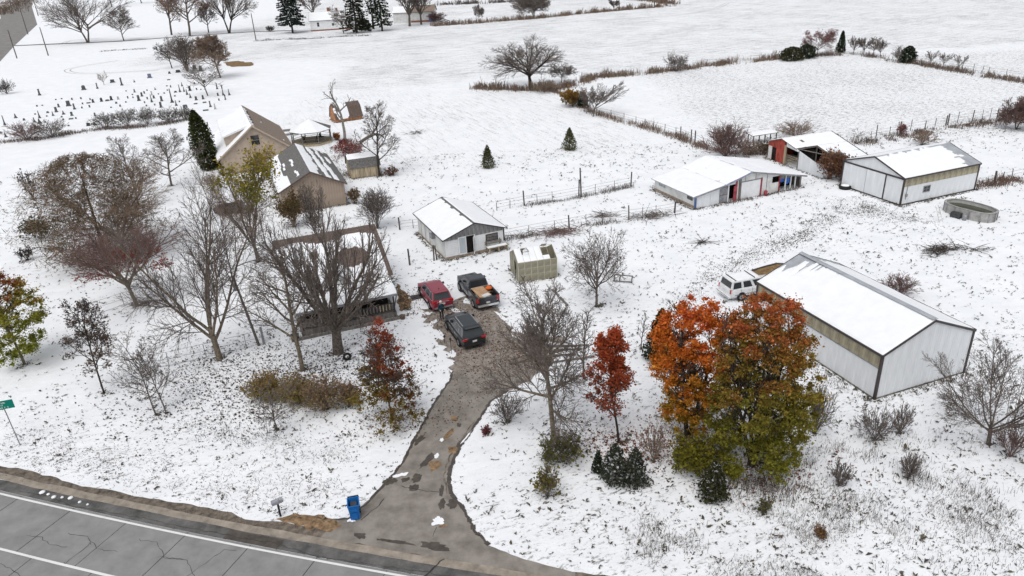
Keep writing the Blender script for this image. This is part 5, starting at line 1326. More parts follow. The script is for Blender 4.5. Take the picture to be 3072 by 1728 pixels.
# ------------------------------------------------------------------ gravestones
ROWS = [(-113.8, 184.7, 1.52, 0.59, 'pillar', 'pale weathered pillar stone standing alone at the far left of the cemetery'), (-105.48, 189.77, 1.18, 1.13, 'round', 'broad round-topped headstone on a plinth in the sparse back row'), (-102.46, 190.62, 1.45, 0.36, 'pillar', 'slim dark pillar stone beside the cemetery sapling'), (-103.05, 199.93, 0.82, 1.35, 'block', 'wide low granite block in the back row'), (-97.88, 194.11, 1.95, 0.59, 'pillar', 'tall pillar on a stepped base in the back row'), (-105.29, 176.44, 0.25, 0.34, 'small'), (-104.3, 177.14, 0.24, 0.28, 'small'), (-100.82, 175.25, 0.5, 0.36, 'small'), (-98.95, 175.71, 0.46, 0.37, 'small'), (-95.91, 173.95, 0.41, 0.31, 'small'), (-93.29, 170.11, 0.81, 0.57, 'dround', 'black round-topped headstone, leftmost of the three black ones'), (-94.14, 169.64, 0.19, 0.89, 'flat'), (-91.77, 170.92, 0.88, 0.62, 'dround', 'black round-topped headstone in the middle of the three black ones'), (-90.67, 171.34, 0.34, 0.96, 'block'), (-90.08, 172.12, 0.98, 0.63, 'dround', 'black round-topped headstone, rightmost of the three black ones'), (-88.65, 172.46, 0.73, 0.53, 'pale', 'pale whitish slab right of the black headstones'), (-86.89, 173.45, 0.51, 0.36, 'small'), (-92.12, 183.94, 0.24, 0.29, 'small'), (-87.91, 178.02, 0.21, 0.23, 'small'), (-85.81, 173.68, 0.34, 0.31, 'small'), (-86.62, 167.14, 0.4, 0.56, 'small'), (-84.8, 167.9, 0.29, 0.24, 'small'), (-83.82, 163.06, 0.45, 0.39, 'small'), (-85.41, 162.15, 0.19, 0.34, 'small'), (-78.46, 157.24, 0.31, 0.25, 'small'), (-97.33, 167.16, 1.19, 1.01, 'slab', 'largest grey slab headstone on the left side of the cemetery'), (-99.05, 166.25, 0.79, 0.43, 'slab'), (-93.59, 162.58, 1.26, 0.45, 'pillar', 'pillar stone right of the largest left slab'), (-96.32, 160.27, 1.11, 0.59, 'slab', 'tall dark narrow slab below the largest left slab'), (-94.93, 168.59, 0.37, 0.24, 'small'), (-92.39, 163.38, 0.39, 0.29, 'small'), (-91.08, 164.1, 0.52, 0.34, 'small'), (-105.27, 168.63, 0.35, 0.35, 'small'), (-104.33, 169.08, 0.21, 0.27, 'small'), (-97.97, 159.86, 0.35, 0.54, 'block'), (-94.81, 156.23, 0.96, 0.33, 'obelisk'), (-93.09, 157.14, 0.82, 0.56, 'obelisk'), (-90.25, 155.13, 0.83, 0.55, 'slab'), (-96.54, 154.28, 1.61, 0.4, 'obelisk', 'tall stepped obelisk in the front left rows'), (-100.01, 158.69, 0.15, 0.31, 'small'), (-95.84, 155.7, 0.13, 0.2, 'small'), (-102.44, 155.79, 0.94, 0.5, 'obelisk'), (-98.82, 152.62, 0.43, 0.49, 'block'), (-95.2, 150.09, 1.03, 0.44, 'obelisk'), (-93.29, 148.55, 0.96, 0.72, 'obelisk'), (-92.51, 149.19, 0.21, 0.27, 'small'), (-91.68, 153.82, 0.31, 0.25, 'small'), (-89.8, 150.91, 0.3, 0.42, 'small'), (-88.5, 151.45, 0.2, 0.86, 'flat'), (-87.55, 151.57, 0.33, 0.22, 'small'), (-84.76, 153.82, 0.64, 0.32, 'slab'), (-90.96, 143.0, 0.78, 0.54, 'slab', 'dark slab half hidden in the front weeds'), (-96.03, 140.35, 0.4, 0.41, 'block'), (-92.95, 136.81, 0.95, 0.4, 'obelisk'), (-100.27, 148.51, 2.04, 0.41, 'obelisk', 'tallest obelisk at the far left edge behind a bare bush'), (-80.96, 143.59, 0.56, 0.72, 'dblock', 'black square stone at the hedge line'), (-79.87, 143.87, 0.58, 0.58, 'dblock'), (-79.67, 150.97, 0.79, 0.61, 'slab'), (-85.18, 144.29, 0.15, 0.28, 'small'), (-86.65, 144.73, 0.13, 0.24, 'small'), (-96.67, 198.58, 0.72, 0.44, 'obelisk'), (-95.43, 205.14, 1.14, 1.24, 'blue', 'blue-grey polished slab standing alone in the back row'), (-92.7, 211.66, 0.59, 0.7, 'block'), (-88.03, 199.56, 0.19, 0.79, 'flat'), (-90.88, 213.21, 0.7, 1.52, 'dblock'), (-88.32, 218.77, 1.09, 1.28, 'slab'), (-84.41, 213.06, 1.47, 1.18, 'slab'), (-79.23, 205.61, 0.27, 0.88, 'block'), (-89.11, 181.88, 0.75, 0.38, 'pillar'), (-84.44, 175.32, 0.94, 0.53, 'slab'), (-85.55, 179.15, 0.59, 0.4, 'small'), (-86.66, 183.21, 0.33, 0.32, 'small'), (-85.08, 184.16, 0.66, 0.35, 'obelisk'), (-82.52, 169.41, 1.26, 0.68, 'slab', 'slab headstone on a dark wide base in the middle rows'), (-82.47, 176.15, 1.0, 0.28, 'pale'), (-80.05, 171.63, 0.7, 0.5, 'round'), (-81.31, 171.02, 0.5, 0.27, 'small'), (-78.45, 166.73, 1.8, 0.38, 'obelisk', 'slender tall obelisk in the middle rows'), (-81.26, 176.96, 0.24, 0.23, 'small'), (-80.17, 177.67, 0.31, 0.28, 'small'), (-81.15, 181.9, 0.28, 0.29, 'small'), (-82.28, 186.7, 0.55, 0.39, 'small'), (-84.18, 188.97, 0.15, 0.45, 'flat'), (-76.51, 167.41, 1.16, 0.56, 'round'), (-73.13, 164.87, 3.14, 0.61, 'obelisk', 'tallest pale obelisk in the middle of the cemetery'), (-73.33, 159.43, 1.21, 0.62, 'block'), (-79.75, 166.04, 0.4, 0.32, 'small'), (-77.5, 161.78, 0.35, 0.29, 'small'), (-75.99, 162.51, 0.36, 0.29, 'small'), (-70.54, 160.66, 1.24, 0.47, 'obelisk'), (-71.54, 164.93, 0.33, 0.24, 'small'), (-77.86, 178.59, 0.34, 0.77, 'dblock'), (-75.77, 172.97, 0.25, 0.5, 'small'), (-76.9, 178.87, 1.82, 0.49, 'obelisk'), (-79.88, 187.8, 0.98, 0.39, 'obelisk'), (-76.02, 179.18, 1.23, 0.43, 'obelisk'), (-73.49, 174.45, 1.3, 0.5, 'obelisk'), (-71.0, 169.93, 1.03, 0.46, 'obelisk'), (-74.89, 179.9, 1.13, 0.66, 'dslab'), (-77.66, 190.21, 0.47, 0.42, 'small'), (-76.89, 190.87, 0.25, 0.4, 'small'), (-73.52, 180.56, 0.48, 0.4, 'small'), (-72.46, 180.42, 0.21, 0.26, 'small'), (-71.46, 180.38, 0.31, 0.26, 'small'), (-68.36, 166.38, 0.84, 0.59, 'slab'), (-67.13, 167.25, 0.93, 0.56, 'round', 'round-topped slab beside the small bare cemetery tree'), (-75.62, 191.56, 0.74, 0.7, 'dslab'), (-66.68, 155.87, 0.96, 1.18, 'slab', 'broadest grey slab headstone near the front hedge'), (-66.76, 161.67, 0.1, 0.73, 'flat'), (-65.17, 162.66, 0.16, 0.86, 'flat'), (-61.91, 157.18, 1.25, 0.46, 'pillar', 'pillar stone on a stepped base nearest the tan house'), (-59.92, 154.36, 1.13, 0.45, 'palepillar', 'pale pillar stone just left of the tan house roof'), (-61.56, 153.37, 0.25, 1.24, 'flat', 'long dark ledger stone near the evergreen'), (-68.57, 180.53, 1.34, 0.38, 'pillar'), (-67.63, 181.08, 0.78, 0.95, 'cross'), (-63.88, 171.07, 1.61, 0.41, 'obelisk'), (-61.37, 165.01, 1.17, 0.4, 'cross', 'small dark stone cross below the right-hand obelisks'), (-62.42, 170.82, 1.45, 0.47, 'obelisk', 'rightmost obelisk of the cemetery'), (-65.05, 170.87, 0.66, 0.47, 'slab'), (-62.55, 164.29, 0.46, 0.32, 'small')]
GL_ = {'small': ('small plain grey stone poking out of the cemetery snow', 'small cemetery stones'), 'slab': ('upright grey slab headstone among the cemetery rows', 'grey slab headstones'), 'flat': ('flat ledger stone under snow in the cemetery', 'flat ledger stones'),
       'obelisk': ('grey pointed obelisk in the crowded cemetery rows', 'cemetery obelisks'), 'block': ('low grey block stone in the cemetery snow', 'low block stones'), 'pillar': ('square grey pillar stone among the right-hand graves', 'grey pillar stones'),
       'dblock': ('low dark block stone at the cemetery edge', 'dark block stones'), 'dslab': ('dark upright slab near the small bare cemetery tree', 'dark slab stones'), 'round': ('round-topped grey headstone in the middle rows', 'round-topped headstones'),
       'pale': ('thin pale marker in the middle rows', 'pale markers'), 'cross': ('dark T-shaped cross near the tan house', 'stone crosses')}
def gravestone(x, y, h, w_, kind, label=None, grp=None):
    h = max(h, 0.25); w_ = max(w_*0.85, 0.35)
    mm = M['stone_dark'] if kind.startswith('d') else M['stone_pale'] if kind.startswith('pale') else M['stone_blue'] if kind == 'blue' else M['stone']
    lab, grp = label, grp or 'distinct gravestones'
    t = thing('gravestone', lab, 'gravestone', (x, y, 0), R(14)+0.12*math.sin(x*7), grp)
    k = kind.lstrip('d') if kind in ('dblock', 'dslab', 'dround') else kind
    d = min(0.28, w_*.45)
    if k == 'small':
        MB().box(-w_*.4, -d*.7, 0, w_*.4, d*.7, h).build('stone', mm, t); return
    if k == 'flat':
        MB().box(-w_*.5, -.4, 0, w_*.5, .4, max(.16, h*.5)).build('stone', mm, t); return
    bh = min(.3, h*.2)
    if k in ('slab', 'blue', 'block', 'pale'):
        MB().box(-w_*.55, -d, 0, w_*.55, d, bh).build('plinth', mm, t)
        MB().prism([(-w_*.43, bh), (w_*.43, bh), (w_*.41, h*.96), (w_*.2, h), (-w_*.2, h), (-w_*.41, h*.96)], 'y', -d*.55, d*.55).build('headstone', mm, t)
    elif k == 'round':
        MB().box(-w_*.55, -d, 0, w_*.55, d, bh).build('plinth', mm, t)
        r_ = w_*.42; zc = max(bh+.05, h-r_)
        MB().prism([(-r_, bh), (r_, bh)] + [(r_*math.cos(PI*q/8), zc+r_*math.sin(PI*q/8)) for q in range(9)], 'y', -d*.55, d*.55).build('headstone', mm, t)
    elif k in ('pillar', 'palepillar'):
        MB().box(-w_*.6, -w_*.6, 0, w_*.6, w_*.6, bh).build('plinth', mm, t)
        MB().add(ringbox(w_*.34, w_*.34, w_*.30, w_*.30, bh, h*.93), FB + [(4,5,6,7)]).build('shaft', mm, t)
        MB().box(-w_*.38, -w_*.38, h*.93, w_*.38, w_*.38, h).build('cap', mm, t)
    elif k == 'obelisk':
        MB().box(-w_*.62, -w_*.62, 0, w_*.62, w_*.62, bh*.7).build('plinth', mm, t)
        MB().box(-w_*.42, -w_*.42, bh*.7, w_*.42, w_*.42, bh*1.7).build('die', mm, t)
        MB().add(ringbox(w_*.29, w_*.29, w_*.16, w_*.16, bh*1.7, h*.92), FB).add(ringbox(w_*.16, w_*.16, .01, .01, h*.92, h), FB+[(4,5,6,7)]).build('shaft', mm, t)
    elif k == 'cross':
        mm = M['stone_dark']
        MB().box(-.16, -.13, 0, .16, .13, bh).build('plinth', mm, t)
        MB().box(-.10, -.08, bh, .10, .08, h).build('shaft', mm, t)
        MB().box(-w_*.42, -.07, h*.72, w_*.42, .07, h*.86).build('arm', mm, t)
ORD = 'first second third fourth fifth sixth seventh eighth ninth tenth eleventh twelfth thirteenth fourteenth fifteenth sixteenth seventeenth eighteenth nineteenth twentieth twenty-first twenty-second twenty-third'.split()
KIND_ = {'small': 'small plain stone', 'slab': 'upright grey slab', 'flat': 'flat snow-edged ledger stone', 'obelisk': 'grey pointed obelisk', 'block': 'low grey block stone', 'pillar': 'square grey pillar stone', 'dblock': 'low dark block stone',
         'dslab': 'dark upright slab', 'round': 'round-topped grey headstone', 'pale': 'thin pale marker', 'cross': 'dark T-shaped cross', 'palepillar': 'pale pillar'}
zone = {}
for r_ in ROWS:
    if len(r_) > 5: continue
    az = r_[0]/r_[1]
    zz_ = ('left' if az < -.585 else 'middle' if az < -.50 else 'right', 'back' if r_[1] > 158 else 'front')
    zone.setdefault((r_[4],) + zz_, []).append((az, r_))
LAB = {}
for (k, sx, sy), v in zone.items():
    v.sort(key=lambda q: q[0])
    for i, (_, r_) in enumerate(v):
        pos = '%s %s of cemetery' % (sy, sx)
        LAB[id(r_)] = ('%s, only one of its kind, %s' % (KIND_[k], pos)) if len(v) == 1 else '%s, %s from left of its kind, %s' % (KIND_[k], ORD[i], pos)
for r_ in ROWS: gravestone(*r_[:5], r_[5] if len(r_) > 5 else LAB[id(r_)], None if len(r_) > 5 else GL_[r_[4]][1])

# ------------------------------------------------------------------ vehicles (local x forward, y left)
def wheel(parent, x, y, r, wd, rim_m):
    s = 1 if y > 0 else -1
    o = MB(); n = 18
    y0, y1 = y - s*wd/2, y + s*wd/2
    prof = [(r*.62, y0), (r*.93, y0), (r, y0+s*wd*.2), (r, y1-s*wd*.2), (r*.93, y1), (r*.62, y1)]
    vs = []
    for rr_, yy in prof:
        for i in range(n):
            a = 2*PI*i/n; vs.append((x+rr_*math.cos(a), yy, r+rr_*math.sin(a)))
    o.add(vs, [(j*n+i, j*n+(i+1) % n, (j+1)*n+(i+1) % n, (j+1)*n+i) for j in range(len(prof)-1) for i in range(n)])
    wo = thing_part('wheel', parent)
    t = o.build('tyre', M['rubber'], wo, smooth=True)
    rm = MB(); rm.tube((x, y0+s*.02, r), (x, y1-s*.025, r), r*.63, n=n)
    rm.build('rim', rim_m, wo)
    sp = MB()
    for k in range(5):
        a = 2*PI*k/5+.3
        sp.tube((x, y1-s*.012, r), (x+r*.56*math.cos(a), y1-s*.02, r+r*.56*math.sin(a)), r*.09, r*.11, 4)
    sp.build('spokes', rim_m, wo)
def thing_part(name, parent):
    o = bpy.data.objects.new(name, None); COL.objects.link(o); o.parent = parent; o.empty_display_size = .1
    return o
def lerp3(a, b, t): return tuple(a[i]+(b[i]-a[i])*t for i in range(3))
def on_face(q, u, v):
    """q: four corners (bottom-left, bottom-right, top-right, top-left)"""
    return lerp3(lerp3(q[0], q[1], u), lerp3(q[3], q[2], u), v)
def glass_on(parent, name, q, u0, u1, v0, v1, m=None, out=0.012, trim=None):
    pts = [Vector(on_face(q, u0, v0)), Vector(on_face(q, u1, v0)), Vector(on_face(q, u1, v1)), Vector(on_face(q, u0, v1))]
    nrm = (pts[1]-pts[0]).cross(pts[3]-pts[0]).normalized()
    pts = [p + nrm*out for p in pts]
    o = MB().plate([tuple(p) for p in pts], 0.02).build(name, m or M['glass'], parent)
    if trim:
        tb_ = MB()
        for a, b in zip(pts, pts[1:]+pts[:1]): tb_.tube(tuple(a), tuple(b), 0.014, n=4)
        tb_.build('window_trim', trim, o)
    return o

def car(name, label, cat, loc, rz, paint, L=5.0, Wd=1.95, Hh=1.75, clear=.24, belt=1.03, hood=1.02, nose=.80, cab0=-2.35, cab1=1.25, roof0=-2.05, roof1=.35, roofw=.70, side_w=((.04, .30), (.33, .60), (.63, .93)),
        wr=.36, wb=(-1.45, 1.48), rails=None, roof_m=None, trim=None, glass_side=None, rim=None, boxy=False, bed=None, spare=None):
    t = thing(name, label, cat, loc, rz)
    hw = Wd/2; xr, xf = -L/2, L/2
    def sec(x, k, zb, zt, crown=.02):
        w_ = hw*k
        hgt = zt-zb
        return [(x, -w_*.90, zb), (x, -w_*.985, zb+hgt*.22), (x, -w_, zb+hgt*.52), (x, -w_*.975, zb+hgt*.82), (x, -w_*(.93 if boxy else .89), zt), (x, -w_*.45, zt+crown), (x, w_*.45, zt+crown),
                (x, w_*(.93 if boxy else .89), zt), (x, w_*.975, zb+hgt*.82), (x, w_, zb+hgt*.52), (x, w_*.985, zb+hgt*.22), (x, w_*.90, zb)]
    if bed is None:
        st = [(xr, .80, clear+.22, belt-.16), (xr+.05, .90, clear+.10, belt-.04), (xr+.18, .96, clear+.03, belt), (xr+.6, .99, clear, belt), (xr+1.2, 1.0, clear, belt), (0, 1.0, clear, belt)]
    else:
        st = [(bed, .985, clear, belt), (bed+.3, 1.0, clear, belt), (0.3, 1.0, clear, belt)]
    st += [(cab1-.35, 1.0, clear, belt), (cab1-.05, .995, clear, belt*.99+.01), (cab1+.18, .985, clear, hood+.02), (cab1+.6, .975, clear+.02, hood), (xf-.45, .95, clear+.04, (hood+nose)/2+.05), (xf-.15, .88, clear+.08, nose+.05), (xf-.04, .80, clear+.13, nose-.08), (xf, .68, clear+.2, nose-.2)]
    bd = MB(); bd.loft([sec(*s) for s in st]); body = bd.build('body', paint, t, smooth=False)
    me = body.data
    for p in me.polygons: p.use_smooth = abs(p.normal.x) < .9
    # cabin frustum
    bz, tz = belt-.01, Hh-.05
    b0, b1, r0_, r1_ = cab0, cab1, roof0, roof1
    wb_, wt = hw*(.93 if boxy else .89), hw*roofw
    mid = .55
    cb = MB()
    cb.loft([[(b0, -wb_, bz), (b1, -wb_, bz), (b1, wb_, bz), (b0, wb_, bz)], [(r0_, -wt, tz), (r1_, -wt, tz), (r1_, wt, tz), (r0_, wt, tz)], [(r0_+.10, -wt*.90, Hh-.012), (r1_-.12, -wt*.90, Hh-.012), (r1_-.12, wt*.90, Hh-.012), (r0_+.10, wt*.90, Hh-.012)]])
    cb.build('cabin', paint, t)
    rp = MB(); rp.loft([[(r0_+.02, -wt*.97, tz+.006), (r1_-.02, -wt*.97, tz+.006), (r1_-.02, wt*.97, tz+.006), (r0_+.02, wt*.97, tz+.006)], [(r0_+.2, -wt*.8, Hh), (r1_-.25, -wt*.8, Hh), (r1_-.25, wt*.8, Hh), (r0_+.2, wt*.8, Hh)]])
    rp.build('roof_panel', roof_m or paint, t)
    qr = [(b0, wb_, bz), (b0, -wb_, bz), (r0_, -wt, tz), (r0_, wt, tz)]
    qf = [(b1, -wb_, bz), (b1, wb_, bz), (r1_, wt, tz), (r1_, -wt, tz)]
    glass_on(t, 'rear_window', qr, .07, .93, .12, .90)
    glass_on(t, 'windscreen', qf, .05, .95, .06, .95)
    ql = [(b1, wb_, bz), (b0, wb_, bz), (r0_, wt, tz), (r1_, wt, tz)]
    qs = [(b0, -wb_, bz), (b1, -wb_, bz), (r1_, -wt, tz), (r0_, -wt, tz)]
    for u0, u1 in side_w:
        glass_on(t, 'side_window', qs, u0, u1, .08, .88, glass_side, trim=trim)
        glass_on(t, 'side_window', ql, 1-u1, 1-u0, .08, .88, glass_side, trim=trim)
    for x in wb:
        for y in (-hw+.10, hw-.10):
            s = 1 if y > 0 else -1
            MB().tube((x, y+s*.02, wr+.03), (x, y+s*.104, wr+.03), wr*1.17, n=18).build('wheel_arch', M['black_plastic'], t)
            wheel(t, x, s*(hw-.075), wr, .24, rim or M['alloy'])
    for s in (-1, 1):
        MB().box(wb[0]+wr*1.2, s*hw*.975-.03, clear-.02, wb[1]-wr*1.2, s*hw*.975+.03, clear+.07).build('sill', M['black_plastic'], t)
        mr = MB().cbox((cab1-.42, s*(hw+.10), belt+.08), (.14, .24, .17), 0).build('mirror', M['black_plastic'] if paint is not M['paint_white'] else M['paint_white'], t)
        MB().cbox((xf-.22, s*hw*.66, nose-.02), (.22, .40, .15), s*-.25).build('headlight', M['chrome'], t)
        for x in (cab1-.75, (cab0+cab1)/2-.1):
            MB().box(x-.09, s*(hw*.992)-.015, belt-.22, x+.09, s*(hw*.992)+.015, belt-.18).build('door_handle', trim or paint, t)
        if rails:
            MB().tube((r0_+.25, s*wt*.86, Hh+.035), (r1_-.25, s*wt*.86, Hh+.035), .022, n=5).build('roof_rail', rails, t)
    for s in (-1, 1):
        for x in (cab1-.25, (cab0+cab1)/2+.25, cab0+.95):
            if bed is None or x > bed: MB().box(x-.008, s*hw*.998-.008, clear+.14, x+.008, s*hw*.998+.008, belt-.06).build('door_seam', M['rubber'], t)
    MB().box(xf-.10, -hw*.45, nose-.34, xf+.012, hw*.45, nose-.12).build('grille', M['black_plastic'], t)
    return t, dict(hw=hw, xr=xr, belt=belt, clear=clear)

# red SUV
rz = R(-68.1+180)
t, d = car('red_suv', 'dark red family SUV with black windows parked nose to the workshop', 'car', (-6.84, 57.8), rz, M['paint_red'], L=5.05, Wd=1.96, Hh=1.76, cab0=-2.40, roof0=-2.08, roof1=.30, cab1=1.28, trim=M['chrome'], side_w=((.05, .26), (.30, .60), (.63, .92)))
for s in (-1, 1): MB().cbox((d['xr']+.06, s*.72, .98), (.14, .42, .17), s*.18).build('tail_light', M['tail_red'], t)
MB().box(d['xr']-.01, -.55, .93, d['xr']+.05, .55, .97).build('chrome_strip', M['chrome'], t)
MB().box(d['xr']-.012, -.17, .70, d['xr']+.03, .17, .85).build('licence_plate', M['plate'], t)
MB().box(d['xr']-.05, -.80, .38, d['xr']+.20, .80, .52).build('rear_bumper', M['steel'], t)
MB().cbox((-2.17, 0, 1.735), (.28, 1.15, .05)).build('spoiler', M['paint_red'], t)
MB().cbox((-1.55, 0, 1.79), (.14, .05, .07)).build('aerial_fin', M['black_plastic'], t)

# black SUV
t, d = car('black_suv', 'black SUV with silver roof rails parked nearest on the gravel', 'car', (-3.99, 51.14), R(-68.5+180), M['paint_black'], L=5.15, Wd=2.0, Hh=1.73, cab0=-2.45, roof0=-2.0, roof1=.35, cab1=1.30, rails=M['chrome'], roof_m=M['glass'], wb=(-1.5, 1.5), trim=M['chrome'], side_w=((.07, .28), (.31, .60), (.63, .92)))
for s in (-1, 1): MB().cbox((d['xr']+.06, s*.74, .95), (.14, .40, .12), s*.2).build('tail_light', M['tail_red'], t)
MB().box(d['xr']-.012, -.17, .68, d['xr']+.03, .17, .83).build('licence_plate', M['plate'], t)
MB().box(d['xr']-.05, -.84, .36, d['xr']+.20, .84, .52).build('rear_bumper', M['black_plastic'], t)
MB().cbox((-2.14, 0, 1.70), (.30, 1.2, .05)).build('spoiler', M['paint_black'], t)

# pickup
pl = (-3.13, 58.04)
pz = R(-69+180)
t, d = car('pickup_truck', 'graphite crew-cab pickup truck with scrap piled in its open bed', 'pickup', pl, pz, M['paint_graphite'], L=5.9, Wd=2.03, Hh=1.92, clear=.36, belt=1.22, hood=1.20, nose=1.05, cab0=-.72, cab1=1.55, roof0=-.52, roof1=.72, roofw=.74, wr=.41, wb=(-1.88, 1.88), bed=-.80, trim=None, side_w=((.06, .40), (.46, .92)))
xr, hw = d['xr'], d['hw']
MB().box(xr+.08, -hw*.96, .42, -.79, hw*.96, .72).build('bed_floor', M['black_plastic'], t)
for s in (-1, 1):
    MB().box(xr+.06, s*hw*.965-.09, .40, -.79, s*hw*.965+.05, 1.26).build('bed_side', M['paint_graphite'], t)
    MB().box(xr+.06, s*hw*.965-.10, 1.265, -.8, s*hw*.965+.06, 1.30).build('bed_rail', M['black_plastic'], t)
    MB().cbox((xr+.07, s*(hw-.10), 1.02), (.10, .18, .42)).build('tail_light', M['tail_red'], t)
MB().box(xr, -hw*.80, .62, xr+.06, hw*.80, 1.24).build('tailgate', M['paint_graphite'], t)
MB().box(xr-.10, -hw*.92, .46, xr+.12, hw*.92, .62).build('rear_bumper', M['chrome'], t)
MB().box(xr-.015, -.17, .70, xr+.0, .17, .85).build('licence_plate', M['plate'], t)
MB().box(-.92, -.8, 1.31, -.84, .8, 1.37).build('cargo_bar', M['chrome'], t)
def in_bed(p):
    c, s = math.cos(pz), math.sin(pz)
    return (pl[0]+c*p[0]-s*p[1], pl[1]+s*p[0]+c*p[1], p[2])
q = thing('plywood_sheet', 'tan plywood sheet lying in the pickup bed', 'board', in_bed((-1.75, .15, 1.15)), pz+.12)
MB().plate([(-.85, -.55, .02), (.85, -.55, .20), (.85, .55, .24), (-.85, .55, .06)], .06).build('board', M['ply'], q)
MB().plate([(-.80, -.40, -.10), (.80, -.70, .0), (.80, .2, .05), (-.80, .4, -.05)], .05).build('board', M['wood_pale'], q)
q = thing('orange_bag', 'crumpled orange bag on the scrap in the pickup bed', 'bag', in_bed((-1.55, -.62, 1.32)), pz)
MB().lathe([(.05, 0), (.28, .02), (.32, .12), (.16, .22), (.02, .24)], (0, 0, 0), 9).build('bag_body', M['orange'], q, smooth=True)
MB().lathe([(.02, 0), (.18, .03), (.12, .12), (.01, .14)], (.32, -.1, .02), 7).build('bag_corner', M['orange'], q, smooth=True)
q = thing('scrap_pile', 'tangle of scrap wood and white junk filling the pickup bed', 'scrap', in_bed((-1.9, 0, .75)), pz)
rr = random.Random(4); sc_ = MB(); sw = MB()
for k in range(46):
    x, y = rr.uniform(-.9, .95), rr.uniform(-.75, .75); a = rr.uniform(0, PI); l = rr.uniform(.3, .8)
    (sc_ if k % 3 else sw).tube((x-math.cos(a)*l/2, y-math.sin(a)*l/2, rr.uniform(.05, .45)), (min(.98, x+math.cos(a)*l/2), y+math.sin(a)*l/2, rr.uniform(.1, .55)), rr.uniform(.02, .05), n=4)
sc_.build('branches', M['twig_tan'], q); sw.build('junk', M['white_dirty'], q)
MB().cbox((-.6, .0, .35), (.5, .7, .35), .3).build('carton', M['white_dirty'], q)

# white wagon
wl = (20.3, 55.91)
t, d = car('white_suv', 'boxy old white SUV with dark roof bars parked beside the near pole barn', 'car', wl, R(16), M['paint_white'], L=4.9, Wd=1.92, Hh=1.86, clear=.32, belt=1.16, hood=1.12, nose=1.02, cab0=-2.36, cab1=1.15, roof0=-2.22, roof1=.55, roofw=.84, wr=.37, wb=(-1.35, 1.45), boxy=True, roof_m=M['snow'], side_w=((.05, .28), (.35, .58), (.66, .93)))
xr = d['xr']
for x in (-1.95, -.15): MB().box(x, -.78, 1.90, x+.06, .78, 1.94).build('roof_bar', M['trim_dark'], t)
for s in (-1, 1):
    MB().cbox((xr+.04, s*.86, .98), (.06, .14, .34)).build('tail_light', M['tail_red'], t)
    MB().box(-2.0, s*.965-.012, .60, 1.9, s*.965+.012, .66).build('rubbing_strip', M['trim_grey'], t)
MB().box(xr-.14, -.92, .44, xr+.1, .92, .60).build('rear_bumper', M['paint_white'], t)
MB().box(xr-.145, -.90, .52, xr-.135, .90, .55).build('bumper_strip', M['trim_dark'], t)
MB().box(xr-.02, -.25, .82, xr+.02, .25, .97).build('licence_plate', M['plate'], t)

# dark car half hidden left of the garage
t, d = car('dark_sedan', 'dark saloon car with patches of snow, half hidden behind the willow', 'car', (-33.41, 85.3), R(5), M['paint_black'], L=4.6, Wd=1.8, Hh=1.45, clear=.2, belt=.92, hood=.90, nose=.72, cab0=-1.75, cab1=1.1, roof0=-1.0, roof1=.35, wr=.32, wb=(-1.35, 1.4), side_w=((.14, .46), (.50, .92)))
MB().lathe([(.5, 0), (.45, .04), (.02, .06)], (1.7, 0, .93), 10).build('snow_patch', M['snow'], t, smooth=True)
MB().lathe([(.6, 0), (.5, .05), (.02, .07)], (-.3, 0, 1.44), 10).build('snow_patch', M['snow'], t, smooth=True)

# ------------------------------------------------------------------ person beside the black SUV
def skin_body(name, pts, edges, rad, m, parent, root=0, sub=1):
    me = bpy.data.meshes.new(name); me.from_pydata(pts, edges, [])
    o = link(name, me, parent)
    sk = o.modifiers.new('skin', 'SKIN'); sk.use_smooth_shade = True
    for i, r in enumerate(rad): me.skin_vertices[0].data[i].radius = (r, r)
    for i in range(len(pts)): me.skin_vertices[0].data[i].use_root = (i == root)
    ss = o.modifiers.new('sub', 'SUBSURF'); ss.levels = sub; ss.render_levels = sub
    dg = bpy.context.evaluated_depsgraph_get()
    m2 = bpy.data.meshes.new_from_object(o.evaluated_get(dg))
    o.modifiers.clear(); o.data = m2; m2.materials.clear()
    for x in (m if isinstance(m, list) else [m]): m2.materials.append(x)
    return o
M['skin'] = mat('skin', (.50, .32, .25), .6, .05, 4)
M['coat'] = mat('dark_teal_coat', (.012, .045, .065), .85, .2, 6)
M['trousers'] = mat('dark_trousers', (.022, .023, .028), .9, .2, 6)
M['hair'] = mat('pale_knit_hat', (.62, .60, .57), .9, .1, 20)
pe = thing('person', 'person in a dark teal coat, dark trousers and pale hat standing by the black SUV', 'person', (-5.98, 54.01), R(-60))
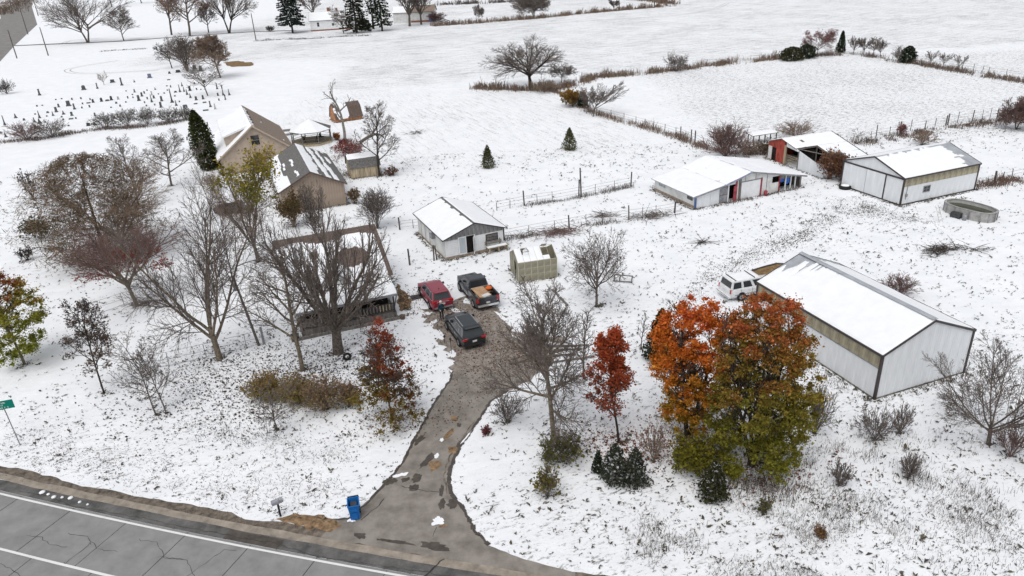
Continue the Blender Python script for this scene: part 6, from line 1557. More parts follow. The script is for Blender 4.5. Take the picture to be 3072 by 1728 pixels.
# faces local +x
P = [(0,0,.92),(0,0,1.10),(.02,0,1.28),(.03,0,1.42),(.04,0,1.52),(.06,0,1.60),(.07,0,1.70),
     (0,.10,.88),(.03,.11,.50),(-.02,.11,.09),(.12,.12,.04),
     (0,-.10,.88),(.05,-.11,.50),(.04,-.11,.09),(.18,-.12,.04),
     (.02,.19,1.38),(.03,.25,1.12),(.20,.22,.98),(.02,-.19,1.38),(.04,-.25,1.12),(.22,-.20,1.02)]
Ed = [(0,1),(1,2),(2,3),(3,4),(4,5),(5,6),(0,7),(7,8),(8,9),(9,10),(0,11),(11,12),(12,13),(13,14),(3,15),(15,16),(16,17),(3,18),(18,19),(19,20)]
Rd = [.15,.15,.16,.12,.055,.095,.085,.10,.07,.05,.045,.10,.07,.05,.045,.07,.052,.036,.07,.052,.036]
hand0 = len(P)
for wi, s in ((17, 1), (20, -1)):
    wx, wy, wz = P[wi]
    b = len(P); P.append((wx+.07, wy, wz-.02)); Ed.append((wi, b)); Rd.append(.032)
    for f_, (dy, ln) in enumerate(((-.03, .07), (-.01, .085), (.01, .08), (.03, .06))):
        i = len(P); P.append((wx+.07+ln*.6, wy+dy, wz-.03)); Ed.append((b, i)); Rd.append(.009)
        P.append((wx+.07+ln, wy+dy, wz-.055)); Ed.append((i, i+1)); Rd.append(.008)
    i = len(P); P.append((wx+.06, wy-s*.05, wz+.0)); Ed.append((b, i)); Rd.append(.010)
    P.append((wx+.09, wy-s*.055, wz-.015)); Ed.append((i, i+1)); Rd.append(.009)
bo = skin_body('body', P, Ed, Rd, [M['skin'], M['coat'], M['trousers'], M['black_plastic']], pe)
for p in bo.data.polygons:
    z = p.center.z; x = p.center.x
    p.material_index = 3 if z < .13 else 2 if z < .80 else 1 if (z < 1.49 and not (x > .215 and z < 1.08)) else 0
MB().lathe([(.105, 0), (.112, .05), (.10, .11), (.06, .15), (.02, .165)], (.055, 0, 1.635), 12).build('hat', M['hair'], pe, smooth=True)
MB().lathe([(.165, 0), (.175, .12), (.16, .30), (.17, .48)], (.0, 0, .78), 12).build('jacket_hem', M['coat'], pe, smooth=True)
nf = MB(); nf.cbox((.172, 0, 1.60), (.03, .025, .045)); nf.build('nose', M['skin'], pe)
ey = MB()
for s in (-1, 1): ey.cbox((.155, s*.035, 1.625), (.012, .02, .012))
ey.build('eyes', M['black_plastic'], pe)
MB().cbox((.155, 0, 1.555), (.012, .05, .010)).build('mouth', M['red_trim'], pe)
for s in (-1, 1): MB().cbox((.06, s*.098, 1.60), (.04, .02, .055)).build('ear', M['skin'], pe)

# ------------------------------------------------------------------ trees
class Grow:
    """branching skeleton: list of (p0, p1, r0, r1, level)"""
    def __init__(s, seed): s.r = random.Random(seed); s.seg = []; s.tips = []
    def branch(s, p, d, L, r, lev, P):
        rnd = s.r
        nseg = P['nseg'][min(lev, len(P['nseg'])-1)]
        wob = P['wob'] * (0.6 if lev == 0 else 1.0)
        pts = [(p, r)]
        dx, dy, dz = d; x, y, z = p
        upb = P['up'][min(lev, len(P['up'])-1)]
        endr = max(P['rmin'], r*(P['taper0'] if lev == 0 else 0.35))
        for i in range(nseg):
            dx += rnd.uniform(-1, 1)*wob; dy += rnd.uniform(-1, 1)*wob; dz += rnd.uniform(-1, 1)*wob*.7 + upb
            n = math.sqrt(dx*dx+dy*dy+dz*dz); dx /= n; dy /= n; dz /= n
            st = L/nseg
            nx, ny, nz = x+dx*st, y+dy*st, max(0.05, z+dz*st)
            f = (i+1)/nseg
            r1 = r + (endr-r)*f
            s.seg.append((x, y, z, nx, ny, nz, pts[-1][1], r1, lev))
            x, y, z = nx, ny, nz
            pts.append(((x, y, z), r1))
        if lev >= P['leaf_from']: s.tips.append((x, y, z)); 
        if lev >= P['leaf_from'] and nseg > 1: s.tips.append(pts[len(pts)//2][0])
        if lev >= P['levels']: return
        n = P['n'][min(lev, len(P['n'])-1)]
        n = max(1, int(n*rnd.uniform(.8, 1.2) + .5))
        t0 = P['clear'] if lev == 0 else P.get('clear1', .22)
        az = rnd.uniform(0, 6.28)
        for k in range(n):
            t = t0 + (1-t0)*((k+rnd.uniform(.1, .9))/n)
            fi = t*nseg; i = min(nseg-1, int(fi)); ff = fi-i
            (ax, ay, az_), ra = pts[i]; (bx, by, bz), rb = pts[i+1]
            q = (ax+(bx-ax)*ff, ay+(by-ay)*ff, az_+(bz-az_)*ff); rq = ra+(rb-ra)*ff
            ddx, ddy, ddz = bx-ax, by-ay, bz-az_
            nn = math.sqrt(ddx*ddx+ddy*ddy+ddz*ddz) or 1; ddx /= nn; ddy /= nn; ddz /= nn
            az += 2.4 + rnd.uniform(-.5, .5)
            a0 = P['ang'][min(lev, len(P['ang'])-1)]
            an = a0*(1.15-.45*t)*rnd.uniform(.8, 1.2)
            # orthonormal frame
            if abs(ddz) < .95: ux, uy, uz = -ddy, ddx, 0.0
            else: ux, uy, uz = 1.0, 0.0, 0.0
            k_ = ux*ddx+uy*ddy+uz*ddz; ux -= k_*ddx; uy -= k_*ddy; uz -= k_*ddz
            m_ = math.sqrt(ux*ux+uy*uy+uz*uz) or 1; ux /= m_; uy /= m_; uz /= m_
            vx, vy, vz = ddy*uz-ddz*uy, ddz*ux-ddx*uz, ddx*uy-ddy*ux
            ca, sa_ = math.cos(an), math.sin(an); cz, sz = math.cos(az), math.sin(az)
            nd = (ddx*ca+(ux*cz+vx*sz)*sa_, ddy*ca+(uy*cz+vy*sz)*sa_, ddz*ca+(uz*cz+vz*sz)*sa_)
            if lev == 0: ln = P['limb']*(P['shape'](t))*rnd.uniform(.8, 1.15)
            else: ln = L*P['ratio'][min(lev, len(P['ratio'])-1)]*(1.15-.6*t)*rnd.uniform(.75, 1.2)
            rr_ = max(P['rmin'], min(rq*.75, r*P['rr'][min(lev, len(P['rr'])-1)]))
            s.branch(q, nd, ln, rr_, lev+1, P)

def tubes(seg, n):
    S = np.array(seg, dtype=np.float64)
    p0, p1, r0, r1 = S[:, 0:3], S[:, 3:6], S[:, 6], S[:, 7]
    d = p1-p0; ln = np.linalg.norm(d, axis=1, keepdims=True); ln[ln == 0] = 1; d = d/ln
    ref = np.where(np.abs(d[:, 2:3]) < .9, np.array([[0, 0, 1.0]]), np.array([[1.0, 0, 0]]))
    a = np.cross(d, ref); a /= np.linalg.norm(a, axis=1, keepdims=True); b = np.cross(d, a)
    th = np.arange(n)*2*np.pi/n
    ring = a[:, None, :]*np.cos(th)[None, :, None] + b[:, None, :]*np.sin(th)[None, :, None]
    p1e = p1 + d*np.minimum(ln*.06, r1[:, None])
    V = np.concatenate([p0[:, None, :]+ring*r0[:, None, None], p1e[:, None, :]+ring*r1[:, None, None]], 1).reshape(-1, 3)
    i = np.arange(n); q = np.stack([i, (i+1) % n, n+(i+1) % n, n+i], 1)
    F = (np.arange(len(S))[:, None, None]*2*n + q[None]).reshape(-1, 4)
    return V, F

def rescale(seg, tips, h, w_, lean=(0, 0)):
    S = np.array(seg); Tp = np.array(tips) if len(tips) else np.zeros((0, 3))
    zmax = max(S[:, 5].max(), .1)
    rad = np.sqrt(S[:, 3]**2+S[:, 4]**2); rw = np.percentile(rad, 96) or 1
    kz, kx = h/zmax, min(3.0, max(.3, (w_/2)/rw))
    for A in (S[:, 0:3], S[:, 3:6], Tp):
        A[:, :2] *= kx; A[:, 2] *= kz
        f = (A[:, 2]/h)**1.3
        A[:, 0] += lean[0]*f; A[:, 1] += lean[1]*f
    return S, Tp

BASE = dict(nseg=(6, 5, 4, 3, 2), wob=.13, up=(0, .05, .05, .04, .03), rmin=.011, taper0=.35, levels=4, n=(9, 6, 5, 4), clear=.28, ang=(R(52), R(42), R(40), R(40)), limb=5.0,
            shape=lambda t: 1.15-.75*t, ratio=(0, .55, .55, .55), rr=(.55, .5, .5, .55), leaf_from=3)
def prm(**k): q = dict(BASE); q.update(k); return q

def bare_mesh(seed, h, w_, style, trunk_m, twig_m, stems=1, lean=(0, 0), rmin=.011, dense=1.0, tr=None):
    g = Grow(seed); rnd = random.Random(seed+99)
    tr = tr or h*.019
    limb = w_*.52
    P = dict(
        oval=prm(limb=limb, shape=lambda t: 1.15-.65*t, ang=(R(48), R(40), R(40), R(42)), up=(.01, .07, .06, .05, .03), clear=.24, n=(14, 7, 6, 4)),
        vase=prm(limb=h*.72, shape=lambda t: 1.0, ang=(R(50), R(28), R(30), R(34)), up=(0, .025, .025, .02, .01), clear=.62, n=(10, 8, 6, 4), taper0=.6, nseg=(4, 6, 4, 3, 2), ratio=(0, .52, .5, .5)),
        spread=prm(limb=h*.62, shape=lambda t: 1.0, ang=(R(62), R(44), R(42), R(42)), up=(0, .015, .01, .01, .0), clear=.50, n=(10, 8, 6, 4), taper0=.5, nseg=(4, 6, 4, 3, 2), wob=.17),
        slim=prm(limb=w_*.6, shape=lambda t: 1.1-.7*t, ang=(R(42), R(38), R(38)), up=(.01, .06, .05, .04), clear=.2, n=(15, 5, 3), levels=3, leaf_from=2),
        bush=prm(limb=h*.6, shape=lambda t: 1.0, ang=(R(34), R(32), R(32)), up=(.0, .02, .02, .02), clear=.15, n=(5, 4, 3), levels=3, leaf_from=2, nseg=(5, 3, 2, 2), taper0=.3),
        open=prm(limb=w_*.55, shape=lambda t: 1.3-.75*t, ang=(R(64), R(40), R(40), R(42)), up=(.01, .045, .03, .02, .01), clear=.24, n=(15, 8, 6, 5), clear1=.12, wob=.085),
        fan=prm(limb=h*.85, shape=lambda t: 1.0, ang=(R(62), R(36), R(36), R(38)), up=(0, .030, .04, .03, .02), clear=.60, n=(9, 10, 7, 5), taper0=.75, rr=(.42, .40, .5, .6), nseg=(4, 7, 4, 3, 2), ratio=(0, .46, .5, .5), wob=.12, clear1=.18),
        decur=prm(limb=h*.85, shape=lambda t: 1.0, ang=(R(44), R(44), R(42), R(42)), up=(0, .02, .01, .0, .0), clear=.50, n=(7, 9, 7, 5), taper0=.7, nseg=(4, 9, 5, 3, 2), ratio=(0, .46, .52, .52), wob=.15, clear1=.12, rr=(.5, .45, .5, .6)),
        dead=prm(limb=w_*.6, shape=lambda t: 1.1-.5*t, ang=(R(48), R(40), R(40)), up=(.01, .05, .02, .0), clear=.35, n=(6, 3, 2), levels=3, leaf_from=2, wob=.24),
    )[style]
    P = dict(P); P['rmin'] = rmin
    P['n'] = tuple(max(1, round(v*(dense if i > 0 else 1))) for i, v in enumerate(P['n']))
    for k in range(stems):
        a = 2*PI*k/max(1, stems) + rnd.uniform(-.3, .3)
        if stems == 1: d = (0, 0, 1); p = (0, 0, 0)
        else:
            sp = {'bush': rnd.uniform(.15, 1.1), 'slim': rnd.uniform(.1, .25)}.get(style, rnd.uniform(.2, .45))
            d = (math.cos(a)*sp, math.sin(a)*sp, 1); n_ = math.sqrt(sp*sp+1); d = tuple(v/n_ for v in d)
            p = (math.cos(a)*tr*.6, math.sin(a)*tr*.6, 0)
        tall = {'vase': .42, 'spread': .5, 'fan': .22, 'decur': .27}.get(style, .93 if style != 'bush' else .75)
        g.branch(p, d, h*tall*rnd.uniform(.85, 1.05), tr*(1 if stems == 1 else .75), 0, P)
    S, Tp = rescale(g.seg, g.tips, h, w_, lean)
    lev = S[:, 8]
    # flare at the foot
    big = S[lev <= 1]; small = S[lev >= 2]
    V, F = tubes(big, 7); mt_ = np_mesh('trunk', V, F, trunk_m, smooth=True)
    ms = None
    if len(small): V, F = tubes(small, 3); ms = np_mesh('twigs', V, F, twig_m)
    return mt_, ms, Tp

def leaf_quads(C, size, rng, cols, jit=.3, flat=.4, asp=.36):
    n = len(C)
    C = C + rng.normal(0, jit, (n, 3))
    C[:, 2] = np.maximum(C[:, 2], .06)
    a = rng.normal(0, 1, (n, 3)); a[:, 2] *= flat; a /= np.linalg.norm(a, axis=1, keepdims=True)
    b = rng.normal(0, 1, (n, 3)); b -= (b*a).sum(1, keepdims=True)*a; b /= np.linalg.norm(b, axis=1, keepdims=True)
    s = size*np.clip(rng.lognormal(-.05, .38, (n, 1)), .4, 2.0)
    V = np.stack([C-a*s*.5, C+b*s*asp, C+a*s*.5, C-b*s*asp], 1).reshape(-1, 3)
    F = np.arange(n*4).reshape(-1, 4)
    return V, F, np.repeat(cols, 4, 0)

def ramp(vals, stops):
    """stops: [(pos, (r,g,b))]"""
    x = [s[0] for s in stops]
    return np.stack([np.interp(vals, x, [s[1][i] for s in stops]) for i in range(3)], 1)

TREE_FEET = []
def place_tree(name, label, cat, loc, h, meshes, rz=0, group=None, scale=1):
    if loc[1] < 125: TREE_FEET.append((loc[0], loc[1], min(1.6, .35+h*.07)))
    t = thing(name, label, cat, loc, rz, group)
    for nm, me in meshes:
        if me is None: continue
        o = link(nm, me, t)
        o.scale = (scale, scale, scale)
    return t

def bare_tree(label, loc, h, w_, style='oval', seed=1, trunk='bark', twig='twig', stems=1, lean=(0, 0), dense=1.0, tr=None, leaves=None, name='bare_tree', cat='tree', rmin=.011, group=None):
    mt_, ms, Tp = bare_mesh(seed, h, w_, style, M[trunk], M[twig], stems, lean, rmin, dense, tr)
    ml = None
    if leaves:
        per, size, stops, jit, sel = leaves
        rng = np.random.default_rng(seed)
        T_ = Tp[sel(Tp/np.array([w_/2, w_/2, h]), rng)] if sel else Tp
        C = np.repeat(T_, per, 0)
        if len(C):
            v = np.clip(C[:, 2]/h + rng.normal(0, .13, len(C)), 0, 1)
            cols = ramp(v, stops)*rng.uniform(.65, 1.3, (len(C), 1))
            ml = np_mesh('leaves', *leaf_quads(C, size, rng, cols, jit)[:2], M['leaf'], leaf_quads_cols(cols))
    place_tree(name, label, cat, loc, h, (('trunk', mt_), ('twigs', ms), ('leaves', ml)), group=group)
def leaf_quads_cols(cols): return np.repeat(cols, 4, 0)

def clump_tree(label, loc, h, w_, seed, stops, nleaf, size, profile, trunk='bark', name='maple_tree', stems=1, tr=None, azcol=None, hollow=.35, clear=.15, lean=(0, 0), nclump=120, cat='tree', crad=.062):
    """full autumn crown: clumps of leaves on a limbed skeleton, with gaps between the clumps"""
    mt_, ms, Tp = bare_mesh(seed, h*.93, w_*.82, 'oval', M[trunk], M['twig_dark'], stems, lean, .012, .8, tr)
    rng = np.random.default_rng(seed)
    cl = []
    while len(cl) < nclump:
        z = rng.uniform(clear, 1.0); R_ = profile(z)
        r_ = R_*math.sqrt(rng.uniform(hollow**2, 1)); a = rng.uniform(0, 2*PI)
        if R_ <= .02 or rng.uniform() > min(1, R_+.15): continue
        cl.append((r_*math.cos(a), r_*math.sin(a), z, rng.uniform(.5, 1.25)))
    cl = np.array(cl)
    wgt = cl[:, 3]**2; wgt /= wgt.sum()
    idx = rng.choice(len(cl), nleaf, p=wgt)
    rad = crad*w_*cl[idx, 3]
    C = np.stack([cl[idx, 0]*w_/2, cl[idx, 1]*w_/2, cl[idx, 2]*h], 1)
    g = rng.normal(0, 1, (nleaf, 3)); g /= np.linalg.norm(g, axis=1, keepdims=True)
    C = C + g*(rad*np.minimum(2.1, np.abs(rng.normal(0, .85, nleaf))))[:, None]*np.array([1.1, 1.1, .75])
    C[:, 0] += lean[0]*(C[:, 2]/h); C[:, 1] += lean[1]*(C[:, 2]/h)
    v = C[:, 2]/h
    if azcol: v = v + azcol(C[:, 0]/(w_/2), C[:, 1]/(w_/2), C[:, 2]/h)
    hue = rng.normal(0, .09, len(cl))[idx] + rng.normal(0, .07, nleaf)
    cols = np.minimum(.85, ramp(np.clip(v+hue, 0, 1), stops)*rng.uniform(.55, 1.75, (nleaf, 1)))
    V, F, cc = leaf_quads(C, size, rng, cols, .03, .7)
    place_tree(name, label, cat, loc, h, (('trunk', mt_), ('twigs', ms), ('leaves', np_mesh('leaves', V, F, M['leaf'], cc))))

def conifer(label, loc, h, w_, seed, kind='spruce', name='conifer_tree', cat='tree', col=((.018, .030, .016), (.045, .062, .028)), snowy=.04, n=5000, size=.22, group=None, bare=0.0, brown=0.0, lean=(0, 0), asp=.36):
    rng = np.random.default_rng(seed)
    tk = MB(); tk.tube((0, 0, 0), (lean[0]*.7, lean[1]*.7, h*.93), h*.018+.03, .02, 7); 
    mt_ = tk.mesh('trunk', M['bark_dark'])
    segs = []
    if kind == 'spruce':
        nb = max(24, int(h*7)); pts = []
        for k in range(nb):
            z = bare + (1-bare)*(k+rng.uniform())/nb
            L = (w_/2)*((1-z)/(1-bare))**.75*rng.uniform(.7, 1.12)+.06
            a = k*2.4+rng.uniform(-.4, .4)
            m = max(4, int(n/nb*(L/(w_/2)+.3)))
            t = rng.uniform(.12, 1, m)**.7
            px = L*t; droop = -.22*L*t**1.5 + .1*L*t**3
            sx = rng.normal(0, .10*L*(1.1-t)+.05, m)
            X = px*math.cos(a)-sx*math.sin(a); Y = px*math.sin(a)+sx*math.cos(a); Z = z*h*.98+droop+rng.normal(0, .05, m)
            pts.append(np.stack([X, Y, Z], 1))
            segs.append((0, 0, z*h*.98, L*.95*math.cos(a), L*.95*math.sin(a), z*h*.98-.14*L, .018+.006*L, .008, 1))
        C = np.concatenate(pts)
    else:                               # cedar / arborvitae: a dense upright column of sprays
        z = rng.uniform(0.02, 1, n)
        prof = {'egg': lambda z: np.sqrt(np.maximum(0, 1-np.abs((z-.42)/.6)**2.2)), 'column': lambda z: np.minimum(1, (1-z)*2.3)**.6*(.75+.25*np.minimum(1, z*5)), 'cone': lambda z: (1-z)**.7*np.minimum(1, z*7+.35), 'bushy': lambda z: np.sqrt(np.maximum(0, 1-z**2.2))*np.minimum(1, z*5+.4)}[kind](z)
        a = rng.uniform(0, 2*PI, n); lob = 1 + (.16*np.sin(a*3+z*9+seed) + .10*np.sin(a*7-z*17) + .12*np.sin(a*13+z*29))*(1.7 if kind == 'egg' else 1)
        r_ = prof*lob*np.sqrt(rng.uniform(.22, 1, n))*w_/2
        C = np.stack([r_*np.cos(a), r_*np.sin(a), z*h], 1)
    C[:, 0] += lean[0]*(C[:, 2]/h); C[:, 1] += lean[1]*(C[:, 2]/h)
    m = len(C)
    mix = rng.uniform(0, 1, (m, 1))
    cols = np.array(col[0])*(1-mix) + np.array(col[1])*mix
    if brown: 
        bmix = (rng.uniform(0, 1, m) < brown); cols[bmix] = np.array([.25, .17, .115])*rng.uniform(.6, 1.3, (bmix.sum(), 1))
    if snowy:
        sm = rng.uniform(0, 1, m) < snowy; cols[sm] = np.array([.75, .77, .80])
    V, F, cc = leaf_quads(C, size, rng, cols, .02, .8, asp)
    ms = None
    if segs: v2, f2 = tubes(segs, 4); ms = np_mesh('branches', v2, f2, M['bark_dark'])
    place_tree(name, label, cat, loc, h, (('trunk', mt_), ('branches', ms), ('crown', np_mesh('crown', V, F, M['leaf'], cc))), group=group)

def shrub(label, loc, h, w_, seed, stops=None, nleaf=0, size=.1, stems=9, twig='twig', name='shrub', cat='shrub', dense=1.0, group=None, lean=(0, 0), rmin=.010):
    mt_, ms, Tp = bare_mesh(seed, h, w_, 'bush', M[twig], M[twig], stems, lean, rmin, dense, max(.018, h*.012))
    ml = None
    if nleaf:
        rng = np.random.default_rng(seed)
        C = Tp[rng.integers(0, len(Tp), nleaf)]
        cols = ramp(np.clip(C[:, 2]/h+rng.normal(0, .2, nleaf), 0, 1), stops)*rng.uniform(.6, 1.35, (nleaf, 1))
        V, F, cc = leaf_quads(C, size, rng, cols, h*.05, .8)
        ml = np_mesh('leaves', V, F, M['leaf'], cc)
    place_tree(name, label, cat, loc, h, (('stems', mt_), ('twigs', ms), ('leaves', ml)), group=group)

G_OLIVE = [(0, (.10, .095, .02)), (1, (.20, .17, .03))]
# --- the big bare trees of the near yard
bare_tree('tall bare tree with mottled trunk on the near lawn, tallest in the yard', (-22.92, 49.14), 16.04, 11.41, 'decur', 11, 'bark_tan', 'twig', lean=(-1.2, .4), dense=1.25, tr=.25)
bare_tree('massive bare tree with many upright limbs in front of the farmhouse porch', (-13.71, 49.26), 12.89, 10.66, 'fan', 22, 'bark', 'twig', dense=.95, tr=.44)
bare_tree('medium bare tree with yellowish trunk left of the farmhouse porch', (-15.93, 46.89), 10.87, 6.24, 'oval', 33, 'bark_tan', 'twig', lean=(-.5, 0), tr=.17)
WIL = [(0, (0.184, 0.149, 0.052)), (0.55, (0.196, 0.184, 0.034)), (0.8, (0.253, 0.241, 0.034)), (1, (0.483, 0.345, 0.046))]
bare_tree('half-bare willow with a yellow-green leafy top in front of the tan house', (-25.76, 68.93), 12.17, 7.52, 'decur', 44, 'bark', 'twig_tan', leaves=(3, .20, WIL, .30, lambda q, r: (((q[:, 2] > .74) & (q[:, 0] < .5)) | ((q[:, 2] > .56) & (q[:, 0] > .15) & (q[:, 1] < .3))) & (r.uniform(0, 1, len(q)) < .55)), name='willow_tree', dense=1.1, tr=.20)
conifer('big rusty olive conifer mass beyond the red vase tree', (-42.78, 71.98), 10.96, 11.59, 55, 'egg', col=((.085, .078, .042), (.17, .145, .085)), snowy=.03, n=27000, size=.46, brown=.65, asp=.05)
bare_tree('brown twiggy bare tree tangled into the rusty conifer', (-41.16, 72.31), 10.79, 13.96, 'decur', 56, 'bark', 'twig_tan', dense=1.35, tr=.2)
RED_ = [(0, (.34, .09, .04)), (1, (.28, .045, .05))]
bare_tree('vase-shaped bare tree with red leaves low on its fan of branches', (-34.05, 59.70), 8.58, 10.82, 'vase', 66, 'bark_tan', 'twig_red', dense=1.2, tr=.19, leaves=(4, .14, RED_, .12, lambda q, r: (q[:, 2] < .55) & (q[:, 0] > -.45) & (r.uniform(0, 1, len(q)) < .8)))
bare_tree('dark bare tree on the lawn between the rusty conifer and the evergreen', (-46.47, 98.32), 8.08, 9.38, 'oval', 77, 'bark', 'twig', tr=.15, dense=1.1)
bare_tree('slim bare tree with long thin limbs left of the dark lawn tree', (-47.12, 89.57), 9.46, 6.10, 'oval', 78, 'bark', 'twig', tr=.12)
bare_tree('bare small tree in the cemetery leaning over the graves', (-67.59, 171.46), 8.02, 10.97, 'spread', 88, 'bark', 'twig', lean=(-1.5, 0), rmin=.022, dense=.8)
bare_tree('small bare tree at the left of the clump behind the cemetery', (-96.40, 222.61), 8.88, 9.34, 'spread', 89, 'bark_dark', 'twig_dark', rmin=.03, dense=.8)
bare_tree('many-stemmed bare tree in the middle of the clump behind the cemetery', (-88.57, 214.08), 10.67, 9.56, 'slim', 90, 'bark', 'twig', stems=7, rmin=.03)
bare_tree('dense brown-crowned tree at the right of the clump behind the cemetery', (-73.92, 198.55), 11.05, 11.00, 'oval', 91, 'bark', 'twig_tan', rmin=.03, dense=1.5)
# --- far trees along the farm lane
bare_tree('twin-trunked big bare tree beside the farm lane at the upper left', (-167.83, 314.91), 24.39, 34.10, 'vase', 101, 'bark', 'twig', stems=2, rmin=.035, tr=.5)
bare_tree('round-crowned small bare tree just right of the twin-trunked one', (-153.55, 315.67), 12.65, 12.70, 'oval', 102, 'bark', 'twig', rmin=.035)
OR_ = [(0, (.36, .18, .09)), (1, (.32, .16, .085))]
bare_tree('thin lane tree with a few rusty leaves, left of the orange one', (-140.50, 331.84), 21.74, 14.52, 'oval', 103, 'bark', 'twig', rmin=.035, leaves=(2, .35, OR_, .5, lambda q, r: (q[:, 0] > .1) & (r.uniform(0, 1, len(q)) < .3)))
bare_tree('tall lane tree carrying rusty orange leaves beyond the cemetery clump', (-129.58, 323.80), 24.51, 20.01, 'oval', 104, 'bark', 'twig', rmin=.035, leaves=(2, .35, OR_, .6, lambda q, r: (np.abs(q[:, 0]) > .25) & (q[:, 2] < .8) & (r.uniform(0, 1, len(q)) < .35)))
bare_tree('small dark tree between the orange lane tree and the broad bare one', (-125.48, 334.31), 13.15, 8.60, 'oval', 105, 'bark_dark', 'twig_dark', rmin=.035)
bare_tree('broad fork-trunked bare tree on the lane right of the orange one', (-114.25, 327.44), 24.44, 23.60, 'vase', 106, 'bark_dark', 'twig', stems=2, rmin=.035, tr=.5)
bare_tree('far bare trunk near the top edge above the small round tree', (-289.13, 589.65), 21.42, 20.89, 'oval', 107, 'bark_dark', 'twig_dark', rmin=.05)
bare_tree('farther bare trunk near the top edge right of its neighbour', (-284.03, 628.27), 19.87, 19.05, 'oval', 108, 'bark_dark', 'twig_dark', rmin=.05)
conifer('full spruce standing left of the far white house', (-83.62, 313.05), 21.54, 13.89, 111, n=11000, size=.62, col=((.022, .036, .028), (.055, .075, .055)), bare=.16, name='spruce_tree', snowy=.05)
shrub('round bare bush on the lane left of the spruce', (-95.73, 323.38), 2.68, 4.00, 112, stems=12, twig='twig_dark', rmin=.03)
bare_tree('bare tree rising behind the far white house', (-84.31, 355.76), 15.72, 14.61, 'vase', 113, 'bark', 'twig', rmin=.04)
bare_tree('small bare tree in front of the far white house', (-60.62, 300.80), 10.46, 10.26, 'spread', 114, 'bark', 'twig', rmin=.035, dense=.8)
conifer('ragged pine in front of the right end of the far white house', (-55.31, 299.75), 25.00, 12.39, 115, n=6500, size=.62, col=((.02, .026, .016), (.06, .06, .03)), bare=.05, name='pine_tree')
conifer('thin ragged pine, middle of the three by the far white house', (-50.73, 312.57), 24.04, 5.80, 116, n=1700, size=.6, bare=.25, name='pine_tree')
conifer('dark pine with low branches, rightmost of the three by the far white house', (-45.77, 302.52), 22.63, 10.00, 117, n=4200, size=.6, bare=.1, name='pine_tree')
conifer('dark clipped evergreen bush between the far pines', (-54.84, 313.02), 3.96, 6.46, 118, 'bushy', n=2600, size=.6, name='evergreen_bush', cat='shrub', snowy=.02)
bare_tree('big bare tree in front of the left half of the far long outbuilding', (-36.47, 316.67), 18.93, 16.33, 'vase', 119, 'bark', 'twig', rmin=.04, tr=.55)
bare_tree('bare forked tree in front of the right half of the far long outbuilding', (-32.14, 321.13), 17.84, 14.89, 'vase', 120, 'bark', 'twig', rmin=.04, tr=.45)
shrub('rusty bush pile at the right end of the far long outbuilding', (-26.52, 330.44), 4.31, 8.50, 121, stems=14, twig='twig_red', rmin=.04, dense=1.2)
bare_tree('small lone bare sapling above the top hedge', (-8.14, 322.30), 6.83, 4.98, 'spread', 122, 'bark', 'twig', rmin=.035)
bare_tree('wide bare tree clump at the bend of the top hedge', (15.07, 327.80), 10.34, 17.72, 'spread', 123, 'bark', 'twig', stems=3, rmin=.04)
bare_tree('small bare tree at the right part of the top hedge', (50.83, 341.05), 5.39, 5.96, 'vase', 124, 'bark', 'twig', rmin=.04)
# --- the middle distance
bare_tree('great round-crowned bare tree at the left end of the long hedge', (6.20, 160.14), 11.32, 17.59, 'spread', 131, 'bark_dark', 'twig', rmin=.022, dense=1.2, tr=.42)
bare_tree('windswept bare tree at the hedge corner beside the golden bush', (15.88, 129.05), 6.18, 8.31, 'vase', 132, 'bark', 'twig', lean=(1.6, 0), rmin=.02)
bare_tree('second small windswept tree tight against the golden bush', (15.34, 132.94), 4.04, 5.79, 'vase', 133, 'bark', 'twig', lean=(.8, 0), rmin=.02)
shrub('golden-brown leafy bush in the hedge by the windswept tree', (13.13, 138.58), 3.68, 4.66, 134, [(0, (.10, .08, .03)), (.6, (.30, .17, .03)), (1, (.36, .19, .03))], 2200, .28, 12, name='golden_bush')
conifer('small dark evergreen between the golden bush and the windswept tree', (14.96, 137.37), 2.49, 1.94, 135, 'bushy', n=1400, size=.3, name='evergreen_bush', cat='shrub')
bare_tree('tangled bare thicket tree just right of the great round tree', (13.23, 165.13), 4.09, 6.62, 'spread', 136, 'bark', 'twig', rmin=.022)
shrub('brown low thicket under the great round bare tree', (8.87, 154.67), 2.91, 5.82, 137, stems=14, twig='twig_tan', rmin=.02, dense=1.2)
shrub('rounded bare bush sticking out of the long hedge', (40.28, 172.21), 4.58, 5.69, 138, stems=14, twig='twig', rmin=.022)
conifer('olive evergreen mound at the left of the hedge corner clump', (69.73, 179.82), 3.11, 5.73, 139, 'bushy', n=2400, size=.34, col=((.04, .045, .02), (.085, .08, .03)), name='evergreen_bush', cat='shrub')
conifer('dark green evergreen mound under the red hedge tree', (74.24, 182.30), 3.14, 5.03, 140, 'bushy', n=2400, size=.34, col=((.03, .04, .02), (.07, .085, .045)), name='evergreen_bush', cat='shrub')
bare_tree('red-berried bare tree crowning the hedge corner clump', (78.17, 185.11), 6.50, 9.03, 'spread', 141, 'bark_pale', 'twig_red', rmin=.024, leaves=(1, .20, [(0, (.24, .10, .10)), (1, (.30, .10, .11))], .25, lambda q, r: (q[:, 2] > .55) & (r.uniform(0, 1, len(q)) < .6)))
conifer('narrow dark cedar standing in the hedge corner clump', (84.99, 187.69), 5.19, 2.58, 142, 'cone', n=1800, size=.34, name='cedar_tree')
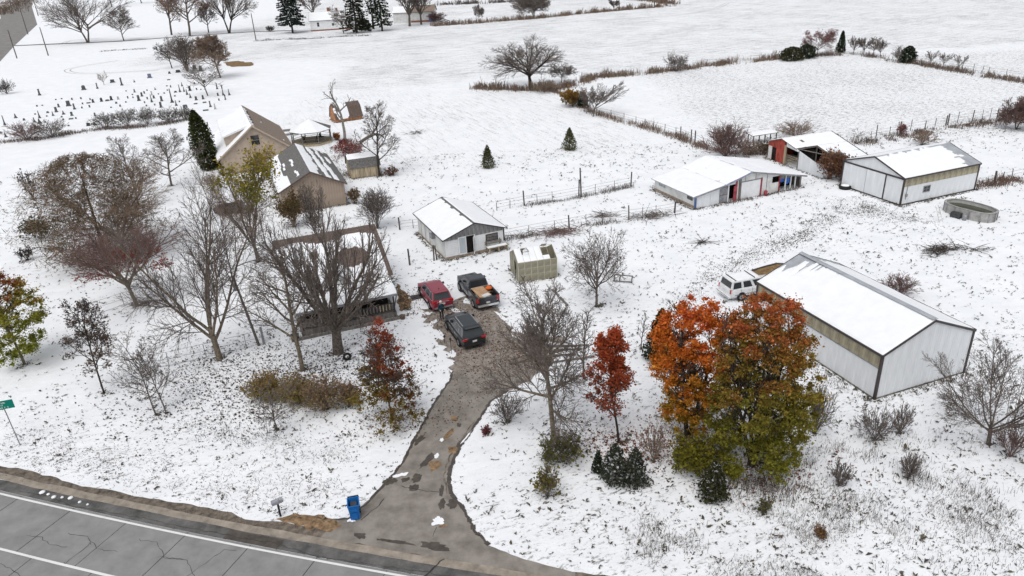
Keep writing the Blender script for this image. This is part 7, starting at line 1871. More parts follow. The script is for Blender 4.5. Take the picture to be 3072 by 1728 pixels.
for i, (lab, spec) in enumerate((('first bare hedge tree right of the narrow dark cedar', ((86.31, 183.51), 4.44, 4.48,)), ('second bare hedge tree right of the narrow dark cedar', ((88.47, 182.70), 4.43, 4.46,)), ('third bare hedge tree right of the narrow dark cedar', ((89.88, 180.75), 4.38, 4.42,)), ('fourth and last bare hedge tree right of the narrow dark cedar', ((90.77, 179.02), 4.08, 4.38,)))):
    bare_tree(lab, *spec, 'vase', 143+i, 'bark', 'twig', rmin=.024, lean=(.4, 0), dense=.8, group='bare trees of the hedge corner')
shrub('brown thorny bush just left of the round hedge conifer', (90.69, 169.79), 3.81, 3.98, 148, stems=10, twig='twig', rmin=.024)
conifer('round dark conifer alone in the far right hedge', (91.76, 168.17), 3.61, 3.41, 149, 'bushy', n=1900, size=.32, name='conifer_bush', cat='shrub')
for i, (lab, spec) in enumerate((('bare spreading sapling, first right of the round hedge conifer', ((93.87, 162.62), 3.34, 3.48,)), ('bare sapling, second right of the round hedge conifer', ((95.14, 159.89), 3.29, 3.26,)), ('bare sapling, third right of the round hedge conifer', ((95.72, 155.27), 3.29, 3.67,)))):
    bare_tree(lab, *spec, 'vase', 150+i, 'bark_pale', 'twig', rmin=.02, dense=.6, group='saplings of the far right hedge')
shrub('large round reddish bare bush behind the long white shed', (30.65, 98.81), 5.36, 7.48, 153, stems=22, twig='twig_red', rmin=.016, dense=1.2, name='bare_bush')
shrub('wide pale bare bush in the pasture behind the red barn', (43.86, 107.67), 2.68, 6.28, 154, stems=16, twig='twig_tan', rmin=.016, name='bare_bush')
conifer('young cedar in the hay field, the farther of the two', (9.65, 106.94), 3.28, 2.50, 155, 'cone', n=2600, size=.26, asp=.14, col=((.06, .065, .025), (.17, .165, .06)), name='cedar_bush', cat='tree')
conifer('young cedar in the hay field, the nearer of the two', (-2.49, 99.46), 3.16, 2.12, 156, 'cone', n=2600, size=.26, asp=.14, col=((.055, .06, .025), (.15, .145, .055)), name='cedar_bush', cat='tree')
conifer('tall dark columnar evergreen at the left corner of the tan house', (-43.84, 106.20), 8.56, 3.19, 157, 'column', n=9000, size=.24, col=((.015, .022, .009), (.085, .10, .022)), name='evergreen_tree', lean=(-1.1, 1.0), snowy=.012)
bare_tree('dead pale-barked tree with broken limbs behind the gazebo', (-26.55, 120.72), 9.94, 6.30, 'dead', 158, 'bark_pale', 'bark_pale', tr=.26, rmin=.03)
bare_tree('bare tree beside the small pale shed', (-17.52, 98.03), 10.37, 6.33, 'oval', 159, 'bark_dark', 'twig', tr=.15, rmin=.016)
shrub('bright red leafless bush between gazebo and pale shed', (-23.51, 109.96), 2.46, 4.39, 160, [(0, (.28, .05, .04)), (1, (.36, .07, .05))], 1500, .16, 18, 'twig_red', name='red_bush')
shrub('small orange bush beside the gazebo', (-27.94, 121.01), 1.27, 1.13, 161, [(0, (.36, .13, .03)), (1, (.40, .15, .04))], 420, .22, 8, 'twig_tan', name='orange_bush')
shrub('dark red low bush at the foot of the dead pale tree', (-26.17, 117.95), 0.92, 2.34, 162, [(0, (.16, .04, .04)), (1, (.20, .05, .05))], 500, .16, 10, 'twig_red', name='red_bush')
lgx = thing('fallen_limb', 'thick broken tree limb caught across the bare tree by the pale shed', 'limb', (-22.97, 114.51), 0)
z4_ = ((0, 0, .9), (1.4, .5, 1.6), (2.6, .7, 2.0), (3.4, .9, 1.7), (4.0, 1.0, 1.0))
mbl_ = MB()
for a, b, r0, r1 in zip(z4_, z4_[1:], (.26, .24, .18, .12), (.24, .18, .12, .06)): mbl_.tube(a, b, r0, r1, 8)
mbl_.tube((1.9, .6, 1.8), (3.0, 1.2, 3.2), .2, .10, 7); mbl_.tube((3.0, 1.2, 3.2), (3.3, 1.3, 4.1), .10, .05, 6)
mbl_.build('limb', M['bark'], lgx)
# --- orchard and drive trees
bare_tree('rounded bare orchard tree in the open yard right of the greenhouse', (7.05, 54.90), 6.80, 6.23, 'spread', 171, 'bark', 'twig', tr=.12, rmin=.010, dense=.95, leaves=(1, .12, [(0, (.12, .09, .08)), (1, (.14, .11, .10))], .1, lambda q, r: (q[:, 2] > .6) & (r.uniform(0, 1, len(q)) < .12)))
bare_tree('big bare tree beside the drive with pale straight trunk', (2.15, 37.34), 10.37, 7.50, 'open', 172, 'bark_tan', 'twig', lean=(-.9, .6), tr=.17, dense=1.1)
bare_tree('slim bare tree between the drive tree and the red maple', (4.77, 43.79), 5.84, 2.37, 'slim', 173, 'bark', 'twig', tr=.08)
bare_tree('thin bare sapling in front of the cedar by the maples', (9.49, 47.53), 3.24, 1.26, 'slim', 174, 'bark', 'twig', tr=.045, dense=.7)
conifer('dark rounded cedar peeping out behind the orange maple', (10.59, 45.85), 4.16, 2.69, 175, 'cone', n=5200, size=.17, col=((.016, .026, .014), (.05, .065, .03)), name='cedar_tree')
RM = [(0, (.30, .10, .04)), (.5, (.33, .075, .035)), (.8, (.46, .10, .035)), (1, (.50, .10, .035))]
prof_o = lambda z: max(0, math.sin(min(1, max(0, (z-.05)/.95))**.8*PI))**.6
bare_tree('slender red maple with scarlet top, leftmost of the three maples', (6.09, 36.41), 7.67, 3.68, 'oval', 176, 'bark_dark', 'twig_dark', dense=.9, tr=.08, name='red_maple', leaves=(4, .125, RM, .13, lambda q, r: ((q[:, 2] > .6) & (np.abs(q[:, 0]) < .62) & (r.uniform(0, 1, len(q)) < .6)) | (r.uniform(0, 1, len(q)) < .28)))
OM = [(0, (0.307, 0.236, 0.024)), (0.3, (0.472, 0.236, 0.029)), (0.6, (0.555, 0.171, 0.024)), (0.9, (0.614, 0.159, 0.024)), (1, (0.519, 0.094, 0.029))]
clump_tree('orange maple, middle of the three autumn maples', (10.36, 36.62), 9.50, 5.18, 277, OM, 46000, .118, lambda z: (.45+.55*min(1, z*1.6))*math.sqrt(max(0, 1-max(0, z-.55)**2/.205)) if z < 1 else 0, 'bark_dark', 'orange_maple', stems=3, tr=.15, nclump=230, crad=.062, hollow=.15, clear=.12)
GM = [(0, (0.237, 0.231, 0.027)), (0.3, (0.188, 0.175, 0.025)), (0.6, (0.231, 0.177, 0.03)), (0.82, (0.312, 0.15, 0.034)), (1, (0.45, 0.119, 0.041))]
clump_tree('broad green-to-rust maple, rightmost and largest of the three maples', (13.45, 33.56), 10.83, 6.20, 178, GM, 78000, .115, lambda z: (.72+.28*min(1, z*2.2))*math.sqrt(max(0, 1-max(0, z-.42)**2/.345)), 'bark_dark', 'green_maple', stems=4, tr=.17, nclump=430, crad=.050, hollow=.3, clear=.05)
shrub('yellow-green bush at the foot of the orange maple', (10.02, 33.54), 2.32, 2.77, 179, [(0, (.14, .15, .015)), (1, (.26, .22, .02))], 4200, .14, 14, 'twig', name='yellow_green_bush')
bare_tree('wide-spreading bare tree at the right edge in front of the pole barn', (27.71, 34.41), 7.91, 7.77, 'fan', 180, 'bark', 'twig', tr=.13, dense=1.15, rmin=.009)
OAK = [(0, (0.204, 0.156, 0.036)), (0.35, (0.18, 0.12, 0.036)), (0.55, (0.24, 0.084, 0.036)), (1, (0.324, 0.066, 0.036))]
clump_tree('small pyramid oak with rust-red and olive leaves beside the driveway', (-8.37, 39.90), 7.48, 5.39, 181, OAK, 19000, .10, lambda z: max(.03, 1.05*(1-z)**.72), 'bark', 'red_oak', tr=.07, nclump=150, hollow=.2, clear=.08, azcol=lambda x, y, z: .25*x-.06, crad=.058)
FOR = [(0, (.27, .24, .05)), (.6, (.34, .27, .075)), (1, (.36, .23, .12))]
for i, (lab, spec) in enumerate((('yellowish hedge shrub, leftmost of the row beside the oak', ((-17.59, 43.29), 1.93, 2.79,)), ('yellowish hedge shrub, second from the left in the row beside the oak', ((-15.39, 42.65), 2.14, 2.76,)), ('browner hedge shrub, third in the row beside the oak', ((-13.14, 41.59), 2.55, 3.04,)), ('hedge shrub tucked under the oak at the right end of the row', ((-11.50, 41.83), 2.05, 1.63,)))):
    shrub(lab, *spec, 182+i, FOR if i < 2 else [(0, (.27, .225, .075)), (1, (.35, .23, .15))], (4200, 4200, 3200, 1800)[i], .10, 20, 'twig_tan', name='hedge_shrub', dense=1.1, group='row of yellowish hedge shrubs')
bare_tree('small low bare tree in front of the hedge shrub row', (-15.84, 39.44), 3.71, 3.91, 'spread', 186, 'bark', 'twig', tr=.06, dense=.7)
LM = [(0, (.20, .22, .025)), (.6, (.24, .235, .028)), (.8, (.30, .22, .03)), (.92, (.30, .09, .035)), (1, (.24, .04, .045))]
clump_tree('green maple with red top cut by the left edge', (-38.56, 49.95), 7.78, 5.62, 187, LM, 24000, .115, lambda z: (.55+.45*min(1, z*2))*math.sqrt(max(0, 1-max(0, z-.45)**2/.31)), 'bark_tan', 'leafy_maple', tr=.11, nclump=130, hollow=.2, clear=.1)
DR = [(0, (.19, .07, .05)), (.3, (.13, .095, .05)), (.6, (.12, .08, .055)), (1, (.11, .065, .05))]
bare_tree('leaning young oak with dark wine-red leaves on the near lawn', (-29.93, 45.07), 7.56, 4.32, 'oval', 188, 'bark_dark', 'twig_dark', lean=(-1.3, .4), tr=.07, name='young_oak', leaves=(2, .115, DR, .10, lambda q, r: (r.uniform(0, 1, len(q)) < .62-.5*q[:, 2])))
bare_tree('bare small tree leaning left, with a mossy foot, on the near lawn', (-24.86, 41.96), 6.05, 4.64, 'oval', 189, 'bark', 'twig', lean=(-1.2, .3), tr=.055, dense=.7)
bare_tree('bare small tree close right of the one with the mossy foot', (-24.16, 42.04), 5.07, 3.01, 'oval', 190, 'bark', 'twig', lean=(-.2, .2), tr=.05, dense=.7)
# --- shrubs of the verge and the fences
SG = [(0, (.11, .12, .02)), (1, (.13, .12, .035))]
shrub('leafy green bush at the foot of the big drive tree', (2.56, 34.78), 2.37, 2.61, 191, SG, 900, .14, 10, name='green_bush')
shrub('sparse greenish shrub left of the green bush under the drive tree', (1.67, 35.00), 1.92, 1.43, 192, SG, 300, .12, 7, name='green_bush')
shrub('small yellow-green bush low on the snowy verge', (1.41, 31.88), 2.04, 1.47, 193, [(0, (.18, .15, .025)), (1, (.20, .17, .03))], 520, .15, 8, name='yellow_green_bush')
conifer('snow-flecked young cedar, middle of the three below the red maple', (5.35, 32.96), 2.50, 2.10, 194, 'cone', n=3000, size=.13, snowy=.12, col=((.035, .045, .03), (.10, .105, .065)), name='cedar_bush')
conifer('small dark cedar, leftmost of the three below the red maple', (4.46, 33.69), 1.52, 0.79, 195, 'cone', n=800, size=.12, snowy=.08, name='cedar_bush')
conifer('young cedar, rightmost of the three below the red maple', (6.42, 32.54), 2.49, 1.72, 196, 'cone', n=2300, size=.13, snowy=.12, col=((.035, .045, .03), (.10, .105, .065)), name='cedar_bush')
conifer('snow-flecked cedar bush below the green maple', (10.44, 31.09), 2.43, 1.93, 197, 'cone', n=3000, size=.13, snowy=.07, col=((.03, .035, .015), (.085, .08, .03)), name='cedar_bush')
shrub('small green shrub among the tall weeds right of the maples', (12.84, 29.73), 0.95, 0.72, 198, SG, 160, .13, 6, name='green_bush')
shrub('spreading bare shrub at the left curve of the verge by the drive', (-0.78, 39.07), 2.36, 2.46, 199, stems=12, name='bare_shrub')
shrub('tiny red-leaved bush at the edge of the drive', (-2.14, 37.99), 0.55, 0.76, 200, [(0, (.2, .03, .04)), (1, (.22, .04, .05))], 130, .12, 6, 'twig_red', name='red_bush')
shrub('bare multi-stemmed shrub below the near corner of the pole barn', (21.39, 35.31), 2.53, 2.64, 201, stems=12, name='bare_shrub')
shrub('thin bare shrub just right of the one below the pole barn corner', (23.13, 35.80), 2.23, 1.45, 202, stems=9, name='bare_shrub')
shrub('upright bare shrub alone on the right verge', (21.63, 31.82), 1.90, 1.38, 203, stems=10, name='bare_shrub')
shrub('bare shrub in the tall weeds below the pole barn shrub', (17.61, 31.52), 1.98, 1.37, 204, stems=10, name='bare_shrub')
shrub('low bare shrub under the wide right edge tree', (28.20, 33.19), 2.77, 2.29, 205, stems=10, twig='twig_red', name='bare_shrub')
shrub('dry bush right of the green maple beside the pole barn wall', (18.18, 36.30), 3.75, 2.20, 206, stems=12, name='bare_shrub', dense=1.1)
shrub('rust-leaved tuft far down the right verge', (15.05, 27.85), 0.74, 0.73, 207, [(0, (.25, .12, .05)), (1, (.28, .15, .06))], 150, .13, 8, 'twig_tan', name='rusty_bush')
shrub('thin pale shrub between the red and orange maples', (7.88, 34.43), 2.85, 1.89, 208, stems=8, twig='twig_tan', name='bare_shrub')
shrub('dark scrubby bush standing in the snow at the far left', (-64.10, 95.54), 4.20, 2.37, 209, [(0, (.05, .035, .03)), (1, (.07, .06, .055))], 260, .22, 8, 'twig_dark', name='scrub_bush')
shrub('low snow-laden evergreen spray at the left of the rusty conifer', (-53.80, 79.31), 2.90, 4.12, 210, [(0, (.05, .055, .02)), (1, (.09, .09, .04))], 900, .24, 12, 'twig_dark', name='evergreen_spray')
shrub('small dark scrub below the evergreen spray', (-51.48, 72.57), 1.60, 1.91, 211, [(0, (.06, .055, .05)), (1, (.1, .08, .07))], 160, .2, 8, 'twig_dark', name='scrub_bush')
bare_tree('thin pale sapling in the cemetery beside a pillar stone', (-103.57, 196.31), 3.82, 3.73, 'vase', 212, 'bark_pale', 'twig_tan', rmin=.022, dense=.5)
shrub('bare weedy bush around the far left obelisk', (-124.93, 189.76), 3.91, 4.42, 213, stems=12, twig='twig_dark', rmin=.022)
for i, (lab, spec) in enumerate((('snowy hedge bush at the left end of the cemetery hedge', ((-75.98, 140.58), 3.17, 5.02,)), ('snowy hedge bush, second along the cemetery hedge', ((-72.09, 141.06), 3.48, 5.04,)), ('green-hearted snowy bush in the middle of the cemetery hedge', ((-68.51, 141.62), 3.49, 5.52,)), ('snowy hedge bush, fourth along the cemetery hedge', ((-64.96, 142.90), 3.06, 5.10,)), ('snowy hedge bush at the right end of the cemetery hedge by the evergreen', ((-62.52, 145.20), 2.64, 4.08,)))):
    shrub(lab, *spec, 214+i, [(0, (.07, .075, .03)), (.45, (.09, .09, .06)), (.65, (.5, .51, .52)), (1, (.75, .77, .79))], 700, .20, 11, 'twig', name='hedge_bush', rmin=.016, group='bushes of the cemetery hedge')
shrub('rusty tall bush in the front weeds of the cemetery at the far left', (-86.88, 133.39), 3.76, 6.89, 220, stems=16, twig='twig_red', rmin=.018, dense=1.1)
shrub('brown tall bush in the front weeds of the cemetery, next along', (-83.09, 134.42), 3.35, 6.57, 221, stems=14, twig='twig', rmin=.018)
bare_tree('bare bushy tree at the right edge where the paddock fence ends', (75.78, 105.83), 5.04, 5.30, 'spread', 222, 'bark', 'twig_red', stems=4, rmin=.016, dense=1.1)
shrub('red-tufted stump bush on the pasture fence', (58.75, 105.74), 2.00, 1.53, 223, [(0, (.24, .07, .06)), (1, (.3, .08, .07))], 200, .2, 8, 'twig_red', name='red_bush')
bare_tree('thin bare tree behind the far pole barn', (50.48, 102.17), 2.40, 2.51, 'dead', 224, 'bark_pale', 'twig', rmin=.016)
shrub('pale bare brush behind the far pole barn roof', (58.65, 99.80), 2.24, 3.91, 225, stems=14, twig='twig_tan', rmin=.014)
BR = [(0, (.20, .10, .05)), (1, (.26, .13, .07))]
shrub('rusty overgrown weeds filling the open side of the red barn, left half', (40.01, 86.64), 3.91, 3.06, 226, BR, 1900, .20, 18, 'twig_red', name='overgrown_brush', dense=1.3)
shrub('rusty overgrown weeds filling the open side of the red barn, right half', (41.19, 85.59), 3.34, 2.84, 227, BR, 1900, .20, 18, 'twig_red', name='overgrown_brush', dense=1.3)
shrub('brown scrub behind the long white shed, left of the red barn', (34.10, 99.20), 2.25, 5.01, 228, stems=16, twig='twig_tan', rmin=.016, dense=1.1)
shrub('brown scrub between the long white shed and the red barn', (36.33, 99.20), 1.80, 3.89, 229, [(0, (.10, .08, .05)), (1, (.12, .10, .06))], 600, .2, 14, 'twig_tan')
for i, (lab, spec) in enumerate((('vertical bare saplings in front of the garage, left bunch', ((-20.61, 73.28), 7.16, 3.00,)), ('vertical bare saplings in front of the garage, right bunch', ((-14.72, 76.94), 4.86, 4.24,)))):
    bare_tree(lab, *spec, 'slim', 230+i, 'bark', 'twig', stems=9, rmin=.012, tr=.05, cat='saplings', name='sapling_clump')
shrub('brown-green bush against the garage front wall', (-24.52, 79.00), 4.83, 3.19, 232, [(0, (.12, .085, .03)), (1, (.16, .11, .04))], 1900, .2, 12, 'twig_tan', name='brown_bush')
shrub('brown leafy bush at the right corner of the garage', (-18.91, 86.38), 2.25, 1.48, 233, [(0, (.15, .09, .04)), (1, (.17, .11, .05))], 420, .2, 8, 'twig_tan', name='brown_bush')
shrub('rusty vine and weeds at the right foot of the pale shed', (-15.91, 98.32), 1.25, 2.21, 234, [(0, (.16, .07, .04)), (1, (.2, .09, .05))], 350, .18, 8, 'twig_red', name='rusty_bush')
shrub('thorny snowy bush at the left wall of the tan house', (-39.61, 95.01), 3.03, 3.21, 235, stems=12, twig='twig_tan', rmin=.014)
shrub('bare weedy bush behind the near pole barn roof', (32.38, 54.28), 1.90, 3.17, 236, stems=16, twig='twig_red', rmin=.012)

# ------------------------------------------------------------------ brush piles
def brush(label, loc, L, Wd, hgt, seed, n, ang=0, twig='twig', name='brush_pile', rad=.02):
    rng = random.Random(seed); segs = []
    for k in range(n):
        x, y = rng.gauss(0, L*.24), rng.gauss(0, Wd*.24); a = rng.gauss(0, .9)+rng.choice((0, PI)); l = rng.uniform(.5, 1.6)
        z0 = abs(rng.gauss(0, hgt*.4)); z1 = max(.02, z0+rng.gauss(.08, .25)*l)
        r = rad*rng.uniform(.5, 1.8)
        p = (x, y, z0); dx, dy, dz = math.cos(a)*l, math.sin(a)*l, z1-z0
        m = (x+dx*.5+rng.uniform(-.1, .1), y+dy*.5+rng.uniform(-.1, .1), z0+dz*.5+.06)
        segs.append((*p, *m, r, r*.8, 0)); segs.append((*m, x+dx, y+dy, z1, r*.8, r*.4, 0))
    V, F = tubes(segs, 4)
    t = thing(name, label, 'brush pile', loc, ang)
    h_ = len(F)//3
    link('branches', np_mesh('branches', V, F, M[twig]), t)
for a in ((('big reddish brush pile between greenhouse and the low wire fence'), (5.37, 72.48), 5.2, 2.2, .55, 1, 190, R(10), 'twig_red'), ('grey heap of cut branches beside the low wire fence near the long shed', (15.97, 76.3), 5.5, 1.8, .5, 2, 130, R(10), 'twig'),
          ('dark brush heap in the snow right of the near pole barn', (40.65, 62.85), 3.6, 1.6, .35, 3, 150, R(15), 'twig_dark'), ('small tangle of metal and sticks right of the dark brush heap', (43.55, 62.67), 3.0, 1.6, .25, 4, 34, R(-25), 'twig_dark'),
          ('tiny heap of sticks alone in the middle of the yard', (19.32, 67.81), 1.2, .8, .25, 5, 36, 0, 'twig_dark'), ('fallen branches lying alone in the hay field', (-14.87, 122.74), 3.2, 1.4, .5, 6, 40, R(20), 'bark'),
          ('low brush strip by the trees beyond the low wire fence', (10.75, 77.08), 3.0, 1.6, .35, 7, 70, R(10), 'twig'), ('loose branches along the low fence beside the workshop', (2.05, 72.12), 3.0, .9, .35, 8, 60, R(12), 'twig'),
          ('fallen branch raft on the snow by the rusty conifer', (-51.01, 75.54), 4.5, 1.0, .3, 9, 40, R(-15), 'bark_dark'), ('long pile of dead branches on the lawn by the vase tree', (-33.29, 60.02), 2.6, .7, .3, 10, 40, R(10), 'twig')):
    brush(*a)

# ------------------------------------------------------------------ uncountable ground cover
def in_any_building(X, Y):
    b = np.zeros(X.shape, bool)
    for f in BUILD_FOOT: b |= inside(f, X, Y)
    return b
def weeds(name, label, line, width, h, n, cols, seed, bw=.05, cat='weeds', lean=.25, patch=None):
    """a strip of standing dry stalks along a polyline"""
    rng = np.random.default_rng(seed)
    P_ = np.array([p[:2] for p in line]); seg = np.diff(P_, axis=0); ln = np.linalg.norm(seg, axis=1)
    k = rng.choice(len(seg), n, p=ln/ln.sum()); t = rng.uniform(0, 1, (n, 1))
    C = P_[k] + seg[k]*t
    nrm = np.stack([-seg[k, 1], seg[k, 0]], 1)/ln[k][:, None]
    C = C + nrm*rng.normal(0, width*.33, (n, 1))
    C = C + rng.normal(0, .35*min(2.5, width), (n, 2))*.5
    if patch is None: patch = -.12 if width > 3 else -.3
    keep = np.array([noise.noise(Vector((float(c[0])*.28, float(c[1])*.28, seed+.5))) + .5*noise.noise(Vector((float(c[0])*.9, float(c[1])*.9, seed+.5))) for c in C]) + rng.normal(0, .12, n) > patch
    C = C[keep]; n = len(C)
    clump = .5 + .7*np.array([noise.noise(Vector((float(c[0])*.35, float(c[1])*.35, seed))) for c in C])
    hh = h*np.clip(clump, .12, 1.2)*rng.uniform(.5, 1.2, n)
    a = rng.uniform(0, 2*PI, n)
    dx, dy = np.cos(a)*bw*.5, np.sin(a)*bw*.5
    lx, ly = rng.normal(0, lean, n)*hh, rng.normal(0, lean, n)*hh
    z = np.zeros(n)
    V = np.stack([np.stack([C[:, 0]-dx, C[:, 1]-dy, z], 1), np.stack([C[:, 0]+dx, C[:, 1]+dy, z], 1), np.stack([C[:, 0]+lx+dx*.6, C[:, 1]+ly+dy*.6, hh], 1), np.stack([C[:, 0]+lx-dx*.6, C[:, 1]+ly-dy*.6, hh], 1)], 1).reshape(-1, 3)
    F = np.arange(4*n).reshape(-1, 4)
    cc = np.array(cols)[rng.integers(0, len(cols), n)]*rng.uniform(.6, 1.3, (n, 1))
    o = link(name, np_mesh(name, V, F, M['litter'], np.repeat(cc, 4, 0)))
    tag(o, label, cat, kind='stuff')
DRY = [(.24, .17, .12), (.28, .215, .16), (.17, .13, .105), (.20, .13, .10)]
GREY = [(.16, .14, .125), (.20, .175, .155), (.12, .105, .095)]
RUST = [(.22, .12, .085), (.19, .13, .10), (.17, .14, .12)]
weeds('dry_weeds', 'brown weeds under the long hedge from the great round tree to the hedge corner', [(-6.35, 163.74), (-0.24, 160.05), (6.08, 157.31), (13.33, 158.1), (21.5, 169.04), (34.66, 171.69), (46.79, 176.11), (59.51, 180.76), (68.05, 183.16)], 2.6, 2.0, 6500, DRY, 1, .09)
weeds('dry_weeds', 'grey-brown weeds along the far right hedge', [(68.05, 183.16), (78.52, 184.98), (87.47, 183.08), (90.54, 169.84), (93.34, 161.64), (95.38, 153.25), (97.24, 145.63), (99.7, 137.57)], 2.0, 1.6, 4200, DRY+GREY, 2, .08)
weeds('dry_weeds', 'brown weeds along the fence from the hedge corner to the red barn', [(9.9, 157.65), (12.63, 150.06), (15.56, 133.59), (18.82, 126.07), (22.92, 118.44), (26.49, 111.11), (28.89, 103.79), (32.38, 99.97), (36.59, 99.15)], 1.5, 1.3, 4200, DRY, 3, .06)
weeds('dry_weeds', 'rusty weeds along the pasture fence above the far pole barn', [(50.22, 102.22), (53.43, 102.97), (57.65, 104.49), (62.75, 106.38), (68.02, 108.35), (74.01, 110.25), (81.04, 112.01)], 2.4, .8, 4200, RUST+GREY, 4, .06)
weeds('dry_weeds', 'rusty weeds around the leaning posts right of the far pole barn', [(54.4, 80.9), (57.25, 81.36), (61.59, 82.54)], 1.8, .8, 1700, RUST, 5, .05)
weeds('dry_weeds', 'weeds under the tall-post wire fence behind the workshop', [(-1.78, 80.49), (1.95, 82.05), (5.86, 83.21), (8.93, 84.24), (15.66, 87.45)], .8, .75, 1500, GREY, 6, .035)
weeds('dry_weeds', 'weeds under the low wire fence by the brush piles', [(-0.84, 71.25), (2.05, 72.24), (5.09, 73.23), (6.86, 73.83), (10.89, 74.86), (16.37, 76.11)], .8, .7, 1300, GREY, 7, .035)
weeds('dry_weeds', 'weedy hedge bottom in front of the cemetery', [(-92.27, 131.55), (-88.76, 132.89), (-83.97, 133.39), (-80.83, 137.06), (-76.78, 139.43), (-70.72, 139.41), (-65.81, 140.32), (-61.48, 144.96)], 2.0, .9, 2800, GREY+RUST, 8, .06)
weeds('dry_weeds', 'brown weeds of the top hedge beyond the big field', [(-27.28, 311.98), (-16.86, 313.18), (-0.67, 318.25), (15.94, 321.68), (33.65, 332.66), (53.86, 341.33), (79.02, 350.21)], 4.0, 2.6, 5000, DRY, 9, .16)
weeds('dry_weeds', 'far dark hedge line at the very top of the fields', [(-35.62, 431.51), (-11.34, 429.71), (17.12, 427.88), (36.91, 429.25)], 5.0, 3.0, 3000, GREY, 10, .3)
weeds('dry_weeds', 'far brown hedge line above the right end of the top hedge', [(65.2, 413.88), (76.26, 383.94), (80.45, 356.65)], 5.0, 3.0, 2200, DRY, 11, .3)
weeds('dry_weeds', 'dark roadside brush beyond the country road', [(-356.45, 553.11), (-406.0, 650.54), (-488.6, 809.52), (-579.0, 978.82)], 26.0, 3.5, 5000, GREY+DRY, 12, .4)
weeds('dry_weeds', 'weeds along the farm lane in front of the far white house', [(-91.75, 287.82), (-83.17, 289.21), (-70.5, 286.25), (-59.16, 289.06), (-48.33, 286.82)], 2.4, .9, 1300, GREY, 13, .09)
weeds('dry_weeds', 'thin weed line between the farm lane and the cemetery', [(-147.82, 277.71), (-140.44, 280.38), (-128.77, 280.31)], 1.5, .6, 500, GREY, 14, .08)
weeds('dry_weeds', 'tall weed stems below the green maple on the verge', [(10.85, 31.93), (12.5, 31.48), (14.26, 31.45), (16.19, 31.86)], 2.2, .95, 900, [(.12, .09, .075), (.17, .13, .10), (.09, .075, .065)], 15, .028)
weeds('dry_weeds', 'grey weed thicket between the maples and the pole barn corner', [(18.42, 37.52), (18.42, 35.09), (19.1, 33.91), (20.55, 34.54)], 3.2, .7, 1800, GREY, 16, .022)
weeds('dry_weeds', 'scattered weed stems across the right-hand verge', [(12.58, 30.36), (17.28, 31.29), (21.69, 31.28), (26.36, 29.67)], 8.5, .55, 12000, GREY, 17, .022, patch=.06)
weeds('dry_weeds', 'flattened grass along the wheel ruts from the white wagon to the barns', [(12.87, 52.23), (18.64, 60.24), (23.61, 64.32), (29.16, 68.88), (35.14, 73.42), (40.6, 75.87)], 2.0, .16, 2600, [(.10, .09, .075), (.14, .12, .10)], 31, .06, 'grass', .9)
weeds('dry_weeds', 'flattened grass along the second ruts across the yard', [(17.01, 59.56), (22.42, 63.0), (27.81, 66.33), (33.61, 71.77), (38.44, 79.03)], 1.4, .16, 1500, [(.10, .09, .075), (.14, .12, .10)], 32, .06, 'grass', .9)
weeds('dry_weeds', 'trampled grass before the sliding door of the far pole barn', [(38.44, 79.03), (39.36, 76.06), (40.34, 72.63), (42.21, 70.51), (44.12, 70.22)], 3.2, .15, 1700, [(.10, .09, .075), (.13, .11, .09)], 33, .05, 'grass', .9)
weeds('dry_weeds', 'ditch grass along the near lawn above the road', [(-34.25, 39.81), (-29.42, 38.17), (-24.03, 36.38), (-18.89, 35.06), (-14.16, 33.47), (-10.37, 33.02)], 3.0, .2, 2600, [(.09, .08, .065), (.13, .11, .085), (.16, .07, .06)], 34, .03, 'grass', .8)
weeds('dry_weeds', 'grass clumps on the bank below the small bare trees of the near lawn', [(-22.19, 40.54), (-19.49, 39.66), (-17.21, 39.04), (-13.69, 37.31), (-10.5, 36.27)], 2.2, .22, 1500, [(.09, .085, .07), (.12, .105, .085)], 35, .03, 'grass', .8)
weeds('dry_weeds', 'tangled weeds covering the lowest part of the right verge', [(5.87, 29.05), (11.66, 27.53), (17.77, 27.66), (24.41, 26.67)], 7.0, .42, 14000, GREY+[(.12, .10, .085)], 36, .022, 'weeds', .5, patch=.04)
weeds('dry_weeds', 'grass tufts along the foot of the near pole barn wall', [(19.47, 50.15), (20.28, 45.17), (21.55, 41.36), (23.07, 39.41), (26.59, 40.65), (30.52, 42.28)], .7, .35, 900, GREY, 18, .022)
weeds('dry_weeds', 'dead weeds at the foot of the long white shed', [(18.07, 87.04), (21.22, 77.79), (25.29, 79.39), (28.98, 80.85), (35.34, 84.12)], .8, .5, 1300, RUST+GREY, 19, .03)
weeds('dry_weeds', 'dead stalks around the pale shed and garden', [(-27.49, 116.14), (-22.48, 99.49), (-20.48, 97.59), (-15.63, 98.27)], 1.6, .6, 900, RUST+GREY, 20, .05)

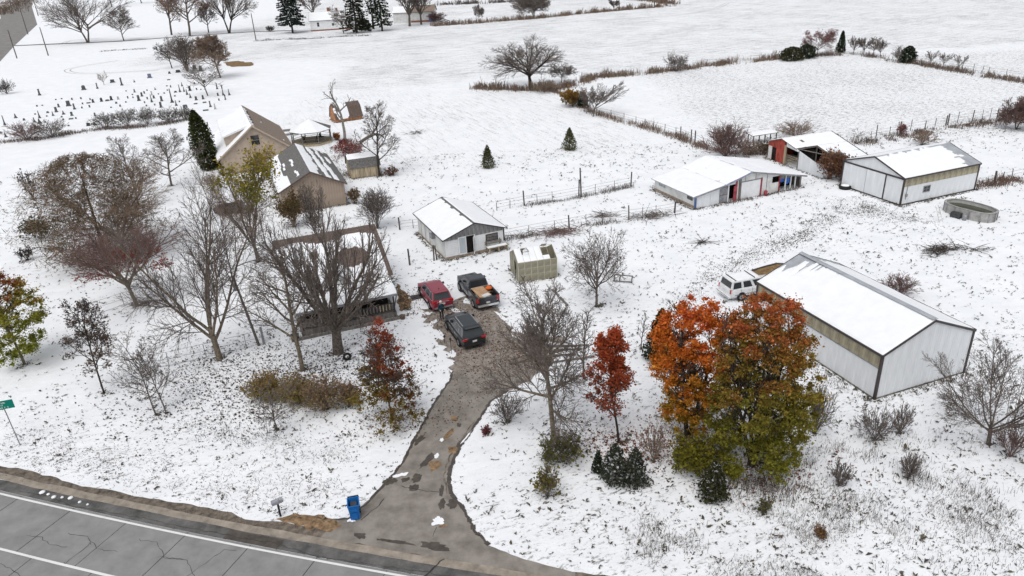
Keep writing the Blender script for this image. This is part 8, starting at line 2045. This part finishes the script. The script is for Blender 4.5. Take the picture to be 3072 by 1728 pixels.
def tufts():
    """dark tufts of grass and fallen leaves lying on the snow, dense in the near yard and thinning out with distance"""
    rng = np.random.default_rng(77)
    N0 = 330000
    X = rng.uniform(-75, 75, N0); Y = rng.uniform(22, 108, N0)
    _, c, _ = cover_map(X, Y)
    nz = np.array([noise.noise(Vector((x*.55, y*.55, 4.2))) for x, y in zip(X.tolist(), Y.tolist())])
    nz2 = np.array([noise.noise(Vector((x*.16, y*.16, 1.2))) for x, y in zip(X.tolist(), Y.tolist())])
    p = np.clip((c-.12)*.55 + .34*nz*c*2 + .20*nz2*c, 0, 1)*.50
    off = Y - E_road(X)
    keep = (rng.uniform(0, 1, N0) < p) & (off > 2.4) & ~inside(DRIVE, X, Y) & ~inside(GRAVEL, X, Y) & ~in_any_building(X, Y) & (np.abs(X) < 8+Y*.78)
    keep &= rng.uniform(0, 1, N0) < np.clip(62/Y, .25, 1)
    X, Y, c = X[keep], Y[keep], c[keep]; n = len(X)
    fx, fy = [], []                      # grass and leaves left uncovered at trunks, walls; dark fringe also adds contact shade
    for x, y, r in TREE_FEET:
        k = int(26*r*r+14); a_ = rng.uniform(0, 2*PI, k); q_ = np.abs(rng.normal(0, r*.55, k))
        fx.append(x+q_*np.cos(a_)); fy.append(y+q_*np.sin(a_)*.8)
    for poly in BUILD_FOOT:
        for i in range(4):
            p_, q_ = np.array(poly[i]), np.array(poly[(i+1) % 4]); k = int(np.linalg.norm(q_-p_)*16)
            t_ = rng.uniform(0, 1, (k, 1)); z_ = p_+(q_-p_)*t_ + rng.normal(0, .16, (k, 2))
            fx.append(z_[:, 0]); fy.append(z_[:, 1])
    X = np.concatenate([X]+fx); Y = np.concatenate([Y]+fy)
    keep = ~inside(DRIVE, X, Y) & ~inside(GRAVEL, X, Y)
    X, Y = X[keep], Y[keep]; n = len(X)
    # every tuft is a few thin blades fanned out from one foot
    nb = 3
    sz = np.minimum(rng.lognormal(-2.02, .42, n)*np.clip(.8+Y/170, .9, 1.5), .42)
    dirn = np.where(rng.uniform(0, 1, n) < .7, rng.normal(.45, .6, n), rng.uniform(0, 2*PI, n))
    X = np.repeat(X, nb) + rng.normal(0, .03, n*nb); Y = np.repeat(Y, nb) + rng.normal(0, .03, n*nb)
    a = np.repeat(dirn, nb) + rng.normal(0, .55, n*nb) + np.where(rng.uniform(0, 1, n*nb) < .4, PI, 0)
    s = np.repeat(sz, nb)*rng.uniform(.45, 1.1, n*nb); n = n*nb
    wd = s*rng.uniform(.12, .26, n) + .008
    ux, uy, vx, vy = np.cos(a)*s, np.sin(a)*s, -np.sin(a)*wd, np.cos(a)*wd
    z1 = s*rng.uniform(.10, .60, n) + .012
    V = np.stack([np.stack([X-vx, Y-vy, np.full(n, .008)], 1), np.stack([X+ux*.55-vx*.9, Y+uy*.55-vy*.9, z1*.75], 1), np.stack([X+ux, Y+uy, z1], 1), np.stack([X+ux*.5+vx*.9, Y+uy*.5+vy*.9, z1*.75], 1)], 1).reshape(-1, 3)
    base = 1.25*np.array([(.070, .063, .048), (.085, .073, .055), (.055, .048, .045), (.10, .078, .055), (.075, .075, .045)])
    cc = base[rng.integers(0, len(base), n)]*rng.uniform(.7, 1.35, (n, 1))
    o = link('grass_tufts', np_mesh('grass_tufts', V, np.arange(4*n).reshape(-1, 4), M['litter'], np.repeat(cc, 4, 0)))
    tag(o, 'dark grass tufts poking through the thin snow of yard and verge', 'grass', kind='stuff')
    return n

def leaves_on(name, label, cx, cy, n, cols, seed, poly=None, size=.11):
    rng = np.random.default_rng(seed)
    m = len(cx)
    X = np.concatenate([rng.normal(a, b, n//m) for a, b in cx]); Y = np.concatenate([rng.normal(a, b, n//m) for a, b in cy])
    k = ~in_any_building(X, Y) & (Y - E_road(X) > 2.2)
    if poly is not None: k &= inside(poly, X, Y)
    X, Y = X[k], Y[k]
    C = np.stack([X, Y, np.full(len(X), .045)], 1)
    cc = np.array(cols)[rng.integers(0, len(cols), len(X))]*rng.uniform(.6, 1.35, (len(X), 1))
    V, F, c4 = leaf_quads(C, size, rng, cc, .0, .3)
    V[:, 2] = np.maximum(V[:, 2], .03)
    o = link(name, np_mesh(name, V, F, M['litter'], c4)); tag(o, label, 'fallen leaves', kind='stuff')

for t_ in ((-22.92, 49.14, 6.5, 0.46), (-13.71, 49.26, 6, 0.55), (-15.96, 47.01, 4, 0.5), (-25.76, 68.93, 6, 0.5), (-34.05, 59.7, 5, 0.5), (-43.35, 73.15, 7, 0.6), (2.15, 37.34, 4.5, 0.42), (7.05, 54.9, 4.5, 0.55), (6.09, 36.41, 3, 0.55), (10.36, 36.62, 5, 0.6), (13.47, 33.63, 6, 0.85), (-8.33, 40.03, 4, 0.5), (27.71, 34.41, 6, 0.55),
           (0.01, 56.62, 4.5, 0.6), (-7.75, 62.59, 3.5, 0.55), (-4.23, 70.14, 4, 0.45), (24.25, 66.29, 9, 0.42), (29.16, 68.88, 7, 0.45), (37.42, 73.71, 8, 0.5), (42.03, 74.31, 5, 0.55), (17.55, 63.15, 8, 0.42), (12.49, 56.76, 7, 0.42), (32.41, 71.95, 6, 0.5), (40.83, 62.83, 3, 0.6), (7.81, 48.8, 5, 0.5),
           (18.27, 33.61, 7, 0.72), (20.44, 28.89, 9, 0.72), (13.22, 28.53, 7, 0.7), (3.8, 29.19, 5, 0.62), (7.56, 27.27, 6, 0.7), (23.11, 26.49, 9, 0.7), (-38.51, 54.93, 6, 0.35), (-19.12, 38.56, 5, 0.5), (-13.69, 37.31, 5, 0.5), (-24.7, 36.24, 8, 0.5), (-95.85, 153.04, 18, 0.14), (-23.26, 103.7, 4, 0.5)):
    SPLATS.append(t_)
build_ground()
n_tufts = tufts()
BROWN = [(.16, .085, .055), (.12, .075, .055), (.20, .12, .08), (.09, .06, .05)]
leaves_on('fallen_leaves', 'brown leaves trodden into the muddy gravel around the cars', [(-3, 2.6), (0, 2.2), (-5.5, 1.6), (1.5, 1.8)], [(51, 3.2), (48.5, 2.2), (54, 2), (47.5, 1.5)], 5200, BROWN, 5, GRAVEL, .10)
leaves_on('fallen_leaves', 'dark leaves scattered on the snow under the bare yard trees', [((-22.92, 49.14)[0], 4.2), ((-13.57, 48.52)[0], 3.6), ((-15.82, 46.44)[0], 3.2), ((-17.12, 43.4)[0], 3.4), ((-23.02, 44.96)[0], 3.8)], [((-22.92, 49.14)[1], 2.8), ((-13.45, 47.92)[1], 2.0), ((-15.69, 45.87)[1], 2.4), ((-17.12, 43.4)[1], 2.2), ((-23.02, 44.96)[1], 2.6)], 6500, [(.065, .045, .038), (.09, .055, .042), (.05, .04, .036)], 6, None, .12)
leaves_on('fallen_leaves', 'rusty leaves fallen around the three autumn maples', [((10.25, 36.15)[0], 2.2), ((6.04, 36.1)[0], 1.6), ((13.25, 32.94)[0], 2.6)], [((10.25, 36.15)[1], 1.4), ((6.04, 36.1)[1], 1.2), ((13.25, 32.94)[1], 1.2)], 2600, [(.24, .08, .03), (.20, .05, .035), (.14, .08, .04)], 7, None, .12)
leaves_on('fallen_leaves', 'brown leaf litter on the driveway', [(-4.2, 1.2), (-2.6, 1.4), (-1.5, 1.6)], [(42, 2.2), (44, 1.6), (45.5, 1.2)], 900, BROWN, 8, DRIVE, .09)
leaves_on('fallen_leaves', 'rusty leaves on the bare earth by the porch end and under the oak', [((-9.63, 57.72)[0], 1.2), ((-8.34, 39.72)[0], 1.6)], [((-9.63, 57.72)[1], 1.4), ((-8.34, 39.72)[1], 1.0)], 1500, BROWN, 9, None, .11)
